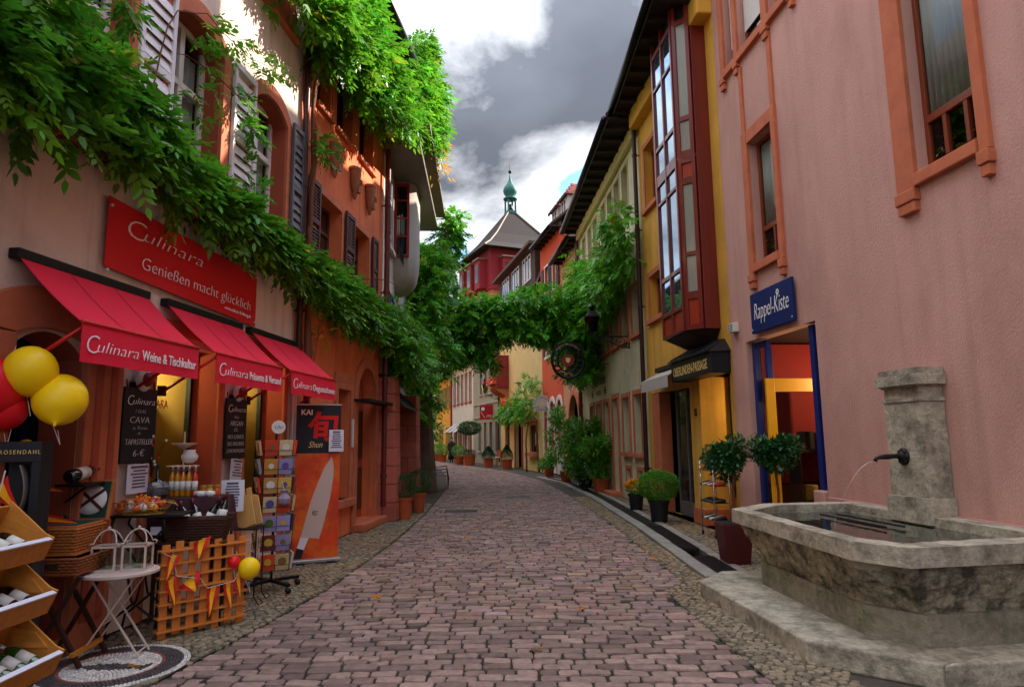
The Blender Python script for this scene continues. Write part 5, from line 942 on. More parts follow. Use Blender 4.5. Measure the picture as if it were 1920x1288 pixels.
for s, lb in ((8.06, 'chalkboard offering Cava'), (6.3, 'chalkboard listing Argan oil')): t = thing('red_wall_lamp', 'small white and red sign lamp on the pier above the ' + lb, 'lamp', L1, s, .05, 2.2); MB().lathe([(.11, 0), (.11, .02), (.08, .05)], 16).xf(Matrix.Rotation(-math.pi / 2, 4, 'X')).build('disc', m_white, t, smooth=True); MB().ball((0, .04, .0), .07, 12).build('emblem', M('lamp_emblem', '#7d2a18', .5, .4, 30), t, smooth=True)
def paper(label, fr, s, n, z, w_, h, rz=0, tilt=0, lines=7, roll=0, mat=None):
    t = thing('paper_notice', label, 'notice', fr, s, n, z, rz); t.rotation_euler.rotate_axis('X', tilt); t.rotation_euler.rotate_axis('Y', roll); k = 8; V = []
    for i in range(k + 1): x = -w_ / 2 + w_ * i / k; d = .012 * math.sin(i / k * 3.1); V += [(x, d, 0), (x, d, h)]
    nv = len(V); V += [(x, y - .002, z_) for x, y, z_ in V]; MB().add(V, [(2 * i, 2 * i + 2, 2 * i + 3, 2 * i + 1) for i in range(k)] + [(nv + 2 * i, nv + 2 * i + 1, nv + 2 * i + 3, nv + 2 * i + 2) for i in range(k)]).build('sheet', mat or m_paper, t, smooth=True)
    pr = MB(); r_ = random.Random(s * 100)
    for i in range(lines): l = r_.uniform(.22, .4) * w_; z_ = h * (.86 - .78 * i / lines); pr.box(-l, l, .0128, .0135, z_, z_ + (.014 if i else .022))
    pr.build('print', m_ink, t); return t
paper('white notice hanging under the Cava chalkboard', L1, 8.05, .06, 1.17, .3, .26); paper('white notice hanging askew under the Argan oil chalkboard', L1, 6.28, .06, 1.17, .27, .25, 0, 0, 6, R(-6))

# ------------------------------------------------------------------ balloons
m_by = M('yellow_balloon', '#ffcf08', .42, .03, 3, spec=.35); m_br = M('red_balloon', '#dd1220', .42, .03, 3, spec=.35)
def balloon(label, p, r_, mat, string=None, group='balloons', rx=0):
    t = thing('balloon', label, 'balloon', WORLD, *p, 0, group); mb = MB(); mb.lathe([(.004, -1.32 * r_), (.05 * r_ + .004, -1.28 * r_), (.03 * r_ + .003, -1.2 * r_), (.18 * r_, -1.14 * r_)] + [(r_ * math.sin(a), -r_ * 1.08 * math.cos(a)) for a in np.linspace(.35, math.pi - .01, 14)], 28); o = mb.build('skin', mat, t, smooth=True); o.rotation_euler = (rx, rx * .5, 0)
    if string: MB().tube([(0, 0, -1.25 * r_), (.01, .02, -1.25 * r_ - .1), tuple(string)], .0025, 5).build('string', m_white, t)
balloon('upper yellow balloon in the cluster at the left shop entrance', (-3.34, 4.6, 2.12), .165, m_by, (-.15, .1, .1), rx=R(25)); balloon('lower yellow balloon in the cluster at the left shop entrance', (-3.2, 4.72, 1.93), .172, m_by, (-.25, .0, .3), rx=R(-30)); balloon('big red balloon cut by the left edge of the picture', (-3.56, 4.55, 2.0), .2, m_br, (.1, .05, .3), rx=R(15)); balloon('red balloon behind the yellow ones in the left cluster', (-3.5, 4.62, 1.86), .13, m_br, (.1, .05, .4), rx=R(20))
balloon('small yellow balloon tied to the wooden lattice', (-2.42, 6.3, .48), .095, m_by, (-.12, -.02, .16), rx=R(40)); balloon('small red balloon tied to the wooden lattice', (-2.55, 6.27, .545), .055, m_br, (-.02, 0, .12), rx=R(-30)); balloon('small yellow balloon lying inside the shop entrance behind the cluster', (-3.62, 5.0, 1.6), .055, m_by)

# ------------------------------------------------------------------ bottles
def bottle_meshes(glass, cap, lab, h=.3, r_=.037):
    return (meshof(MB().lathe([(r_ * .9, 0), (r_, .01), (r_, h * .6), (r_ * .85, h * .68), (r_ * .4, h * .78), (r_ * .36, h * .96)], 16), 'bottle_glass', glass, True), meshof(MB().lathe([(r_ * .42, h * .8), (r_ * .44, h * .99), (r_ * .38, h)], 12), 'capsule', cap, True), meshof(MB().lathe([(r_ * 1.02, h * .2), (r_ * 1.02, h * .5)], 16), 'bottle_label', lab, True))
def bottle(label, ms, p, rot=(0, 0, 0), group=None):
    t = link('wine_bottle', None); t.location = p; t.rotation_euler = rot; tag(t, label, 'bottle', group)
    for nm, me in zip(('glass', 'capsule', 'paper_label'), ms): link(nm, me, t)
    return t
g_red = M('dark_bottle_glass', '#0d0f0c', .08, .1, 3, spec=.8); g_grn = M('green_bottle_glass', '#1e4a16', .08, .1, 3, spec=.8); g_yel = M('golden_oil', '#c07a10', .1, .1, 3, spec=.7); g_or = M('red_oil', '#c22a12', .1, .1, 3, spec=.7); m_cap = M('wine_capsule', '#5a1418', .4); m_sil = M('silver_cap', '#b8b8b8', .3, .05, 3, metal=.6); m_lab = M('cream_label', '#d9d4c6', .7, .08, 12)
bm_red, bm_grn, bm_yel, bm_or = bottle_meshes(g_red, m_cap, m_lab), bottle_meshes(g_grn, m_sil, m_lab), bottle_meshes(g_yel, m_sil, m_lab, .29, .026), bottle_meshes(g_or, m_sil, m_lab, .29, .026)

# ------------------------------------------------------------------ stepped wooden wine rack with three crates
m_pine = M('pine_board', '#c9822f', .6, .22, 5, .15, 30, stretch=(1, 6, 6), dirt='#8a4a18', dirt_amt=.5, dirt_scale=4)
wr = thing('wine_rack', 'stepped pine wine rack with three slanting crates at the left edge', 'wine rack', WORLD, -3.02, 3.95, 0)
for i, (xo, z) in enumerate(((0.0, 1.04), (.05, .72), (.12, .37))):
    c = link('crate', None, wr); c.location = (xo + .13, 0, z); c.rotation_euler = (0, R(24), 0); D, Hh, Ly = .36, .15, .36
    for nm, bxx in (('floor_board', (-D, 0, -Ly, Ly, -Hh, -Hh + .014)), ('front_board', (-.014, 0.0, -Ly, Ly, -Hh + .014, -.02)), ('back_board', (-D, -D + .014, -Ly, Ly, -Hh + .014, .06))): MB().box(*bxx).build(nm, m_pine, c, bevel=.003)
    for y in (-Ly - .014, Ly): MB().prism([(-D, -Hh), (.0, -Hh), (0.0, -.0), (-.06, .0), (-D, .09)], y, y + .014, 'y').build('end_board', m_pine, c, bevel=.003)
    if i < 2: MB().prism([(xo - .14, z - .20), (xo + .02, z - .24), (xo + .1, z - .33), (xo - .1, z - .33)], .345, .36, 'y').build('riser_board', m_pine, wr)
    MB().box(-.02, .012, -Ly, Ly - .02, -.012, -.002).build('price_strip', m_paper, c)
    for k in range(6):
        ms = (bm_red, bm_red, bm_grn)[i]; y = 3.95 - .3 + k * .115; bottle(('dark red-wine', 'dark red-wine', 'green white-wine')[i] + ' bottle lying in the ' + ('top', 'middle', 'bottom') [i] + ' crate of the pine wine rack', ms, (-3.02 + xo + .13 - .06 - .02, y, z - .065), (0, R(-66), 0), ('bottles in the top crate', 'bottles in the middle crate', 'bottles in the bottom crate')[i])
MB().box(-.27, -.235, -.33, .33, 0, 1.2).build('back_panel', m_pine, wr); MB().box(-.25, .3, -.345, -.33, .0, .16).build('foot_board', m_pine, wr); MB().box(-.25, .3, .33, .345, .0, .16).build('foot_board', m_pine, wr)
for y in (-.30, .30): MB().bar((-.22, y, .16), (-.22, y, 1.1), .03).build('upright', m_pine, wr)

# ------------------------------------------------------------------ black display stand with S-shaped ribbon
t = thing('display_stand', 'tall black display stand with lettered header and curling grey ribbon beside the wine rack', 'display stand', WORLD, -3.40, 4.76, 0, R(12)); m_dsp = M('display_black', '#111218', .5, .15, 4)
MB().box(-.13, .13, -.01, .03, 0, 1.50).build('back_panel', m_dsp, t, bevel=.004); MB().box(-.13, .13, -.16, .03, 1.5, 1.64).build('header', m_dsp, t, bevel=.004); MB().box(.075, .13, -.16, -.01, 0, 1.5).build('side_post', m_dsp, t, bevel=.004); MB().box(-.13, .075, -.16, -.01, 0, .12).build('base', m_dsp, t)
text('ROSENDAHL', .04, m_gold, t, (0, -.162, 1.555), 'lettering', .85, 0, 'CENTER', 0, .001, Euler((R(90), 0, 0)), 1.4)
V = []; k = 30
for i in range(k + 1):
    f = i / k; x = -.02 + .055 * math.sin(f * 6.2 + .3); z = 1.48 - f * .85
    V += [(x, -.15, z), (x, -.03, z), (x + .006, -.03, z), (x + .006, -.15, z)]
MB().add(V, [(4 * i + j, 4 * i + (j + 1) % 4, 4 * i + 4 + (j + 1) % 4, 4 * i + 4 + j) for i in range(k) for j in range(4)]).build('ribbon', M('grey_steel_ribbon', '#8d7f78', .35, .1, 3, metal=.4), t, smooth=True)
m_fy = M('flag_yellow', '#f0a80c', .8, .08, 5); m_frd = M('flag_red', '#cf1d12', .8, .08, 5)
def pennant(label, a, b_, c, group='Spanish coloured pennants'):
    """triangular pennant: top edge a-b, tip c; red, yellow, red stripes"""
    a, b_, c = map(Vector, (a, b_, c)); n = (b_ - a).cross(c - a).normalized(); t = link('pennant', None); t.location = a; tag(t, label, 'pennant', group); z = a
    def tri(f0, f1, mat, nm):
        p, q = a.lerp(b_, f0), a.lerp(b_, f1); P = []; k = 6
        for i in range(k + 1):
            g_ = i / k; w_ = n * .014 * math.sin(g_ * 5 + f0 * 3); P += [p.lerp(c, g_) + w_ - z, q.lerp(c, g_) + w_ - z]
        nv = len(P); P = P + [v - n * .003 for v in P]; MB().add(P, [(2 * i, 2 * i + 1, 2 * i + 3, 2 * i + 2) for i in range(k)] + [(nv + 2 * i, nv + 2 * i + 2, nv + 2 * i + 3, nv + 2 * i + 1) for i in range(k)]).build(nm, mat, t)
    tri(0, .27, m_frd, 'red_stripe'); tri(.27, .73, m_fy, 'yellow_stripe'); tri(.73, 1, m_frd, 'red_stripe')
pennant('red and yellow pennant on a stick before the black display stand', (-3.36, 4.5, 1.42), (-3.44, 4.5, 1.28), (-3.25, 4.5, 1.14)); pennant('red and yellow pennant tucked over the open picnic basket', (-3.50, 5.08, 1.13), (-3.52, 5.08, 1.03), (-3.27, 5.12, 1.03)); pennant('red and yellow pennant lying below the big bottle', (-3.62, 5.2, 1.33), (-3.63, 5.2, 1.25), (-3.45, 5.2, 1.26))
t = thing('flag_stick', 'thin white stick carrying the front pennant', 'stick', WORLD, -3.45, 4.49, .95); MB().tube([(0, 0, 0), (.08, 0, .5)], .005, 6).build('rod', m_white, t)

# ------------------------------------------------------------------ picnic basket on folding stand
def wicker(mb_fn, name, mat, parent): return mb_fn.build(name, mat, parent)
m_wick = M('golden_wicker', '#b0672a', .7, .25, 30, .5, 90, stretch=(1, 1, 5)); m_wickd = M('dark_wicker', '#4a2a1c', .7, .25, 30, .5, 90, stretch=(1, 1, 5)); m_gcl = M('green_lining', '#123a30', .8, .2, 8)
def weave(parent, x0, x1, y0, y1, z0, z1, mat, flare=.02, rows=10):
    """woven rectangular basket: stacked rounded withies on four sides"""
    for i in range(rows):
        f = (i + .5) / rows; z = z0 + (z1 - z0) * f; e = flare * (f - .5) * 2; a0, a1, b0, b1 = x0 - e, x1 + e, y0 - e, y1 + e; P = []; k = 14
        for (p, q) in (((a0, b0), (a1, b0)), ((a1, b0), (a1, b1)), ((a1, b1), (a0, b1)), ((a0, b1), (a0, b0))):
            for j in range(k):
                g_ = j / k; w_ = .004 * (1 if (i + j) % 2 else -1); dx_, dy_ = q[0] - p[0], q[1] - p[1]; l = math.hypot(dx_, dy_); P.append((p[0] + dx_ * g_ + dy_ / l * w_, p[1] + dy_ * g_ - dx_ / l * w_, z))
        P.append(P[0]); MB().tube(P, (z1 - z0) / rows * .56, 5, False).build('withy', mat, parent, smooth=True)
    MB().box(x0 - flare + .01, x1 + flare - .01, y0 - flare + .01, y1 + flare - .01, z0, z0 + .01).build('basket_floor', mat, parent)
pb = thing('picnic_basket', 'open golden wicker picnic hamper with plate strapped in its lid', 'basket', WORLD, -3.42, 5.3, .80, R(5)); weave(pb, -.16, .14, -.2, .16, 0, .2, m_wick, .02, 9)
MB().box(-.17, .15, -.21, .17, .195, .215).build('rim', m_wick, pb, bevel=.006); MB().box(-.15, .13, -.19, .15, .205, .218).build('lining', m_gcl, pb)
ld = link('lid', None, pb); ld.location = (-.02, .18, .21); ld.rotation_euler = (R(-14), 0, 0); mb = MB(); mb.box(-.17, .19, 0, .04, 0, .33); mb.build('lid_shell', m_wick, ld, bevel=.01); MB().box(-.15, .17, -.004, -.001, .02, .31).build('lid_lining', m_gcl, ld); MB().lathe([(.12, 0), (.12, .008), (.05, .012)], 28).xf(Matrix.Translation((.04, -.006, .165)) @ Matrix.Rotation(math.pi / 2, 4, 'X')).build('plate', m_white, ld, smooth=True)
m_strap = M('leather_strap', '#4f1210', .6)
for an in (40, -40): MB().obox((.04, -.02, .165), Vector((math.cos(R(an)), 0, math.sin(R(an)))) * .125, (0, .004, 0), Vector((-math.sin(R(an)), 0, math.cos(R(an)))) * .012).build('strap', m_strap, ld)
for k in (-.11, -.07): MB().obox((k, -.012, .2), (.006, 0, 0), (0, .004, 0), (0, 0, .06)).build('cutlery', m_sil, ld)
tr = thing('wicker_tray', 'low wicker tray with hand holes under the picnic hamper', 'tray', WORLD, -3.41, 5.3, .66, R(5)); weave(tr, -.18, .18, -.24, .2, 0, .13, m_wickd if False else M('brown_wicker', '#8a4a20', .7, .25, 30, .5, 90), .01, 6); MB().box(-.05, .05, -.262, -.252, .06, .09).build('hand_hole', m_soff, tr)
st = thing('folding_stand', 'dark folding wooden stand under the wicker tray', 'stand', WORLD, -3.40, 5.3, 0, R(5)); m_dw = M('dark_stained_wood', '#3a1c12', .6, .2, 6)
for y in (-.2, .17): MB().bar((-.17, y, .0), (.17, y, .65), .035, .025).build('leg', m_dw, st); MB().bar((.2, y + .03, .0), (-.17, y + .03, .65), .035, .025).build('leg', m_dw, st)
MB().bar((.16, -.22, .1), (.16, .2, .1), .03).build('stretcher', m_pine, st); MB().bar((-.15, -.22, .1), (-.15, .2, .1), .03).build('stretcher', m_pine, st)
t = bottle('huge dark magnum bottle lying on the bracket above the picnic hamper', bottle_meshes(g_red, m_cap, m_lab, .5, .05), (-3.42, 5.22, 1.37), (R(-85), 0, R(8))); br = thing('bottle_bracket', 'small black wall bracket under the magnum bottle', 'bracket', WORLD, -3.45, 5.4, 1.26, R(5)); MB().box(-.1, .12, -.16, .16, .03, .05).build('shelf', m_black, br); MB().bar((-.1, 0, -.1), (.06, 0, .03), .015).build('strut', m_black, br)

# ------------------------------------------------------------------ white bistro table with two lanterns
m_bist = M('cream_metal', '#c9b3a4', .5, .12, 8, .1, 60)
t = thing('bistro_table', 'small round cream folding bistro table in front of the pilaster', 'table', WORLD, -3.11, 5.44, 0, R(8)); MB().lathe([(.27, .605), (.285, .612), (.285, .63), (.27, .637), (.001, .637)], 36).build('table_top', m_bist, t, smooth=False)
for y in (-.12, .12): MB().bar((-.22, y, .0), (.17, y, .605), .018, .01).build('leg', m_bist, t); MB().bar((.22, y * .85, .0), (-.17, y * .85, .605), .018, .01).build('leg', m_bist, t)
for x, z in ((-.2, .03), (.2, .03), (-.06, .25)): MB().tube([(x, -.12, z), (x, .12, z)], .006, 6).build('cross_bar', m_bist, t)
def lantern(label, x, y):
    t = thing('lantern', label, 'lantern', WORLD, x, y, .638, R(10), 'cream lanterns'); w_, h = .082, .19; mb = MB(); mb.box(-w_ - .008, w_ + .008, -w_ - .008, w_ + .008, 0, .014); mb.build('base', m_bist, t)
    for sx_ in (-1, 1):
        for sy_ in (-1, 1): MB().box(sx_ * w_ - .007, sx_ * w_ + .007, sy_ * w_ - .007, sy_ * w_ + .007, .014, h).build('post', m_bist, t)
    mb = MB(); mb.box(-w_, w_, -w_ - .007, -w_ + .007, h - .014, h).box(-w_, w_, w_ - .007, w_ + .007, h - .014, h).box(-w_ - .007, -w_ + .007, -w_, w_, h - .0139, h).box(w_ - .007, w_ + .007, -w_, w_, h - .0139, h); mb.build('top_frame', m_bist, t)
    for sy_ in (-1, 1): MB().box(-w_, w_, sy_ * w_ - .001, sy_ * w_ + .001, .014, h - .015).build('pane', m_clear, t); MB().box(sy_ * w_ - .001, sy_ * w_ + .001, -w_, w_, .0141, h - .0151).build('pane', m_clear, t)
    for y_ in (-w_, w_):
        MB().tube([(-w_ - .02, y_, h - .01), (-w_ - .03, y_, h + .012), (-w_ - .012, y_, h + .02)] + [(-w_ * math.cos(a), y_ * (1 - math.sin(a) * .9), h + .12 * math.sin(a)) for a in np.linspace(.15, math.pi - .15, 12)] + [(w_ + .012, y_, h + .02), (w_ + .03, y_, h + .012), (w_ + .02, y_, h - .01)], .0055, 6).build('arch_bar', m_bist, t, smooth=True)
    MB().ball((0, 0, h + .13), .013, 10).build('finial', m_bist, t, smooth=True); MB().lathe([(.03, .014), (.04, .04), (.03, .08), (.012, .1)], 12).build('glass_egg', m_clear, t, smooth=True)
    P, A, Ls = clumps([(0, 0, .03)], [.05], 40, .04, flat=.4); o = leafobj('moss', leafmat('leaf_moss', '#6c8a2a'), t, P, A, Ls, 1); o['kind'] = 'stuff'
lantern('left cream lantern on the bistro table, nearer the picnic hamper', -3.20, 5.42); lantern('right cream lantern on the bistro table, nearer the lattice', -2.985, 5.46)

# ------------------------------------------------------------------ iron stand with wire basket of sweets
t = thing('iron_stand', 'black wrought-iron stand with crossed scroll legs under the sweets basket', 'stand', WORLD, -3.24, 6.02, 0, R(6)); MB().box(-.24, .34, -.16, .2, .985, 1.005).build('plate', m_black, t)
for y in (-.14, .18):
    for sg in (-1, 1): MB().tube([(sg * .22, y, 0), (sg * .2, y, .12), (-sg * .02, y, .3), (-sg * .06, y, .5), (sg * .05, y, .7), (sg * .22, y, .9), (sg * .2, y, .985)], .011, 7).build('leg', m_black, t, smooth=True)
MB().tube([(0, -.14, .5), (0, .18, .5)], .009, 6).build('cross_bar', m_black, t)
wb = thing('wire_basket', 'oval wire basket heaped with orange and white wrapped sweets', 'basket', WORLD, -3.26, 5.98, 1.006); m_brass = M('brass_wire', '#b08a3a', .4, .1, 5, metal=.5)
for z, k in ((.005, .19), (.05, .22), (.105, .26)): MB().tube([(k * math.cos(a), k * .68 * math.sin(a), z) for a in np.linspace(0, 2 * math.pi, 30)], .0045, 5).build('hoop', m_brass, wb, smooth=True)
for k in range(16): a = k * math.pi / 8; MB().tube([(.19 * math.cos(a), .13 * math.sin(a), .005), (.26 * math.cos(a), .177 * math.sin(a), .105)], .003, 5).build('rib', m_brass, wb)
MB().lathe([(.185, .008), (.185, .012)], 24, (0, 0, 0), 1, .68).build('floor', m_brass, wb)
for sg in (-1, 1): MB().tube([(sg * .26, -.04, .1), (sg * .30, -.03, .09), (sg * .30, .03, .06), (sg * .26, .04, .1)], .004, 5).build('handle', m_brass, wb)
swm = [meshof(MB().ball((0, 0, 0), .033, 9).lathe([(.004, .028), (.02, .05), (.004, .051)], 8), 'sweet', M('sweet%d' % i, c, .4, .2, 20), True) for i, c in enumerate(('#d9621a', '#e08a22', '#d8cfc4', '#c23a1c'))]
for i in range(34):
    a = random.uniform(0, 6.28); r_ = math.sqrt(random.random()) * .2; z = 1.04 + (1 - (r_ / .22) ** 2) * .07 + random.uniform(0, .02); o = shared('wrapped_sweet', swm[i % 4], None, (-3.26 + r_ * math.cos(a), 5.98 + r_ * .66 * math.sin(a), z), (random.uniform(-1, 1), random.uniform(-1, 1), random.uniform(0, 6))); tag(o, ('orange', 'golden', 'white', 'red')[i % 4] + ' wrapped sweet heaped in the oval wire basket', 'sweet', ('orange', 'golden', 'white', 'red')[i % 4] + ' sweets in the wire basket')

# ------------------------------------------------------------------ cloth-covered table with bottles, wine basket in front
t = thing('cloth_table', 'table under a dark plum cloth with oil bottles before the nearer shop window', 'table', WORLD, -3.10, 6.62, 0, R(5.5)); m_cl = M('plum_cloth', '#3d1c22', .9, .2, 6, .3, 40)
MB().box(-.3, .28, -.2, .2, 1.07, 1.1).build('table_top', m_dw, t)
for x in (-.27, .25):
    for y in (-.17, .17): MB().box(x - .015, x + .015, y - .015, y + .015, 0, 1.07).build('leg', m_dw, t)
P = []; k = 60
for i in range(k):
    a = 2 * math.pi * i / k; c_, s_ = math.cos(a), math.sin(a); q_ = max(abs(c_) / .315, abs(s_) / .225); x, y = c_ / q_, s_ / q_; P.append((x, y, c_, s_))
V = []
for z, d in ((1.106, 0), (1.10, .004), (.95, .02), (.78, .03)): V += [(x - .01 + c_ * (d + d * .8 * math.sin(i * 1.7)), y + s_ * (d + d * .8 * math.sin(i * 1.7)), z - .06 * (z < .8) * math.sin(i * .7)) for i, (x, y, c_, s_) in enumerate(P)]
MB().add(V, [(j * k + i, (j + 1) * k + i, (j + 1) * k + (i + 1) % k, j * k + (i + 1) % k) for j in range(3) for i in range(k)] + [tuple(range(k))]).build('cloth', m_cl, t, smooth=True)
for i, (x, y, ms, lb) in enumerate(((-3.30, 6.56, bm_yel, 'leftmost golden'), (-3.245, 6.55, bm_yel, 'second golden'), (-3.19, 6.55, bm_yel, 'third golden'), (-3.135, 6.55, bm_yel, 'fourth golden'), (-3.075, 6.55, bm_or, 'bright red'), (-3.27, 6.62, bm_or, 'orange-red rear'))): bottle(lb + ' oil bottle on the plum cloth', ms, (x, y, 1.107), (0, 0, 0), 'oil bottles on the plum cloth')
def jar(label, x, y, c):
    t = thing('jar', label, 'jar', WORLD, x, y, 1.107, group='jars on the plum cloth'); MB().lathe([(.03, 0), (.033, .01), (.033, .07), (.025, .08)], 14).build('glass', M('jar' + c, c, .15, .1, 5), t, smooth=True); MB().lathe([(.034, .08), (.034, .1), (.03, .102)], 14).build('lid', m_brass, t)
jar('amber jar with brass lid beside the red oil bottle', -3.01, 6.6, '#a8641e'); jar('pale honey jar on the plum cloth', -2.955, 6.62, '#c9a24a'); jar('orange preserve jar at the right end of the plum cloth', -2.89, 6.63, '#c2571c')
for i, x in enumerate((-2.99, -2.9)): t = thing('napkin_roll', ('left', 'right')[i] + ' white napkin roll lying on the plum cloth', 'napkin', WORLD, x, 6.48, 1.135, R(80), 'napkin rolls'); MB().tube([(0, -.05, 0), (0, .05, 0)], .026, 12).build('roll', m_white, t, smooth=True); MB().tube([(0, -.012, 0), (0, .012, 0)], .028, 12).build('band', m_lab, t, smooth=True)
t = thing('gift_bottle', 'round dark gift bottle wrapped in silver foil on the plum cloth', 'bottle', WORLD, -3.37, 6.42, 1.107); MB().lathe([(.06, 0), (.085, .04), (.09, .09), (.06, .15), (.018, .18), (.016, .3), (.02, .31)], 18).build('glass', g_red, t, smooth=True); MB().lathe([(.075, .0), (.105, .03), (.112, .1), (.08, .15)], 9).build('foil', M('silver_foil', '#77787d', .25, .4, 18, .6, 30, metal=.7), t); MB().box(.02, .09, -.125, -.12, .12, .15).build('gift_tag', m_lab, t)
t = thing('tier_stand', 'cream two-tier metal tray stand behind the oil bottles', 'tray stand', WORLD, -3.28, 6.72, 1.107); MB().tube([(0, 0, 0), (0, 0, .62)], .009, 8).build('stem', m_bist, t)
for z, r_ in ((.28, .15), (.5, .12)): MB().lathe([(.02, z - .05), (r_ * .6, z - .02), (r_, z), (r_, z + .008), (.01, z + .003)], 22).build('tray', m_bist, t, smooth=True)
MB().lathe([(.03, 0), (.07, .03), (.08, .07), (.05, .11), (.055, .13)], 16, (.06, 0, .31)).build('white_jug', m_white, t, smooth=True)
t = thing('berry_spray', 'spray of red and white berries on twigs by the shop window', 'spray', WORLD, -3.40, 6.36, 1.40)
for i in range(14): x, z = random.gauss(0, .05), random.uniform(0, .3); MB().tube([(0, 0, -.1), (x * .5, .0, z * .5), (x, 0, z)], .003, 5).build('twig', m_dw, t); MB().ball((x, 0, z), .014, 8).build('berry', m_frd if i % 2 else m_white, t, smooth=True)
bn = thing('bench', 'low black bench carrying the dark wine basket', 'bench', WORLD, -2.92, 6.3, 0, R(6)); MB().box(-.3, .3, -.13, .13, .7, .72).build('seat', m_black, bn)
for x in (-.27, .27):
    for y in (-.1, .1): MB().tube([(x, y, 0), (x, y, .7)], .012, 8).build('leg', m_black, bn)
wk = thing('wine_basket', 'dark wicker basket full of red wine bottles behind the lattice', 'basket', WORLD, -2.91, 6.29, .724, R(6)); weave(wk, -.26, .26, -.11, .12, 0, .22, m_wickd, .035, 9); MB().tube([(-.3, -.14, .225), (.3, -.14, .225), (.3, .15, .225), (-.3, .15, .225), (-.3, -.14, .225)], .016, 8).build('rim', m_wickd, wk, smooth=True); MB().box(-.33, -.24, -.19, -.183, .09, .16).build('price_tag', m_paper, wk)
for i, (x, tl) in enumerate(((-3.17, -35), (-3.09, -30), (-3.01, -28), (-2.94, -26), (-2.80, 22), (-2.73, 12), (-2.66, 8))): bottle(('leftmost', 'second', 'third', 'fourth', 'third-last', 'second-last', 'rightmost')[i] + ' red wine bottle standing in the dark wicker basket', bm_red, (x + (.05 if tl < 0 else -.04), 6.3 + (.03 if i % 2 else -.03), .80 + .01 * i), (R(-12), R(tl), 0), 'bottles in the dark wicker basket')
# wooden lattice with bunting
la = thing('wooden_lattice', 'orange-brown wooden lattice panel hung with Spanish coloured bunting', 'lattice', WORLD, -2.97, 5.83, 0, math.atan2(.53, .46)); m_lat = M('lattice_wood', '#c9772f', .6, .2, 6, .15, 30, stretch=(4, 4, .6))
vs_ = meshof(MB().box(-.032, .032, -.008, .008, 0, .76), 'upright_slat', m_lat); hs_ = meshof(MB().box(-.39, .39, -.045, .045, -.007, .007), 'cross_slat', m_lat)
for i in range(7): o = shared('upright_slat', vs_, la, (.02 + i * .112, 0, .0 + (.02 if i % 2 else 0)))
for i in range(7): o = shared('cross_slat', hs_, la, (.355, -.0, .06 + i * .108))
def latp(u, z, off=-.06): d = Vector((.46, .53, 0)).normalized(); n = Vector((d.y, -d.x, 0)); p = Vector((-2.97, 5.83, 0)) + d * u + n * -off; p.z = z; return p
for i, (lb, a, c, tip) in enumerate((('topmost pennant lying over the lattice top', (.22, .76), (.38, .80), (.26, .60)), ('left pennant hanging high on the lattice', (.02, .70), (.12, .66), (.0, .46)), ('left pennant hanging below the first on the lattice', (.0, .46), (.1, .50), (.09, .24)), ('wide middle pennant slung across the lattice', (.1, .40), (.3, .52), (.26, .34)), ('middle pennant hanging low on the lattice', (.36, .36), (.48, .36), (.38, .10)), ('right pennant hanging low on the lattice', (.5, .36), (.6, .38), (.58, .12)), ('rightmost pennant hanging beside the small balloons', (.6, .40), (.68, .52), (.66, .2)))): pennant('red and yellow ' + lb, latp(*a), latp(*c), latp(*tip))
t = thing('bunting_cord', 'thin cord of the bunting strung across the lattice', 'cord', WORLD, 0, 0, 0); MB().tube([latp(-.02, .7), latp(.05, .66), latp(.1, .5), latp(.3, .45), latp(.36, .36), latp(.6, .38), latp(.69, .52)], .003, 5).build('cord', m_white, t)

# ------------------------------------------------------------------ cutting boards on a wire table
t = thing('wire_table', 'small black wire table with scroll feet beside the postcard rack', 'table', WORLD, -2.78, 7.0, 0, R(6)); MB().box(-.2, .2, -.16, .16, .745, .76).build('table_top', m_black, t)
for x in (-.18, .18):
    for y in (-.14, .14): MB().tube([(x, y, .745), (x, y, .1), (x + .05 * (1 if x > 0 else -1), y, .02), (x + .09 * (1 if x > 0 else -1), y, .05), (x + .06 * (1 if x > 0 else -1), y, .08)], .007, 6).build('leg', m_black, t)
m_cb = M('beech_board', '#bd8d52', .6, .15, 5, .1, 30)
for i in range(2): t = thing('cutting_board', ('front', 'rear')[i] + ' beech cutting board leaning on the wire table', 'cutting board', WORLD, -2.70 + .04 * i, 6.94 + .08 * i, .762, R(-12)); o = MB().prism([(-.1, 0), (.1, 0), (.1, .3), (.03, .34), (.03, .42), (-.03, .42), (-.03, .34), (-.1, .3)], -.008, .008, 'y').build('board', m_cb, t, bevel=.004); o.rotation_euler = (R(-14), R(-22), 0)
paper('white price sheet clipped to the cutting boards', WORLD, -2.83, 6.85, .93, .22, .31, R(190), 0, 9)

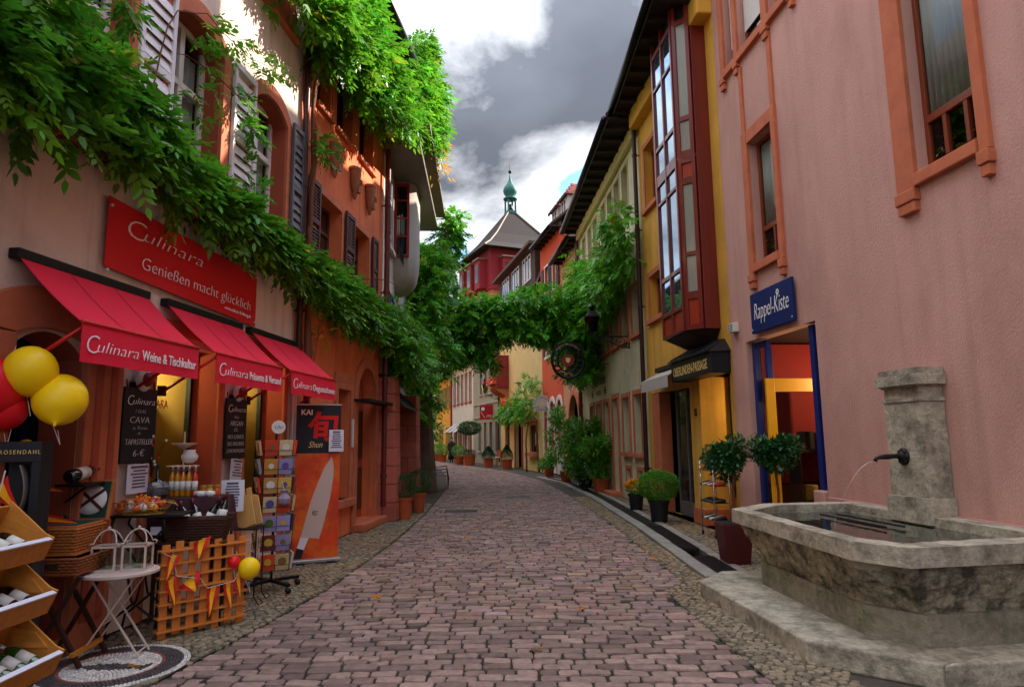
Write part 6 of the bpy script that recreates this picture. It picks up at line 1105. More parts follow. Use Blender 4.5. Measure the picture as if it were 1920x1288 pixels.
# ------------------------------------------------------------------ postcard rack
pr = thing('postcard_rack', 'revolving black wire postcard rack on castors beside the shop', 'card rack', WORLD, -2.70, 7.68, 0, R(28)); MB().tube([(0, 0, .1), (0, 0, 1.72)], .014, 8).build('column', m_black, pr)
for k in range(4):
    a = k * math.pi / 2 + .4; MB().bar((0, 0, .1), (.34 * math.cos(a), .34 * math.sin(a), .085), .045, .03).build('foot', m_black, pr); MB().lathe([(.012, -.035), (.03, -.03), (.03, .03), (.012, .035)], 14).xf(Matrix.Translation((.33 * math.cos(a), .33 * math.sin(a), .033)) @ Matrix.Rotation(math.pi / 2, 4, 'X')).build('castor', m_black, pr, smooth=True)
ccol = ['#c23a1c', '#c9b48a', '#cf4218', '#b9a070', '#a8a296', '#c08a70', '#b9822a', '#8f86b0', '#9a8fc0', '#3a2a3c', '#7f8a9a', '#b0884a', '#c9a24a', '#6a2a22', '#8a80a8', '#c2a888']; ccn = ['red', 'straw', 'orange-red', 'buff', 'grey', 'rose', 'amber', 'lilac', 'lavender', 'aubergine', 'slate-blue', 'tan', 'golden', 'maroon', 'violet', 'sand']
tiers = ['top', 'second', 'third', 'fourth', 'fifth', 'sixth', 'lowest']; wire = M('rack_wire', '#1c1c1e', .4, .1, 5, metal=.5); ci = 0; hw = .15
for ti in range(7):
    z = 1.46 - ti * .205
    for f in range(4):
        an = f * math.pi / 2; ro = Matrix.Rotation(an, 4, 'Z'); mb = MB()
        for zz in (0, .06): mb.tube([(-.15, -hw - .05, z + zz), (.15, -hw - .05, z + zz)], .003, 5)
        for x in (-.15, 0, .15): mb.tube([(x, -hw, z + .14), (x, -hw, z), (x, -hw - .05, z), (x, -hw - .05, z + .06)], .003, 5)
        mb.xf(ro).build('wire_pocket', wire, pr)
        if f in (0, 1, 3):
            for hx in (-.075, .075):
                if random.random() < .1 and f: continue
                c = ccol[ci % 16]; cn = ccn[ci % 16]; t = thing('postcard', f'{cn} card in the {tiers[ti]} tier of the postcard rack', 'card', group='cards in the postcard rack'); t.matrix_world = Matrix.Translation((-2.70, 7.68, 0)) @ Matrix.Rotation(R(28), 4, 'Z') @ ro @ Matrix.Translation((hx, -hw - .025, z + .008)) @ Matrix.Rotation(R(8), 4, 'X')
                MB().box(-.07, .07, -.012, .012, 0, .165).build('card', M('card%d' % (ci % 16), c, .5, .15, 14), t); mt = M('motif%d' % (ci % 5), ('#7a5a2a', '#d9cfc0', '#5a4a8a', '#4a6a2a', '#c9a23a')[ci % 5], .6, .2, 20)
                MB().lathe([(.001, 0), (.03 + .008 * (ci % 3), 0), (.03 + .008 * (ci % 3), .002)], 10).xf(Matrix.Translation((0, -.0125, .09)) @ Matrix.Rotation(math.pi / 2, 4, 'X')).build('motif', mt, t); ci += 1
t = thing('rack_topper', 'round white disc on top of the postcard rack', 'sign', WORLD, -2.66, 7.62, 1.72, R(28)); MB().lathe([(.075, -.006), (.075, .006)], 22).xf(Matrix.Translation((0, 0, .06)) @ Matrix.Rotation(math.pi / 2, 4, 'X')).build('disc', m_white, t); text('Uhr', .06, m_ink, t, (0, -.0075, .04), 'lettering', 1, .2, 'CENTER', 0, .001, Euler((R(90), 0, 0)))
t = thing('lilac_pouch', 'lilac cloth pouch dangling from the postcard rack', 'pouch', WORLD, -2.52, 7.48, .92); MB().lathe([(.01, 0), (.06, .03), (.07, .08), (.03, .14), (.05, .17)], 9).build('pouch', M('lilac_cloth', '#8f7f96', .9, .2, 9, .4, 20), t); MB().tube([(0, 0, .15), (-.06, .06, .3)], .003, 5).build('cord', m_white, t)
# ------------------------------------------------------------------ roll-up banner with knife
ru = thing('rollup_banner', 'black and orange roll-up banner showing a large kitchen knife', 'roll-up banner', WORLD, -2.70, 9.33, 0, math.atan2(.25, .56)); m_ror = M('banner_orange', '#c93a0c', .6, .5, 3.2, emit=0, dirt='#e88a1c', dirt_amt=.7, dirt_scale=2.4); m_rbk = M('banner_black', '#16121a', .6, .1, 3)
MB().box(-.33, .33, -.09, .09, 0, .055).build('base', M('aluminium', '#a8a39e', .35, .08, 5, metal=.6), ru, bevel=.015); MB().box(-.30, .30, -.004, .004, .055, 1.45).build('orange_print', m_ror, ru); MB().box(-.30, .30, -.004, .004, 1.45, 2.11).build('black_print', m_rbk, ru); MB().box(-.31, .31, -.012, .012, 2.11, 2.13).build('top_rail', M('aluminium'), ru); MB().tube([(0, .03, .05), (0, .02, 2.12)], .01, 8).build('pole', M('aluminium'), ru)
for x in (-.2, .2): MB().box(x - .05, x + .05, -.16, .14, -.0, .02).build('foot', m_black, ru)
fl_ = Euler((R(90), 0, 0)); text('KAI', .1, m_wl, ru, (-.24, -.0055, 1.98), 'lettering', 1, 0, 'LEFT', .003, .001, fl_); text('旬', .42, m_frd, ru, (.06, -.0055, 1.66), 'brush_character', 1, .05, 'CENTER', .012, .001, fl_); text('Shun', .12, m_gold, ru, (-.04, -.0055, 1.53), 'lettering', .8, .35, 'CENTER', 0, .001, fl_)
m_blade = M('blade_print', '#c7aea0', .6, .06, 2); MB().prism([(.19, 1.405), (.218, 1.27), (.213, 1.10), (.176, .83), (.10, .5), (.046, .307), (-.09, .325), (-.2, .334), (-.148, .536), (-.083, .79), (0, 1.03), (.09, 1.25)][::-1], -.0062, -.0045, 'y').build('blade_print', m_blade, ru); MB().prism([(-.09, .325), (-.2, .334), (-.24, .2), (-.15, .17)], -.0066, -.0045, 'y').build('bolster_print', m_paper, ru); MB().prism([(-.24, .2), (-.15, .17), (-.18, .06), (-.28, .06)], -.0066, -.0045, 'y').build('handle_print', m_rbk, ru); text('旬', .08, m_rbk, ru, (-.03, -.0075, .62), 'blade_mark', 1, .2, 'CENTER', 0, .001, fl_)
paper('white notice stuck on the right edge of the knife banner', WORLD, -2.46, 9.37, 1.47, .2, .3, math.atan2(.25, .56) + math.pi, 0, 8)
# ------------------------------------------------------------------ wisteria
m_lf = leafmat('wisteria_leaf', '#5ba32a', .36); m_lf2 = leafmat('creeper_leaf', '#5fae2e', .36); m_lfo = leafmat('ochre_leaf', '#b08f22', .35); m_bark = M('wisteria_bark', '#6b4026', .9, .3, 8, .8, 25, stretch=(3, 3, .6))
def vine(name, label, centres, rads, per, L_, k, mat, stems=(), out=None, flat=.75, tone=None, droop=.3, sr=.03):
    t = thing(name, label, 'vine', WORLD, *stems[0][0][:2] if stems else (centres[0][0], centres[0][1]), 0); o0 = Vector(t.location)
    P, A, Ls = clumps(centres, rads, per, L_, out, flat); P = P - np.array(o0); tn = np.repeat(rng.uniform(.6, 1.25, len(centres)), per)
    o = leafobj('foliage', mat, t, P, A, Ls, k, tone=tn, droop=droop); o['kind'] = 'stuff'
    for _ in range(min(14, len(centres) // 12)):
        c0 = Vector(random.choice(centres)) - o0; d0 = Vector((random.gauss(0, .3), random.gauss(0, .5), random.uniform(-.5, .3))); MB().tube([c0, c0 + d0 * .5 + Vector((0, 0, .05)), c0 + d0, c0 + d0 * 1.3 - Vector((0, 0, .15))], [.009, .008, .006, .003], 5).build('twig', m_bark, t)
    for st in stems:
        pts = wiggle(st, .25, .018); n = len(pts); MB().tube([p - o0 for p in pts], [sr * (1 - .6 * i / n) for i in range(n)], 7).build('stem', m_bark, t, smooth=True)
    return t
def band(fr, tab, step, nfun, rad):     # tab: (s, zlow, zhigh, nmin, nmax); random clump centres in the band
    C = []; Rr = []; tab = sorted(tab); s = tab[0][0]
    while s < tab[-1][0]:
        z0, z1, n0, n1 = (interp([(r_[0], r_[i]) for r_ in tab], s) for i in (1, 2, 3, 4))
        thin = math.sin(s * 3.1 + 1.7) * math.sin(s * 1.37 + .4)
        for _ in range(nfun):
            if thin < -.25 and random.random() < .5: continue
            n = random.uniform(n0, n1); zz = random.uniform(z0, z1)
            if random.random() < .12: zz = z0 - random.uniform(.03, .2)
            C.append(tuple(fr.pt(s + random.uniform(-step, step), n, zz))); Rr.append(rad * random.uniform(.6, 1.25))
        s += step
    return C, Rr
out_l = tuple(L1.n)
C, Rr = band(L1, [(.6, 3.8, 4.15, .08, .3), (2, 3.85, 4.3, .08, .3), (3.5, 3.9, 4.25, .08, .3), (4.5, 4.0, 4.2, .1, .3), (6, 4.08, 4.2, .1, .32), (7.5, 4.18, 4.36, .12, .33), (8.6, 4.2, 4.5, .15, .36), (9.6, 4.05, 4.7, .15, .6), (11.8, 4.0, 5.2, .15, .75)], .12, 4, .17)
vine('wisteria', 'long wisteria swag running above the red banner along the delicatessen and orange house', C, Rr, 14, .25, 9, m_lf, [[L1.pt(s, .12, 4.05 + .06 * math.sin(s * 2)) for s in (4.5, 6, 7.5, 9, 10.5, 12)], [L1.pt(s, .12, 3.95 + .06 * math.sin(s * 2)) for s in (4.5, 3.5, 2.5, 1.5, .8)]], out_l)
C, Rr = [], []
for a, c, n in (((6.9, .12, 5.9), (6.4, .15, 5.5), 5), ((6.5, .1, 5.9), (6.3, .12, 4.7), 6), ((7.6, .12, 6.1), (7.1, .15, 5.2), 5), ((7.5, .15, 6.2), (6.6, .2, 6.3), 5), ((6.6, .2, 6.3), (5.2, .2, 6.6), 5), ((8.9, .15, 5.4), (8.3, .2, 4.8), 3), ((9.6, .25, 5.7), (8.9, .3, 5.3), 5), ((10.4, .3, 5.6), (9.2, .4, 5.5), 12), ((7.7, .12, 5.3), (7.2, .15, 4.6), 3)):
    for i in range(n): f = random.random(); p = Vector(a).lerp(Vector(c), f); C.append(tuple(L1.pt(p.x + random.gauss(0, .05), p.y, p.z + random.gauss(0, .05)))); Rr.append(.1)
vine('wisteria', 'loose wisteria tendrils straying over the upper windows of the delicatessen', C, Rr, 5, .2, 9, m_lf, [[L1.pt(8.4, .1, 4.6), L1.pt(8.0, .1, 6.0), L1.pt(7.4, .1, 6.35), L1.pt(6.5, .1, 6.35), L1.pt(5.3, .1, 6.7), L1.pt(4.7, .1, 7.2)]], out_l, sr=.008)
C, Rr = band(L1, [(.2, 8.3, 9.3, .3, .8), (1.2, 8.0, 9.2, .2, .8), (2, 7.9, 9.2, .2, .8), (3.8, 7.75, 9.1, .2, .8), (5.0, 7.65, 8.8, .15, .8), (6.2, 7.95, 8.8, .1, .6), (6.6, 8.2, 8.8, .1, .5)], .15, 7, .23)
vine('wisteria', 'dense upper wisteria spilling from the eaves of the orange house', C, Rr, 13, .27, 9, m_lf, [[L1.pt(4.55, .14, 0), L1.pt(4.6, .16, 1.5), L1.pt(4.4, .14, 2.9), L1.pt(4.55, .16, 3.7), L1.pt(4.5, .12, 5.2), L1.pt(4.58, .16, 6.6), L1.pt(4.5, .2, 8.0)], [L1.pt(4.48, .14, 0), L1.pt(4.42, .18, 1.5), L1.pt(4.58, .16, 2.9), L1.pt(4.42, .13, 3.7), L1.pt(4.56, .17, 5.2), L1.pt(4.48, .14, 6.6), L1.pt(4.6, .2, 8.0)], [L1.pt(4.5, .2, 8.0), L1.pt(3, .4, 8.6), L1.pt(1, .6, 9.0)]], out_l, sr=.055)
C = [tuple(L1.pt(random.gauss(4.35, .12), .25, random.uniform(5.75, 6.35))) for _ in range(7)]; vine('wisteria', 'little leafy shoot sprouting from the wisteria trunk on the orange wall', C, [.13] * 7, 6, .2, 9, m_lf, [[L1.pt(4.55, .15, 5.8), L1.pt(4.35, .25, 6.2)]], out_l, sr=.008)
C = [tuple(L1.pt(random.gauss(4.2, .1), .2, random.uniform(2.95, 3.5))) for _ in range(6)]; vine('wisteria', 'thin pale shoot of wisteria rising behind the third awning', C, [.08] * 6, 3, .16, 9, m_lfo, [[L1.pt(4.3, .15, 2.8), L1.pt(4.2, .2, 3.5)]], out_l, sr=.006)
C, Rr = [], []
for _ in range(150):
    f = random.random(); s = 1.2 - 3.0 * f; C.append(tuple(L1.pt(s, random.uniform(.5, .92 - .1 * f), random.uniform(8.35 + .35 * f, 9.6 + 1.0 * math.sin(f * 3.1))))); Rr.append(.26 * random.uniform(.6, 1.2))
vine('wisteria', 'high wisteria crest overhanging the gutter against the sky', C, Rr, 12, .28, 9, m_lf, [[L1.pt(1.2, .5, 9.2), L1.pt(-.5, .8, 9.6), L1.pt(-2, .9, 9.6)]], out_l)
C = [(-2.05 + random.gauss(0, .13), 16.2 + random.gauss(0, .5), random.uniform(8.6, 9.9)) for _ in range(40)]; vine('bamboo_clump', 'yellowish bamboo-like tuft above the concrete eave', C, [.22] * 40, 9, .3, 5, m_lfo, [[(-2.2, 16.2, 8.5), (-2.05, 16.2, 9.6)]], (.3, 0, 0), droop=.8, sr=.012)
# creepers beyond the piers
C, Rr = [], []
for _ in range(110): C.append((random.uniform(-2.65, -2.02), random.uniform(13.6, 16.8), random.uniform(3.05, 4.0))); Rr.append(.26 * random.uniform(.6, 1.1))
for _ in range(30): y = random.uniform(14.2, 17.4); C.append((random.uniform(-2.75, -2.3), y, random.uniform(3.6, 4.6))); Rr.append(.22)
vine('creeper', 'bright creeper heaped over the slate canopy and sandstone piers', C, Rr, 14, .24, 9, m_lf, [[(-2.7, 14.3, 3.3), (-2.5, 15.5, 3.6), (-2.6, 17, 3.5)]], (.6, -.3, 0))
C, Rr = [], []
for _ in range(170): f = random.random(); C.append((random.uniform(-3.1, -1.75 - .2 * f), random.uniform(18.2, 21.5), 4.2 + f * 2.9 + random.gauss(0, .2))); Rr.append(.34 * random.uniform(.6, 1.1))
for _ in range(26): C.append((random.uniform(-2.95, -2.3), random.uniform(18, 20.3), random.uniform(2.2, 4.2))); Rr.append(.25)
for _ in range(20): f = random.random(); C.append((-2.6 + .95 * f, 19.8, 6.8 + 1.5 * f + random.gauss(0, .15))); Rr.append(.3)
for _ in range(12): C.append((-1.72 + random.gauss(0, .12), 20, random.uniform(7.0, 8.5))); Rr.append(.26)
vine('creeper', 'tall tree-like creeper climbing beyond the oriel house on the left', C, Rr, 17, .3, 9, m_lf2, [[(-3.0, 19.5, 0), (-2.85, 19.4, 3), (-2.7, 19.6, 5.5), (-2.4, 19.8, 7.2), (-1.8, 20, 8.2)], [(-2.7, 19.6, 5), (-2.2, 20.2, 6.2)]], (.2, -.4, 0), sr=.09)
C, Rr = [], []
for _ in range(380):
    f = random.random(); x = -2.2 + 4.9 * f; low = 4.55 - .5 * math.sin(f * math.pi) * -1 - (.9 * max(0, f - .72) / .28) - .75 * max(0, .3 - f); hi = 6.0 + .5 * f * f
    C.append((x, random.uniform(20.5, 22.6), random.uniform(low - .1, hi))); Rr.append(.34 * random.uniform(.55, 1.1))
for _ in range(14): f = random.random(); C.append((-1.75 + 1.3 * f, 21, 4.55 - .5 * f + random.gauss(0, .12))); Rr.append(.25)
vine('creeper', 'creeper garland arching right across the street', C, Rr, 18, .3, 9, m_lf2, [[(-2.6, 20.6, 5.4), (-1, 21.2, 5.6), (.8, 21.5, 5.6), (2.7, 21.6, 5.6)]], (0, -.6, 0), sr=.035)
C, Rr = band(R3, [(.1, 6.0, 7.1, .15, .8), (.9, 5.6, 7.2, .15, .9), (1.6, 5.6, 6.8, .15, .6), (2.6, 5.5, 6.5, .15, .6), (4, 4.9, 6.6, .15, .8), (6, 5.0, 7.4, .15, .7), (8.4, 5.0, 8.4, .15, .6)], .28, 8, .28)
for _ in range(44): s = random.uniform(4.8, 8.7); C.append(tuple(R3.pt(s, random.uniform(.2, 1.1), random.uniform(3.6, 5.0)))); Rr.append(.28)
vine('creeper', 'creeper hanging over the upper windows of the grey-green tavern', C, Rr, 16, .27, 9, m_lf2, [[R3.pt(8.8, .15, 0), R3.pt(8.7, .15, 3), R3.pt(8.4, .2, 5.5), R3.pt(5, .25, 5.9), R3.pt(2, .25, 5.8), R3.pt(.4, .3, 6.6)]], tuple(R3.n * .7), sr=.05)
C, Rr = band(FB[2], [(.3, 3.1, 5.0, .1, .8), (2.5, 2.9, 4.6, .1, .8), (4, 2.9, 3.5, .1, .6), (6, 2.95, 3.4, .1, .6), (8, 2.8, 3.3, .1, .5)], .4, 4, .32)
vine('creeper', 'creeper over the arched doorway of the warm yellow house', C, Rr, 10, .34, 7, m_lf2, [[FB[2].pt(.4, .15, 0), FB[2].pt(.5, .2, 2.5), FB[2].pt(3, .25, 3.2), FB[2].pt(8, .2, 3.0)], [FB[2].pt(.9, .6, 0), FB[2].pt(1.0, .6, 1.5), FB[2].pt(.8, .5, 2.8)]], tuple(FB[2].n * .7), sr=.05)
C, Rr = band(L4, [(2, 2.5, 5, .1, .7), (5, 2.2, 5.5, .1, .8), (9, 2.0, 5.2, .1, .6)], .45, 4, .34); vine('creeper', 'creeper masking the cream house on the left beyond the buttress', C, Rr, 10, .34, 7, m_lf, [[L4.pt(6, .15, 0), L4.pt(6, .2, 4)]], tuple(L4.n * .7))
for fr, s0, s1, z, lb in ((FB[2], 7.1, 9.0, 5.0, 'red geraniums in the window box of the oriel'), (FB[2], 5.4, 6.6, 3.7, 'red geraniums trailing beside the yellow house door')):
    t = thing('geraniums', lb, 'flowers', fr, (s0 + s1) / 2, .9 if z > 4 else .5, z); k = s1 - s0; MB().box(-k / 2, k / 2, -.12, .12, -.2, 0).build('window_box', m_sst, t); P, A, Ls = clumps([(x, 0, random.uniform(-.3, .15)) for x in np.linspace(-k / 2, k / 2, 9)], [.22] * 9, 12, .14); o = leafobj('leaves', m_lf2, t, P, A, Ls, 3); o['kind'] = 'stuff'; P, A, Ls = clumps([(x, .05, random.uniform(-.3, .25)) for x in np.linspace(-k / 2, k / 2, 9)], [.2] * 9, 12, .1); o = leafobj('blossoms', leafmat('red_blossom', '#d8281c', .2), t, P, A, Ls, 5, .6, .9); o['kind'] = 'stuff'

# ------------------------------------------------------------------ potted plants
m_terra = M('terracotta', '#b0522a', .85, .18, 6, .3, 50, dirt='#8a3f22', dirt_amt=.5, dirt_scale=5); m_plast = M('black_plastic_pot', '#17181a', .5, .1, 5); m_soil = M('soil', '#241a12', .95, .3, 20)
m_box = leafmat('box_leaf', '#2a5a20', .12, .4); m_bush = leafmat('bush_leaf', '#559a2c', .3)
def shell(c, r_, n, L_, flat=1., rough_=.1):
    d = rng.normal(size=(n, 3)); d /= np.linalg.norm(d, axis=1)[:, None]; rr = r_ * (1 - np.abs(rng.normal(0, rough_, (n, 1)))) * (1 + .07 * np.sin(d[:, :1] * 7 + 2) * np.cos(d[:, 1:2] * 6)); return np.array(c) + d * rr * np.array([1, 1, flat]), d + rng.normal(size=(n, 3)) * .55, np.full(n, L_) * rng.uniform(.7, 1.3, n)
def pot(t, r0, r1, h, mat, square=False):
    if square:
        MB().frustum([(-r0, -r0), (r0, -r0), (r0, r0), (-r0, r0)], [(-r1, -r1), (r1, -r1), (r1, r1), (-r1, r1)], 0, h).build('pot', mat, t, bevel=.01); MB().box(-r1 + .02, r1 - .02, -r1 + .02, r1 - .02, h, h + .006).build('soil', m_soil, t)
    else:
        MB().lathe([(r0, 0), (r1 * .94, h * .85), (r1 * 1.04, h * .86), (r1 * 1.06, h), (r1 * .9, h), (r1 * .86, h * .9)], 22).build('pot', mat, t); smooth_by(t.children[-1], 40); MB().lathe([(r1 * .88, h * .9), (.001, h * .93)], 18).build('soil', m_soil, t)
def potted(name, label, cat, x, y, r0, r1, h, mat, crown, trunk=None, lm=None, square=False, k=1, droop=0., group=None):
    t = thing(name, label, cat, WORLD, x, y, .0, group=group); pot(t, r0, r1, h, mat, square); P = np.concatenate([q[0] for q in crown]); A = np.concatenate([q[1] for q in crown]); Ls = np.concatenate([q[2] for q in crown]); o = leafobj('crown', lm or m_box, t, P, A, Ls, k, ratio=1. if k == 1 else .42, lw=.5, droop=droop); o['kind'] = 'stuff'
    if trunk: MB().tube(wiggle(trunk, .15, .008), .018, 7).build('trunk', m_bark, t, smooth=True)
    return t
potted('box_ball', 'box ball in a terracotta pot nearest the sandstone pier', 'potted plant', -2.28, 14.2, .12, .17, .44, m_terra, [shell((0, 0, .66), .26, 3600, .032, 1, .14)], group='box balls in terracotta pots'); potted('box_ball', 'second box ball in a terracotta pot, farther along the left wall', 'potted plant', -2.16, 15.4, .12, .18, .44, m_terra, [shell((0, 0, .68), .27, 3600, .034, 1, .14)], group='box balls in terracotta pots')
potted('round_shrub', 'round clipped shrub in a black pot beside the yellow passage pier', 'potted plant', 2.80, 13.2, .15, .2, .42, m_plast, [shell((0, 0, .68), .4, 7500, .045, .72, .16)], lm=m_bush)
t = potted('marigold_pot', 'yellow chrysanthemums in a black pot next to the round clipped shrub', 'potted plant', 2.74, 15.3, .13, .18, .36, m_plast, [shell((0, 0, .5), .22, 900, .05, .6, .2)], lm=m_bush); P, A, Ls = shell((0, 0, .53), .23, 900, .05, .6, .08); keep = P[:, 2] > .48; leafobj('blossoms', leafmat('yellow_blossom', '#e0a20c', .25), t, P[keep], A[keep], Ls[keep], 1, 1., .9, droop=0)['kind'] = 'stuff'
m_tub = M('dark_red_tub', '#4a1412', .55, .15, 5)
for x, lb in ((2.86, 'standard laurel in a dark red square tub beside the gutter'), (3.50, 'standard laurel in front of the shop door behind the fountain')):
    c = [shell((random.gauss(0, .11), random.gauss(0, .09), 1.38 + random.gauss(0, .07)), .19, 420, .075, .9, .35) for _ in range(7)]; potted('laurel_tree', lb, 'potted tree', x, 8.95 + (.0 if x < 3 else .1), .15, .2, .5, m_tub, c, [(0, 0, .45), (.02, 0, .9), (0, .02, 1.35)], leafmat('laurel_leaf', '#24562a', .15, .3), True)
c = [shell((random.gauss(0, .22), random.gauss(0, .22), random.uniform(.55, 1.7)), .3, 260, .13, 1, .4) for _ in range(13)]; potted('leafy_bush', 'large leafy bush in a terracotta pot in front of the tavern door', 'potted plant', 2.62, 20.3, .2, .27, .42, m_terra, c, lm=m_bush)
c = [shell((random.gauss(0, .3), random.gauss(0, .5), random.uniform(.4, 1.9)), .34, 240, .14, 1, .4) for _ in range(20)]; t = potted('leafy_bush', 'tall tangled bush with red blooms along the tavern wall', 'potted plant', 2.35, 22.3, .2, .27, .4, m_plast, c, lm=m_bush); P, A, Ls = clumps([(.35, -.8, 1.35)], [.12], 14, .1); leafobj('blossoms', leafmat('red_blossom', '#d8281c'), t, P, A, Ls, 5, .6, .9)['kind'] = 'stuff'
c = [shell((random.gauss(0, .25), random.gauss(0, .3), random.uniform(.6, 2.6)), .3, 200, .14, 1, .4) for _ in range(14)]; potted('leafy_bush', 'slender climbing bush in a pot under the arched peach house', 'potted plant', 1.95, 25.2, .17, .23, .4, m_terra, c, lm=m_bush)
c = [shell((random.gauss(0, .18), random.gauss(0, .18), random.uniform(.5, 1.2)), .25, 200, .12, 1, .4) for _ in range(7)]; potted('leafy_bush', 'small bush in a terracotta pot before the white arcade', 'potted plant', 1.5, 28.6, .17, .23, .42, m_terra, c, lm=m_bush)
def cone(h, r_, z0, n): 
    f = rng.uniform(0, 1, n) ** .7; a = rng.uniform(0, 6.28, n); rr = r_ * (np.sin(np.clip((1 - f) * 1.8, 0, 1.57))) ; P = np.stack([rr * np.cos(a), rr * np.sin(a), z0 + f * h], 1); return P, np.stack([np.cos(a), np.sin(a), np.full(n, .5)], 1), np.full(n, .06)
potted('box_cone', 'clipped box cone in a red pot left of the arched doorway', 'potted plant', -.35, 36.6, .25, .3, .5, m_terra, [cone(.8, .32, .48, 5000)]); potted('box_cone', 'clipped box cone in a red pot beside the folding chair', 'potted plant', -1.45, 39.2, .25, .3, .5, m_terra, [cone(.7, .36, .48, 5000)])
potted('standard_tree', 'umbrella-clipped standard tree in a terracotta pot before the grey house', 'potted tree', -2.75, 42.3, .32, .4, .62, m_terra, [shell((0, 0, 2.3), .75, 4500, .09, .55, .2), shell((0, 0, .75), .42, 700, .09, .5, .3)], [(0, 0, .5), (.03, 0, 1.4), (0, 0, 2.2)], m_box)
for i, (x, y, lb) in enumerate(((-3.5, 43.6, 'low green shrub in a pot beside the umbrella-clipped tree'), (-5.2, 49.5, 'round shrub in a terracotta pot behind the walking person'), (-6.0, 52.5, 'round shrub in a pot before the orange-yellow house'), (-6.9, 55, 'farthest round shrub in a pot on the bend'))): potted('round_shrub', lb, 'potted plant', x, y, .25, .33, .5, m_terra, [shell((0, 0, .85), .48, 1400, .09, .9, .25)], lm=m_bush)
t = thing('folding_chair', 'small wooden chair with white cushion outside the arched doorway', 'chair', WORLD, -1.0, 40.3, 0, R(40)); MB().box(-.22, .22, -.22, .22, .45, .48).build('seat', m_tile, t); MB().box(-.2, .2, -.2, .2, .481, .53).build('cushion', m_white, t, bevel=.03); MB().box(.19, .22, -.22, .22, .5, .95).build('backrest', m_tile, t)
for x in (-.2, .2):
    for y in (-.2, .2): MB().box(x - .018, x + .018, y - .018, y + .018, 0, .45).build('leg', m_tile, t)

# ------------------------------------------------------------------ stacked cafe chairs
def chair(label, x, y, z, rz, tilt):
    t = thing('cafe_chair', label, 'chair', WORLD, x, y, z, rz, 'stacked cafe chairs'); t.rotation_euler.rotate_axis('X', tilt)
    for sx_ in (-.2, .2): MB().tube([(sx_, -.22, 0), (sx_ * .95, -.2, .44), (sx_ * .95, .18, .45), (sx_, .24, .0)], .012, 7).build('leg', m_black, t, smooth=True)
    MB().tube([(-.19, .17, .44), (-.2, .25, .8)] + [(-.2 * math.cos(a), .26, .8 + .1 * math.sin(a)) for a in np.linspace(0, math.pi, 8)] + [(.2, .25, .8), (.19, .17, .44)], .012, 7).build('back_frame', m_black, t, smooth=True)
    for i in range(5): MB().box(-.19, .19, -.19 + i * .08, -.13 + i * .08, .445, .457).build('seat_slat', m_black, t)
    for i in range(3): MB().box(-.19, .19, .245, .257, .58 + i * .1, .62 + i * .1).build('back_slat', m_black, t)
for i in range(4): chair(('lowest', 'second', 'third', 'topmost')[i] + ' black metal cafe chair of the stack by the stone buttress', -2.38 + .02 * i, 22.4 - .09 * i, .1 * i, R(95), R(-3 * i))

# ------------------------------------------------------------------ street lamps and hanging signs
def street_lamp(label, fr, s, z, n, k=1.):
    t = thing('street_lamp', label, 'street lamp', fr, s, 0, z, group='wrought-iron wall lanterns'); m_i = m_black
    MB().box(-.03, .03, 0, .02, -.2, .22).build('wall_plate', m_i, t); MB().tube([(0, .02, .12), (0, n, .12)], .016, 8).build('arm', m_i, t)
    def spiral(y0, z0, r_, sg, turns=1.6): return [(0, y0 + sg * r_ * (1 - f) * math.cos(f * turns * 6.28), z0 + r_ * (1 - f) * math.sin(f * turns * 6.28)) for f in np.linspace(0, .95, 26)]
    for y0, z0, r_, sg in ((.22, -.03, .14, 1), (.5, .02, .09, -1), (.12, -.12, .07, 1), (.72 * n, .05, .06, 1)): MB().tube(spiral(y0, z0, r_, sg), .010, 6).build('scroll', m_i, t, smooth=True)
    MB().tube([(0, .02, -.18), (0, .2, -.17), (0, .45, -.05), (0, .65, .1)], .012, 6).build('brace', m_i, t, smooth=True)
    ln = link('lantern', None, t); ln.location = (0, n, .14); ln.scale = (k, k, k); lo, hi = .085, .17
    MB().tube([(0, 0, 0), (0, 0, .1)], .02, 8).build('stem', m_i, ln); gl = glassmat('lantern_glass', '#9fb0a8', .15, .05)
    for i in range(4):
        a = math.pi / 2 * i + math.pi / 4; c_, s_ = math.cos(a) * 1.414, math.sin(a) * 1.414; MB().bar((lo * c_, lo * s_, .1), (hi * c_, hi * s_, .5), .016).build('edge_bar', m_i, ln); a2 = a + math.pi / 2; P = [(lo * c_, lo * s_, .1), (lo * math.cos(a2) * 1.414, lo * math.sin(a2) * 1.414, .1), (hi * math.cos(a2) * 1.414, hi * math.sin(a2) * 1.414, .5), (hi * c_, hi * s_, .5)]; q = [tuple(Vector(p) * .98) for p in P]; MB().add(P + q, [(0, 1, 2, 3), (7, 6, 5, 4), (0, 4, 5, 1), (2, 6, 7, 3)]).build('pane', gl, ln)
    MB().frustum([(-hi, -hi), (hi, -hi), (hi, hi), (-hi, hi)], [(-.07, -.07), (.07, -.07), (.07, .07), (-.07, .07)], .505, .66).build('roof', m_i, ln); MB().box(-hi - .012, hi + .012, -hi - .012, hi + .012, .495, .512).build('top_ring', m_i, ln); MB().lathe([(.06, .66), (.06, .74), (.09, .75), (.07, .8), (.03, .83), (.025, .9), (.01, .93)], 12).build('chimney', m_i, ln, smooth=True); MB().box(-lo, lo, -lo, lo, .09, .105).build('floor', m_i, ln); MB().lathe([(.02, 0), (.03, .1), (.012, .16)], 10, (0, 0, .14)).build('bulb', m_white, ln, smooth=True)
street_lamp('wrought-iron wall lantern on the grey-green tavern', R3, 1.62, 4.12, .98); street_lamp('distant wrought-iron wall lantern in front of the grey house', FB[3], .25, 4.2, .95, 1.15)
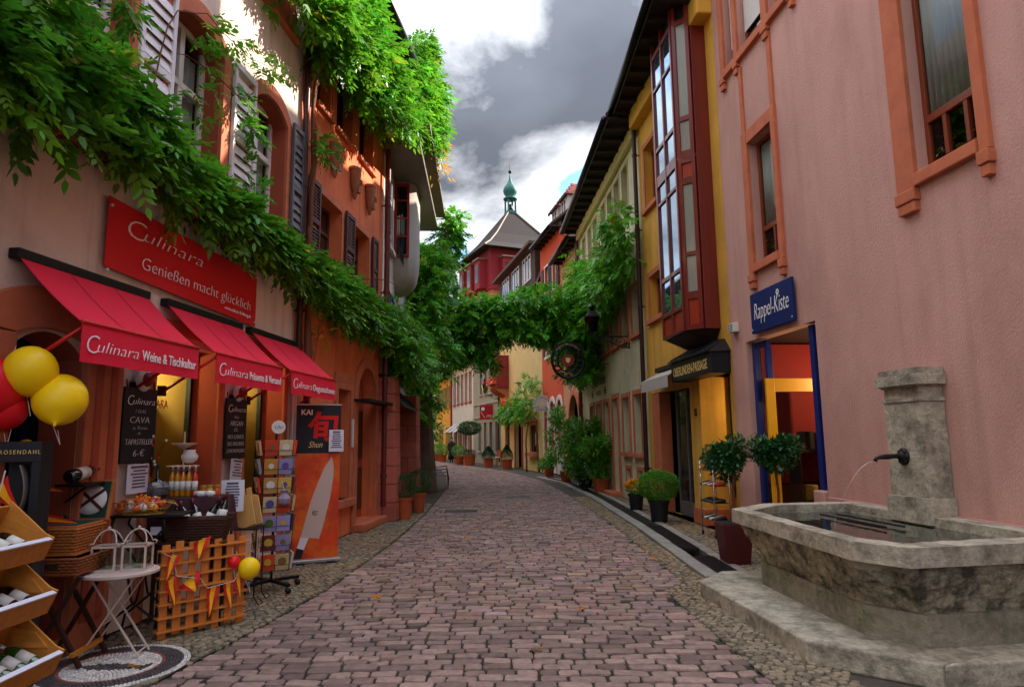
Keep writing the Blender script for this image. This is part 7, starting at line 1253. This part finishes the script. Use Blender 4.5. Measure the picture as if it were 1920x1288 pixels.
t = thing('hanging_sign', 'brown hanging sign with gold script among the left creepers', 'sign', WORLD, -2.22, 19.0, 4.38, R(4)); m_bs = M('brown_sign', '#6a3018', .6, .15, 5); MB().box(-.34, .34, -.02, .02, 0, .28).build('board', m_bs, t, bevel=.008); MB().prism([(-.12, .281), (.3, .281), (.34, .42), (-.05, .42)], -.018, .018, 'y').build('top_board', m_bs, t); text('Kreuzblume', .16, m_gold, t, (0, -.022, .08), 'lettering', .75, .1, 'CENTER', 0, .001, fl_); text('Restaurant', .09, m_gold, t, (.12, -.02, .32), 'lettering', .7, 0, 'CENTER', 0, .001, fl_); MB().tube([(-.8, 0, .5), (.3, 0, .5)], .014, 6).build('bracket', m_black, t)
for x in (-.25, .25): MB().tube([(x, 0, .28), (x, 0, .5)], .004, 5).build('chain', m_black, t)
t = thing('round_inn_sign', 'round black wrought-iron inn sign with red shield in the vine', 'sign', WORLD, 1.70, 20.2, 3.96, R(3)); t.scale = (.88, .88, .88); MB().tube([(.55 * math.cos(a), 0, .62 * math.sin(a)) for a in np.linspace(0, 6.283, 36)], .05, 8).build('ring', m_black, t, smooth=True); MB().tube([(.36 * math.cos(a), 0, .4 * math.sin(a)) for a in np.linspace(0, 6.283, 30)], .03, 8).build('inner_ring', m_black, t, smooth=True)
MB().lathe([(.22, -.02), (.22, .02)], 24).xf(Matrix.Rotation(math.pi / 2, 4, 'X')).build('shield', M('sign_red', '#7d1a1a', .5, .2, 6), t); MB().prism([(-.08, .08), (.08, .08), (.07, -.04), (0, -.1), (-.07, -.04)], -.026, -.021, 'y').build('crest', m_gold, t)
for k in range(16): a = k * math.pi / 8; MB().obox((.46 * math.cos(a), 0, .51 * math.sin(a)), Vector((math.cos(a), 0, math.sin(a))) * .06, (0, .01, 0), Vector((-math.sin(a), 0, math.cos(a))) * .035).build('iron_leaf', m_black, t)
def arc_text(t, s, r_, rz, size, mat, a0, a1, y, z=0):
    n = len(s)
    for i, ch_ in enumerate(s):
        a = a0 + (a1 - a0) * (i / (n - 1)); text(ch_, size, mat, t, (r_ * math.cos(a), y, z + rz * math.sin(a)), 'letter', 1, 0, 'CENTER', 0, .001, Euler((R(90), -(a - math.pi / 2) , 0), 'XYZ'))
MB().prism([(r_ * math.cos(a), r_ * 1.1 * math.sin(a)) for r_, an in ((.60, np.linspace(.6, 2.54, 14)), (.43, np.linspace(2.54, .6, 14))) for a in an], -.062, -.054, 'y').build('name_band', m_black, t); arc_text(t, 'Engels Weinstüble', .48, .53, .085, m_gold, 2.45, .7, -.064)
MB().tube([(.55, 0, .2), (1.36, 0, .2)], .02, 6).build('bracket', m_black, t)
t = thing('half_round_sign', 'white half-round Gutenberg sign over a small name board', 'sign', WORLD, 1.36, 31.2, 3.06, R(2)); m_sw = M('sign_white', '#b9b6ac', .6, .08, 4)
MB().prism([(.42 * math.cos(a), .56 * math.sin(a)) for a in np.linspace(0, math.pi, 20)], -.025, .025, 'y').build('board', m_sw, t, bevel=.006); arc_text(t, 'GUTENBERG', .32, .40, .13, m_blk, 2.85, .3, -.027); MB().prism([(-.07, .08), (.07, .08), (.05, .22), (0, .26), (-.05, .22)], -.03, -.026, 'y').build('emblem', m_gold, t); MB().box(-.38, .38, -.02, .02, -.2, -.04).build('name_board', m_sw, t); text('WEINSTUBE', .13, m_blk, t, (0, -.0215, -.165), 'lettering', .85, 0, 'CENTER', 0, .001, fl_); MB().tube([(0, 0, .5), (.4, .1, .75), (.75, .2, .75)], .015, 6).build('bracket', m_black, t)
t = thing('red_shop_sign', 'red square hanging sign with white emblem by the grey house', 'sign', WORLD, -1.7, 43, 2.86, R(5)); MB().box(-.43, .43, -.02, .02, 0, .92).build('board', M('sign_bright_red', '#b8121c', .5, .06, 4), t, bevel=.01); MB().lathe([(.17, -.004), (.17, .004)], 20).xf(Matrix.Translation((-.22, -.024, .68)) @ Matrix.Rotation(math.pi / 2, 4, 'X')).build('emblem_ring', m_blk, t); MB().lathe([(.12, -.004), (.12, .004)], 20).xf(Matrix.Translation((-.22, -.03, .66)) @ Matrix.Rotation(math.pi / 2, 4, 'X')).build('emblem', m_wl, t); MB().tube([(-.36 + .26 * f, -.024, .5 - .4 * f) for f in (0, .5, 1)], .012, 5).build('emblem_line', m_wl, t); text('chili', .24, m_wl, t, (.14, -.022, .15), 'lettering', .8, .2, 'CENTER', 0, .001, fl_); MB().tube([(.0, 0, .98), (.75, .15, .98)], .015, 6).build('bracket', m_black, t); MB().tube([(.0, 0, .92), (.0, 0, .98)], .01, 6).build('hook', m_black, t)
t = thing('green_shop_sign', 'small dark green hanging sign above the arched doorway', 'sign', WORLD, .0, 36.4, 2.8, R(8)); MB().prism([(-.22, 0), (.22, 0), (.22, .42), (.12, .55), (-.12, .55), (-.22, .42)], -.1, .1, 'y').build('board', M('sign_dark_green', '#16241c', .5, .1, 4), t, bevel=.01); text('Antik', .11, m_wl, t, (0, -.102, .28), 'lettering', .9, 0, 'CENTER', 0, .001, fl_); text('Haus', .1, m_wl, t, (0, -.102, .12), 'lettering', .9, 0, 'CENTER', 0, .001, fl_); MB().tube([(0, 0, .55), (0, 0, .62), (.4, .3, .62)], .012, 6).build('bracket', m_black, t)

# ------------------------------------------------------------------ shoe rack outside the passage
t = thing('shoe_rack', 'four-tier chrome shoe rack on castors outside the passage', 'shoe rack', R2, .28, .3, 0, R(0)); m_chr = M('chrome', '#b5b5b5', .2, .05, 3, metal=.9)
for s in (-.26, .3):
    for n in (-.13, .13): MB().tube([(s, n, .07), (s, n, 1.2)], .010, 8).build('post', m_chr, t, smooth=True); MB().lathe([(.01, -.015), (.035, -.012), (.035, .012), (.01, .015)], 12).xf(Matrix.Translation((s, n, .036)) @ Matrix.Rotation(math.pi / 2, 4, 'X')).build('castor', m_black, t, smooth=True)
for z in (.28, .55, .82, 1.06): MB().box(-.25, .29, -.12, .12, z - .006, z).build('shelf', m_black, t); MB().tube([(-.26, -.13, z), (.3, -.13, z)], .007, 6).build('rail', m_chr, t); MB().tube([(-.26, .13, z), (.3, .13, z)], .007, 6).build('rail', m_chr, t)
shm = {}
for nm, c in (('black', '#15120f'), ('tan', '#9a5a2a'), ('white', '#c9c2b6'), ('red', '#a5221a')):
    mb = MB(); prof = [(-.11, .028, .05), (-.09, .034, .06), (-.04, .032, .065), (.03, .04, .045), (.09, .04, .03), (.125, .022, .022)]; V = []
    for x, w_, h in prof: V += [(x, -w_, 0), (x, w_, 0), (x, w_ * .7, h), (x, -w_ * .7, h)]
    mb.add(V, [(4 * i + j, 4 * i + 4 + j, 4 * i + 4 + (j + 1) % 4, 4 * i + (j + 1) % 4) for i in range(5) for j in range(4)] + [(0, 1, 2, 3), (23, 22, 21, 20)]); shm[nm] = meshof(mb, 'shoe', M('shoe_' + nm, c, .4), True)
for zi, z in enumerate((.28, .55, .82, 1.06)):
    for i in range(5):
        nm = random.choice(list(shm)) if zi != 1 else 'black'; p = R2.pt(.28 - .2 + i * .115, .33, z + .001); o = shared('shoe', shm[nm], None, p, (0, 0, R2.ang + R(90 + random.uniform(-8, 8)))); tag(o, nm + ' shoe on the ' + ('lowest', 'second', 'third', 'top')[zi] + ' tier of the chrome rack', 'shoe', nm + ' shoes on tier %d' % zi)
P = [shell((random.gauss(0, .2), 0, .12 + random.gauss(0, .04)), .16, 300, .06, .7, .4) for _ in range(6)]; t = thing('rack_plant', 'leafy green plant standing on top of the shoe rack', 'plant', R2, .26, .3, 1.07); leafobj('crown', leafmat('laurel_leaf', '#24562a', .15, .3), t, np.concatenate([q[0] for q in P]), np.concatenate([q[1] for q in P]), np.concatenate([q[2] for q in P]), 1, 1., .5, droop=0)['kind'] = 'stuff'; MB().box(-.22, .22, -.08, .08, 0, .12).build('trough', m_terra, t)

# ------------------------------------------------------------------ people far down the street
def person(label, x, y, rz, h, coat, legs, hair, skirt=False):
    t = thing('person', label, 'person', WORLD, x, y, 0, rz); k = h / 1.7; m_skin = M('skin', '#b98a70', .6)
    J = [((0, 0, .92), .13), ((0, 0, 1.15), .14), ((0, 0, 1.38), .15), ((0, 0, 1.48), .06), ((0, .01, 1.56), .075), ((0, .015, 1.66), .085), ((.10, .02, .88), .085), ((.11, .12, .48), .06), ((.11, .04, .08), .04), ((.12, .2, .03), .035), ((-.10, 0, .88), .085), ((-.1, -.02, .48), .06), ((-.1, -.2, .1), .04), ((-.1, -.06, .03), .035), ((.2, 0, 1.38), .06), ((.25, -.05, 1.1), .045), ((.24, .08, .88), .035), ((-.2, 0, 1.38), .06), ((-.25, .05, 1.1), .045), ((-.22, .16, .9), .035)]
    E_ = [(0, 1), (1, 2), (2, 3), (3, 4), (4, 5), (0, 6), (6, 7), (7, 8), (8, 9), (0, 10), (10, 11), (11, 12), (12, 13), (2, 14), (14, 15), (15, 16), (2, 17), (17, 18), (18, 19)]
    me = bpy.data.meshes.new('body'); me.from_pydata([tuple(c * k for c in p) for p, r_ in J], E_, []); o = link('body', me, t); o.modifiers.new('skin', 'SKIN'); sl = me.skin_vertices[0].data
    for i, (p, r_) in enumerate(J): sl[i].radius = (r_ * k, r_ * k)
    sl[0].use_root = True; s2 = o.modifiers.new('sub', 'SUBSURF'); s2.levels = s2.render_levels = 2; me.materials.append(M('cloth_' + legs, legs, .9))
    MB().lathe([(.2, .72 if not skirt else .62), (.19, .95), (.165, 1.15), (.21, 1.36), (.12, 1.46), (.07, 1.48)], 14, (0, 0, 0), k, k * .8).build('coat', M('coat_' + coat, coat, .9, .2, 8), t, smooth=True)
    for sg in (-1, 1): MB().tube([(sg * .19 * k, 0, 1.4 * k), (sg * .26 * k, -sg * .05, 1.1 * k), (sg * .24 * k, .05 if sg > 0 else .12, .92 * k)], [.075, .062, .05], 8).build('sleeve', M('coat_' + coat), t, smooth=True)
    if skirt: MB().lathe([(.27, .25), (.22, .6), (.17, .95)], 14, (0, 0, 0), k, k * .8).build('skirt', M('cloth_' + legs), t, smooth=True)
    MB().ball((0, .02, 1.62 * k), .098 * k, 12, 1.15).build('head', m_skin, t, smooth=True); MB().lathe([(.09, 1.52), (.112, 1.6), (.108, 1.7), (.05, 1.76), (.01, 1.765)], 12, (0, -.015, 0), k, k).build('hair', M('hair_' + hair, hair, .8), t, smooth=True)
person('person in a dark coat and long black skirt walking away down the street', -4.25, 46.5, R(-160), 1.66, '#2b2226', '#15131a', '#241812', True); person('distant person in a tan jacket and pale trousers in the sunlit end', -8.6, 66, R(170), 1.72, '#9a7a50', '#b8b0a0', '#3a2a1c')

# ------------------------------------------------------------------ small litter of the street
P, A = [], []
for y in np.arange(4.4, 24, .055):
    for tab, sg in ((XL, -1), (XR, 1)):
        if random.random() < .42: P.append((interp(tab, y) + random.gauss(0, .015), y, -.008)); A.append((random.gauss(0, .5), random.gauss(0, .5), 1))
for _ in range(160):
    y = random.uniform(4.5, 9); y = 3.9 + round((y - 3.9) / .121) * .121 + .06; x = random.uniform(interp(XL, y), interp(XR, y)); P.append((x, y + .10 * math.sin((x - interp(XL, y)) / (interp(XR, y) - interp(XL, y)) * math.pi), -.010)); A.append((random.gauss(0, .5), random.gauss(0, .5), 1))
P = np.repeat(np.array(P), 5, axis=0) + rng.normal(0, .009, (len(P) * 5, 3)) * np.array([1, 1, .2]); A = np.repeat(np.array(A), 5, axis=0) + rng.normal(0, .5, (len(A) * 5, 3)); o = leafobj('moss_tufts', leafmat('moss_leaf', '#4a6a1e', .2), None, P, A, np.full(len(P), .02), 1, 1., .5, droop=0); tag(o, 'tufts of moss and grass in the paving joints', 'moss', kind='stuff')
lfm = leafmat('dry_leaf', '#b07a1a', .2)
for i, (x, y, lb) in enumerate(((-.85, 11.3, 'fallen yellow leaf in the middle of the road beyond the setts'), (.62, 6.6, 'fallen yellow leaf on the near right setts'), (-2.72, 5.15, 'fallen yellow leaf on the round mosaic'), (1.9, 9.3, 'fallen yellow leaf by the gutter kerb'), (-1.5, 7.3, 'fallen brown leaf near the left edge of the road'), (.1, 5.4, 'fallen ochre leaf among the nearest setts'))):
    o = leafobj('fallen_leaf', lfm, None, [(0, 0, 0)], [(1, .3, .05)], [.11], 5, .6, .6, droop=0); o.location = (x, y, .009); o.rotation_euler = (0, 0, i * 1.3); tag(o, lb, 'leaf', 'fallen leaves on the paving')
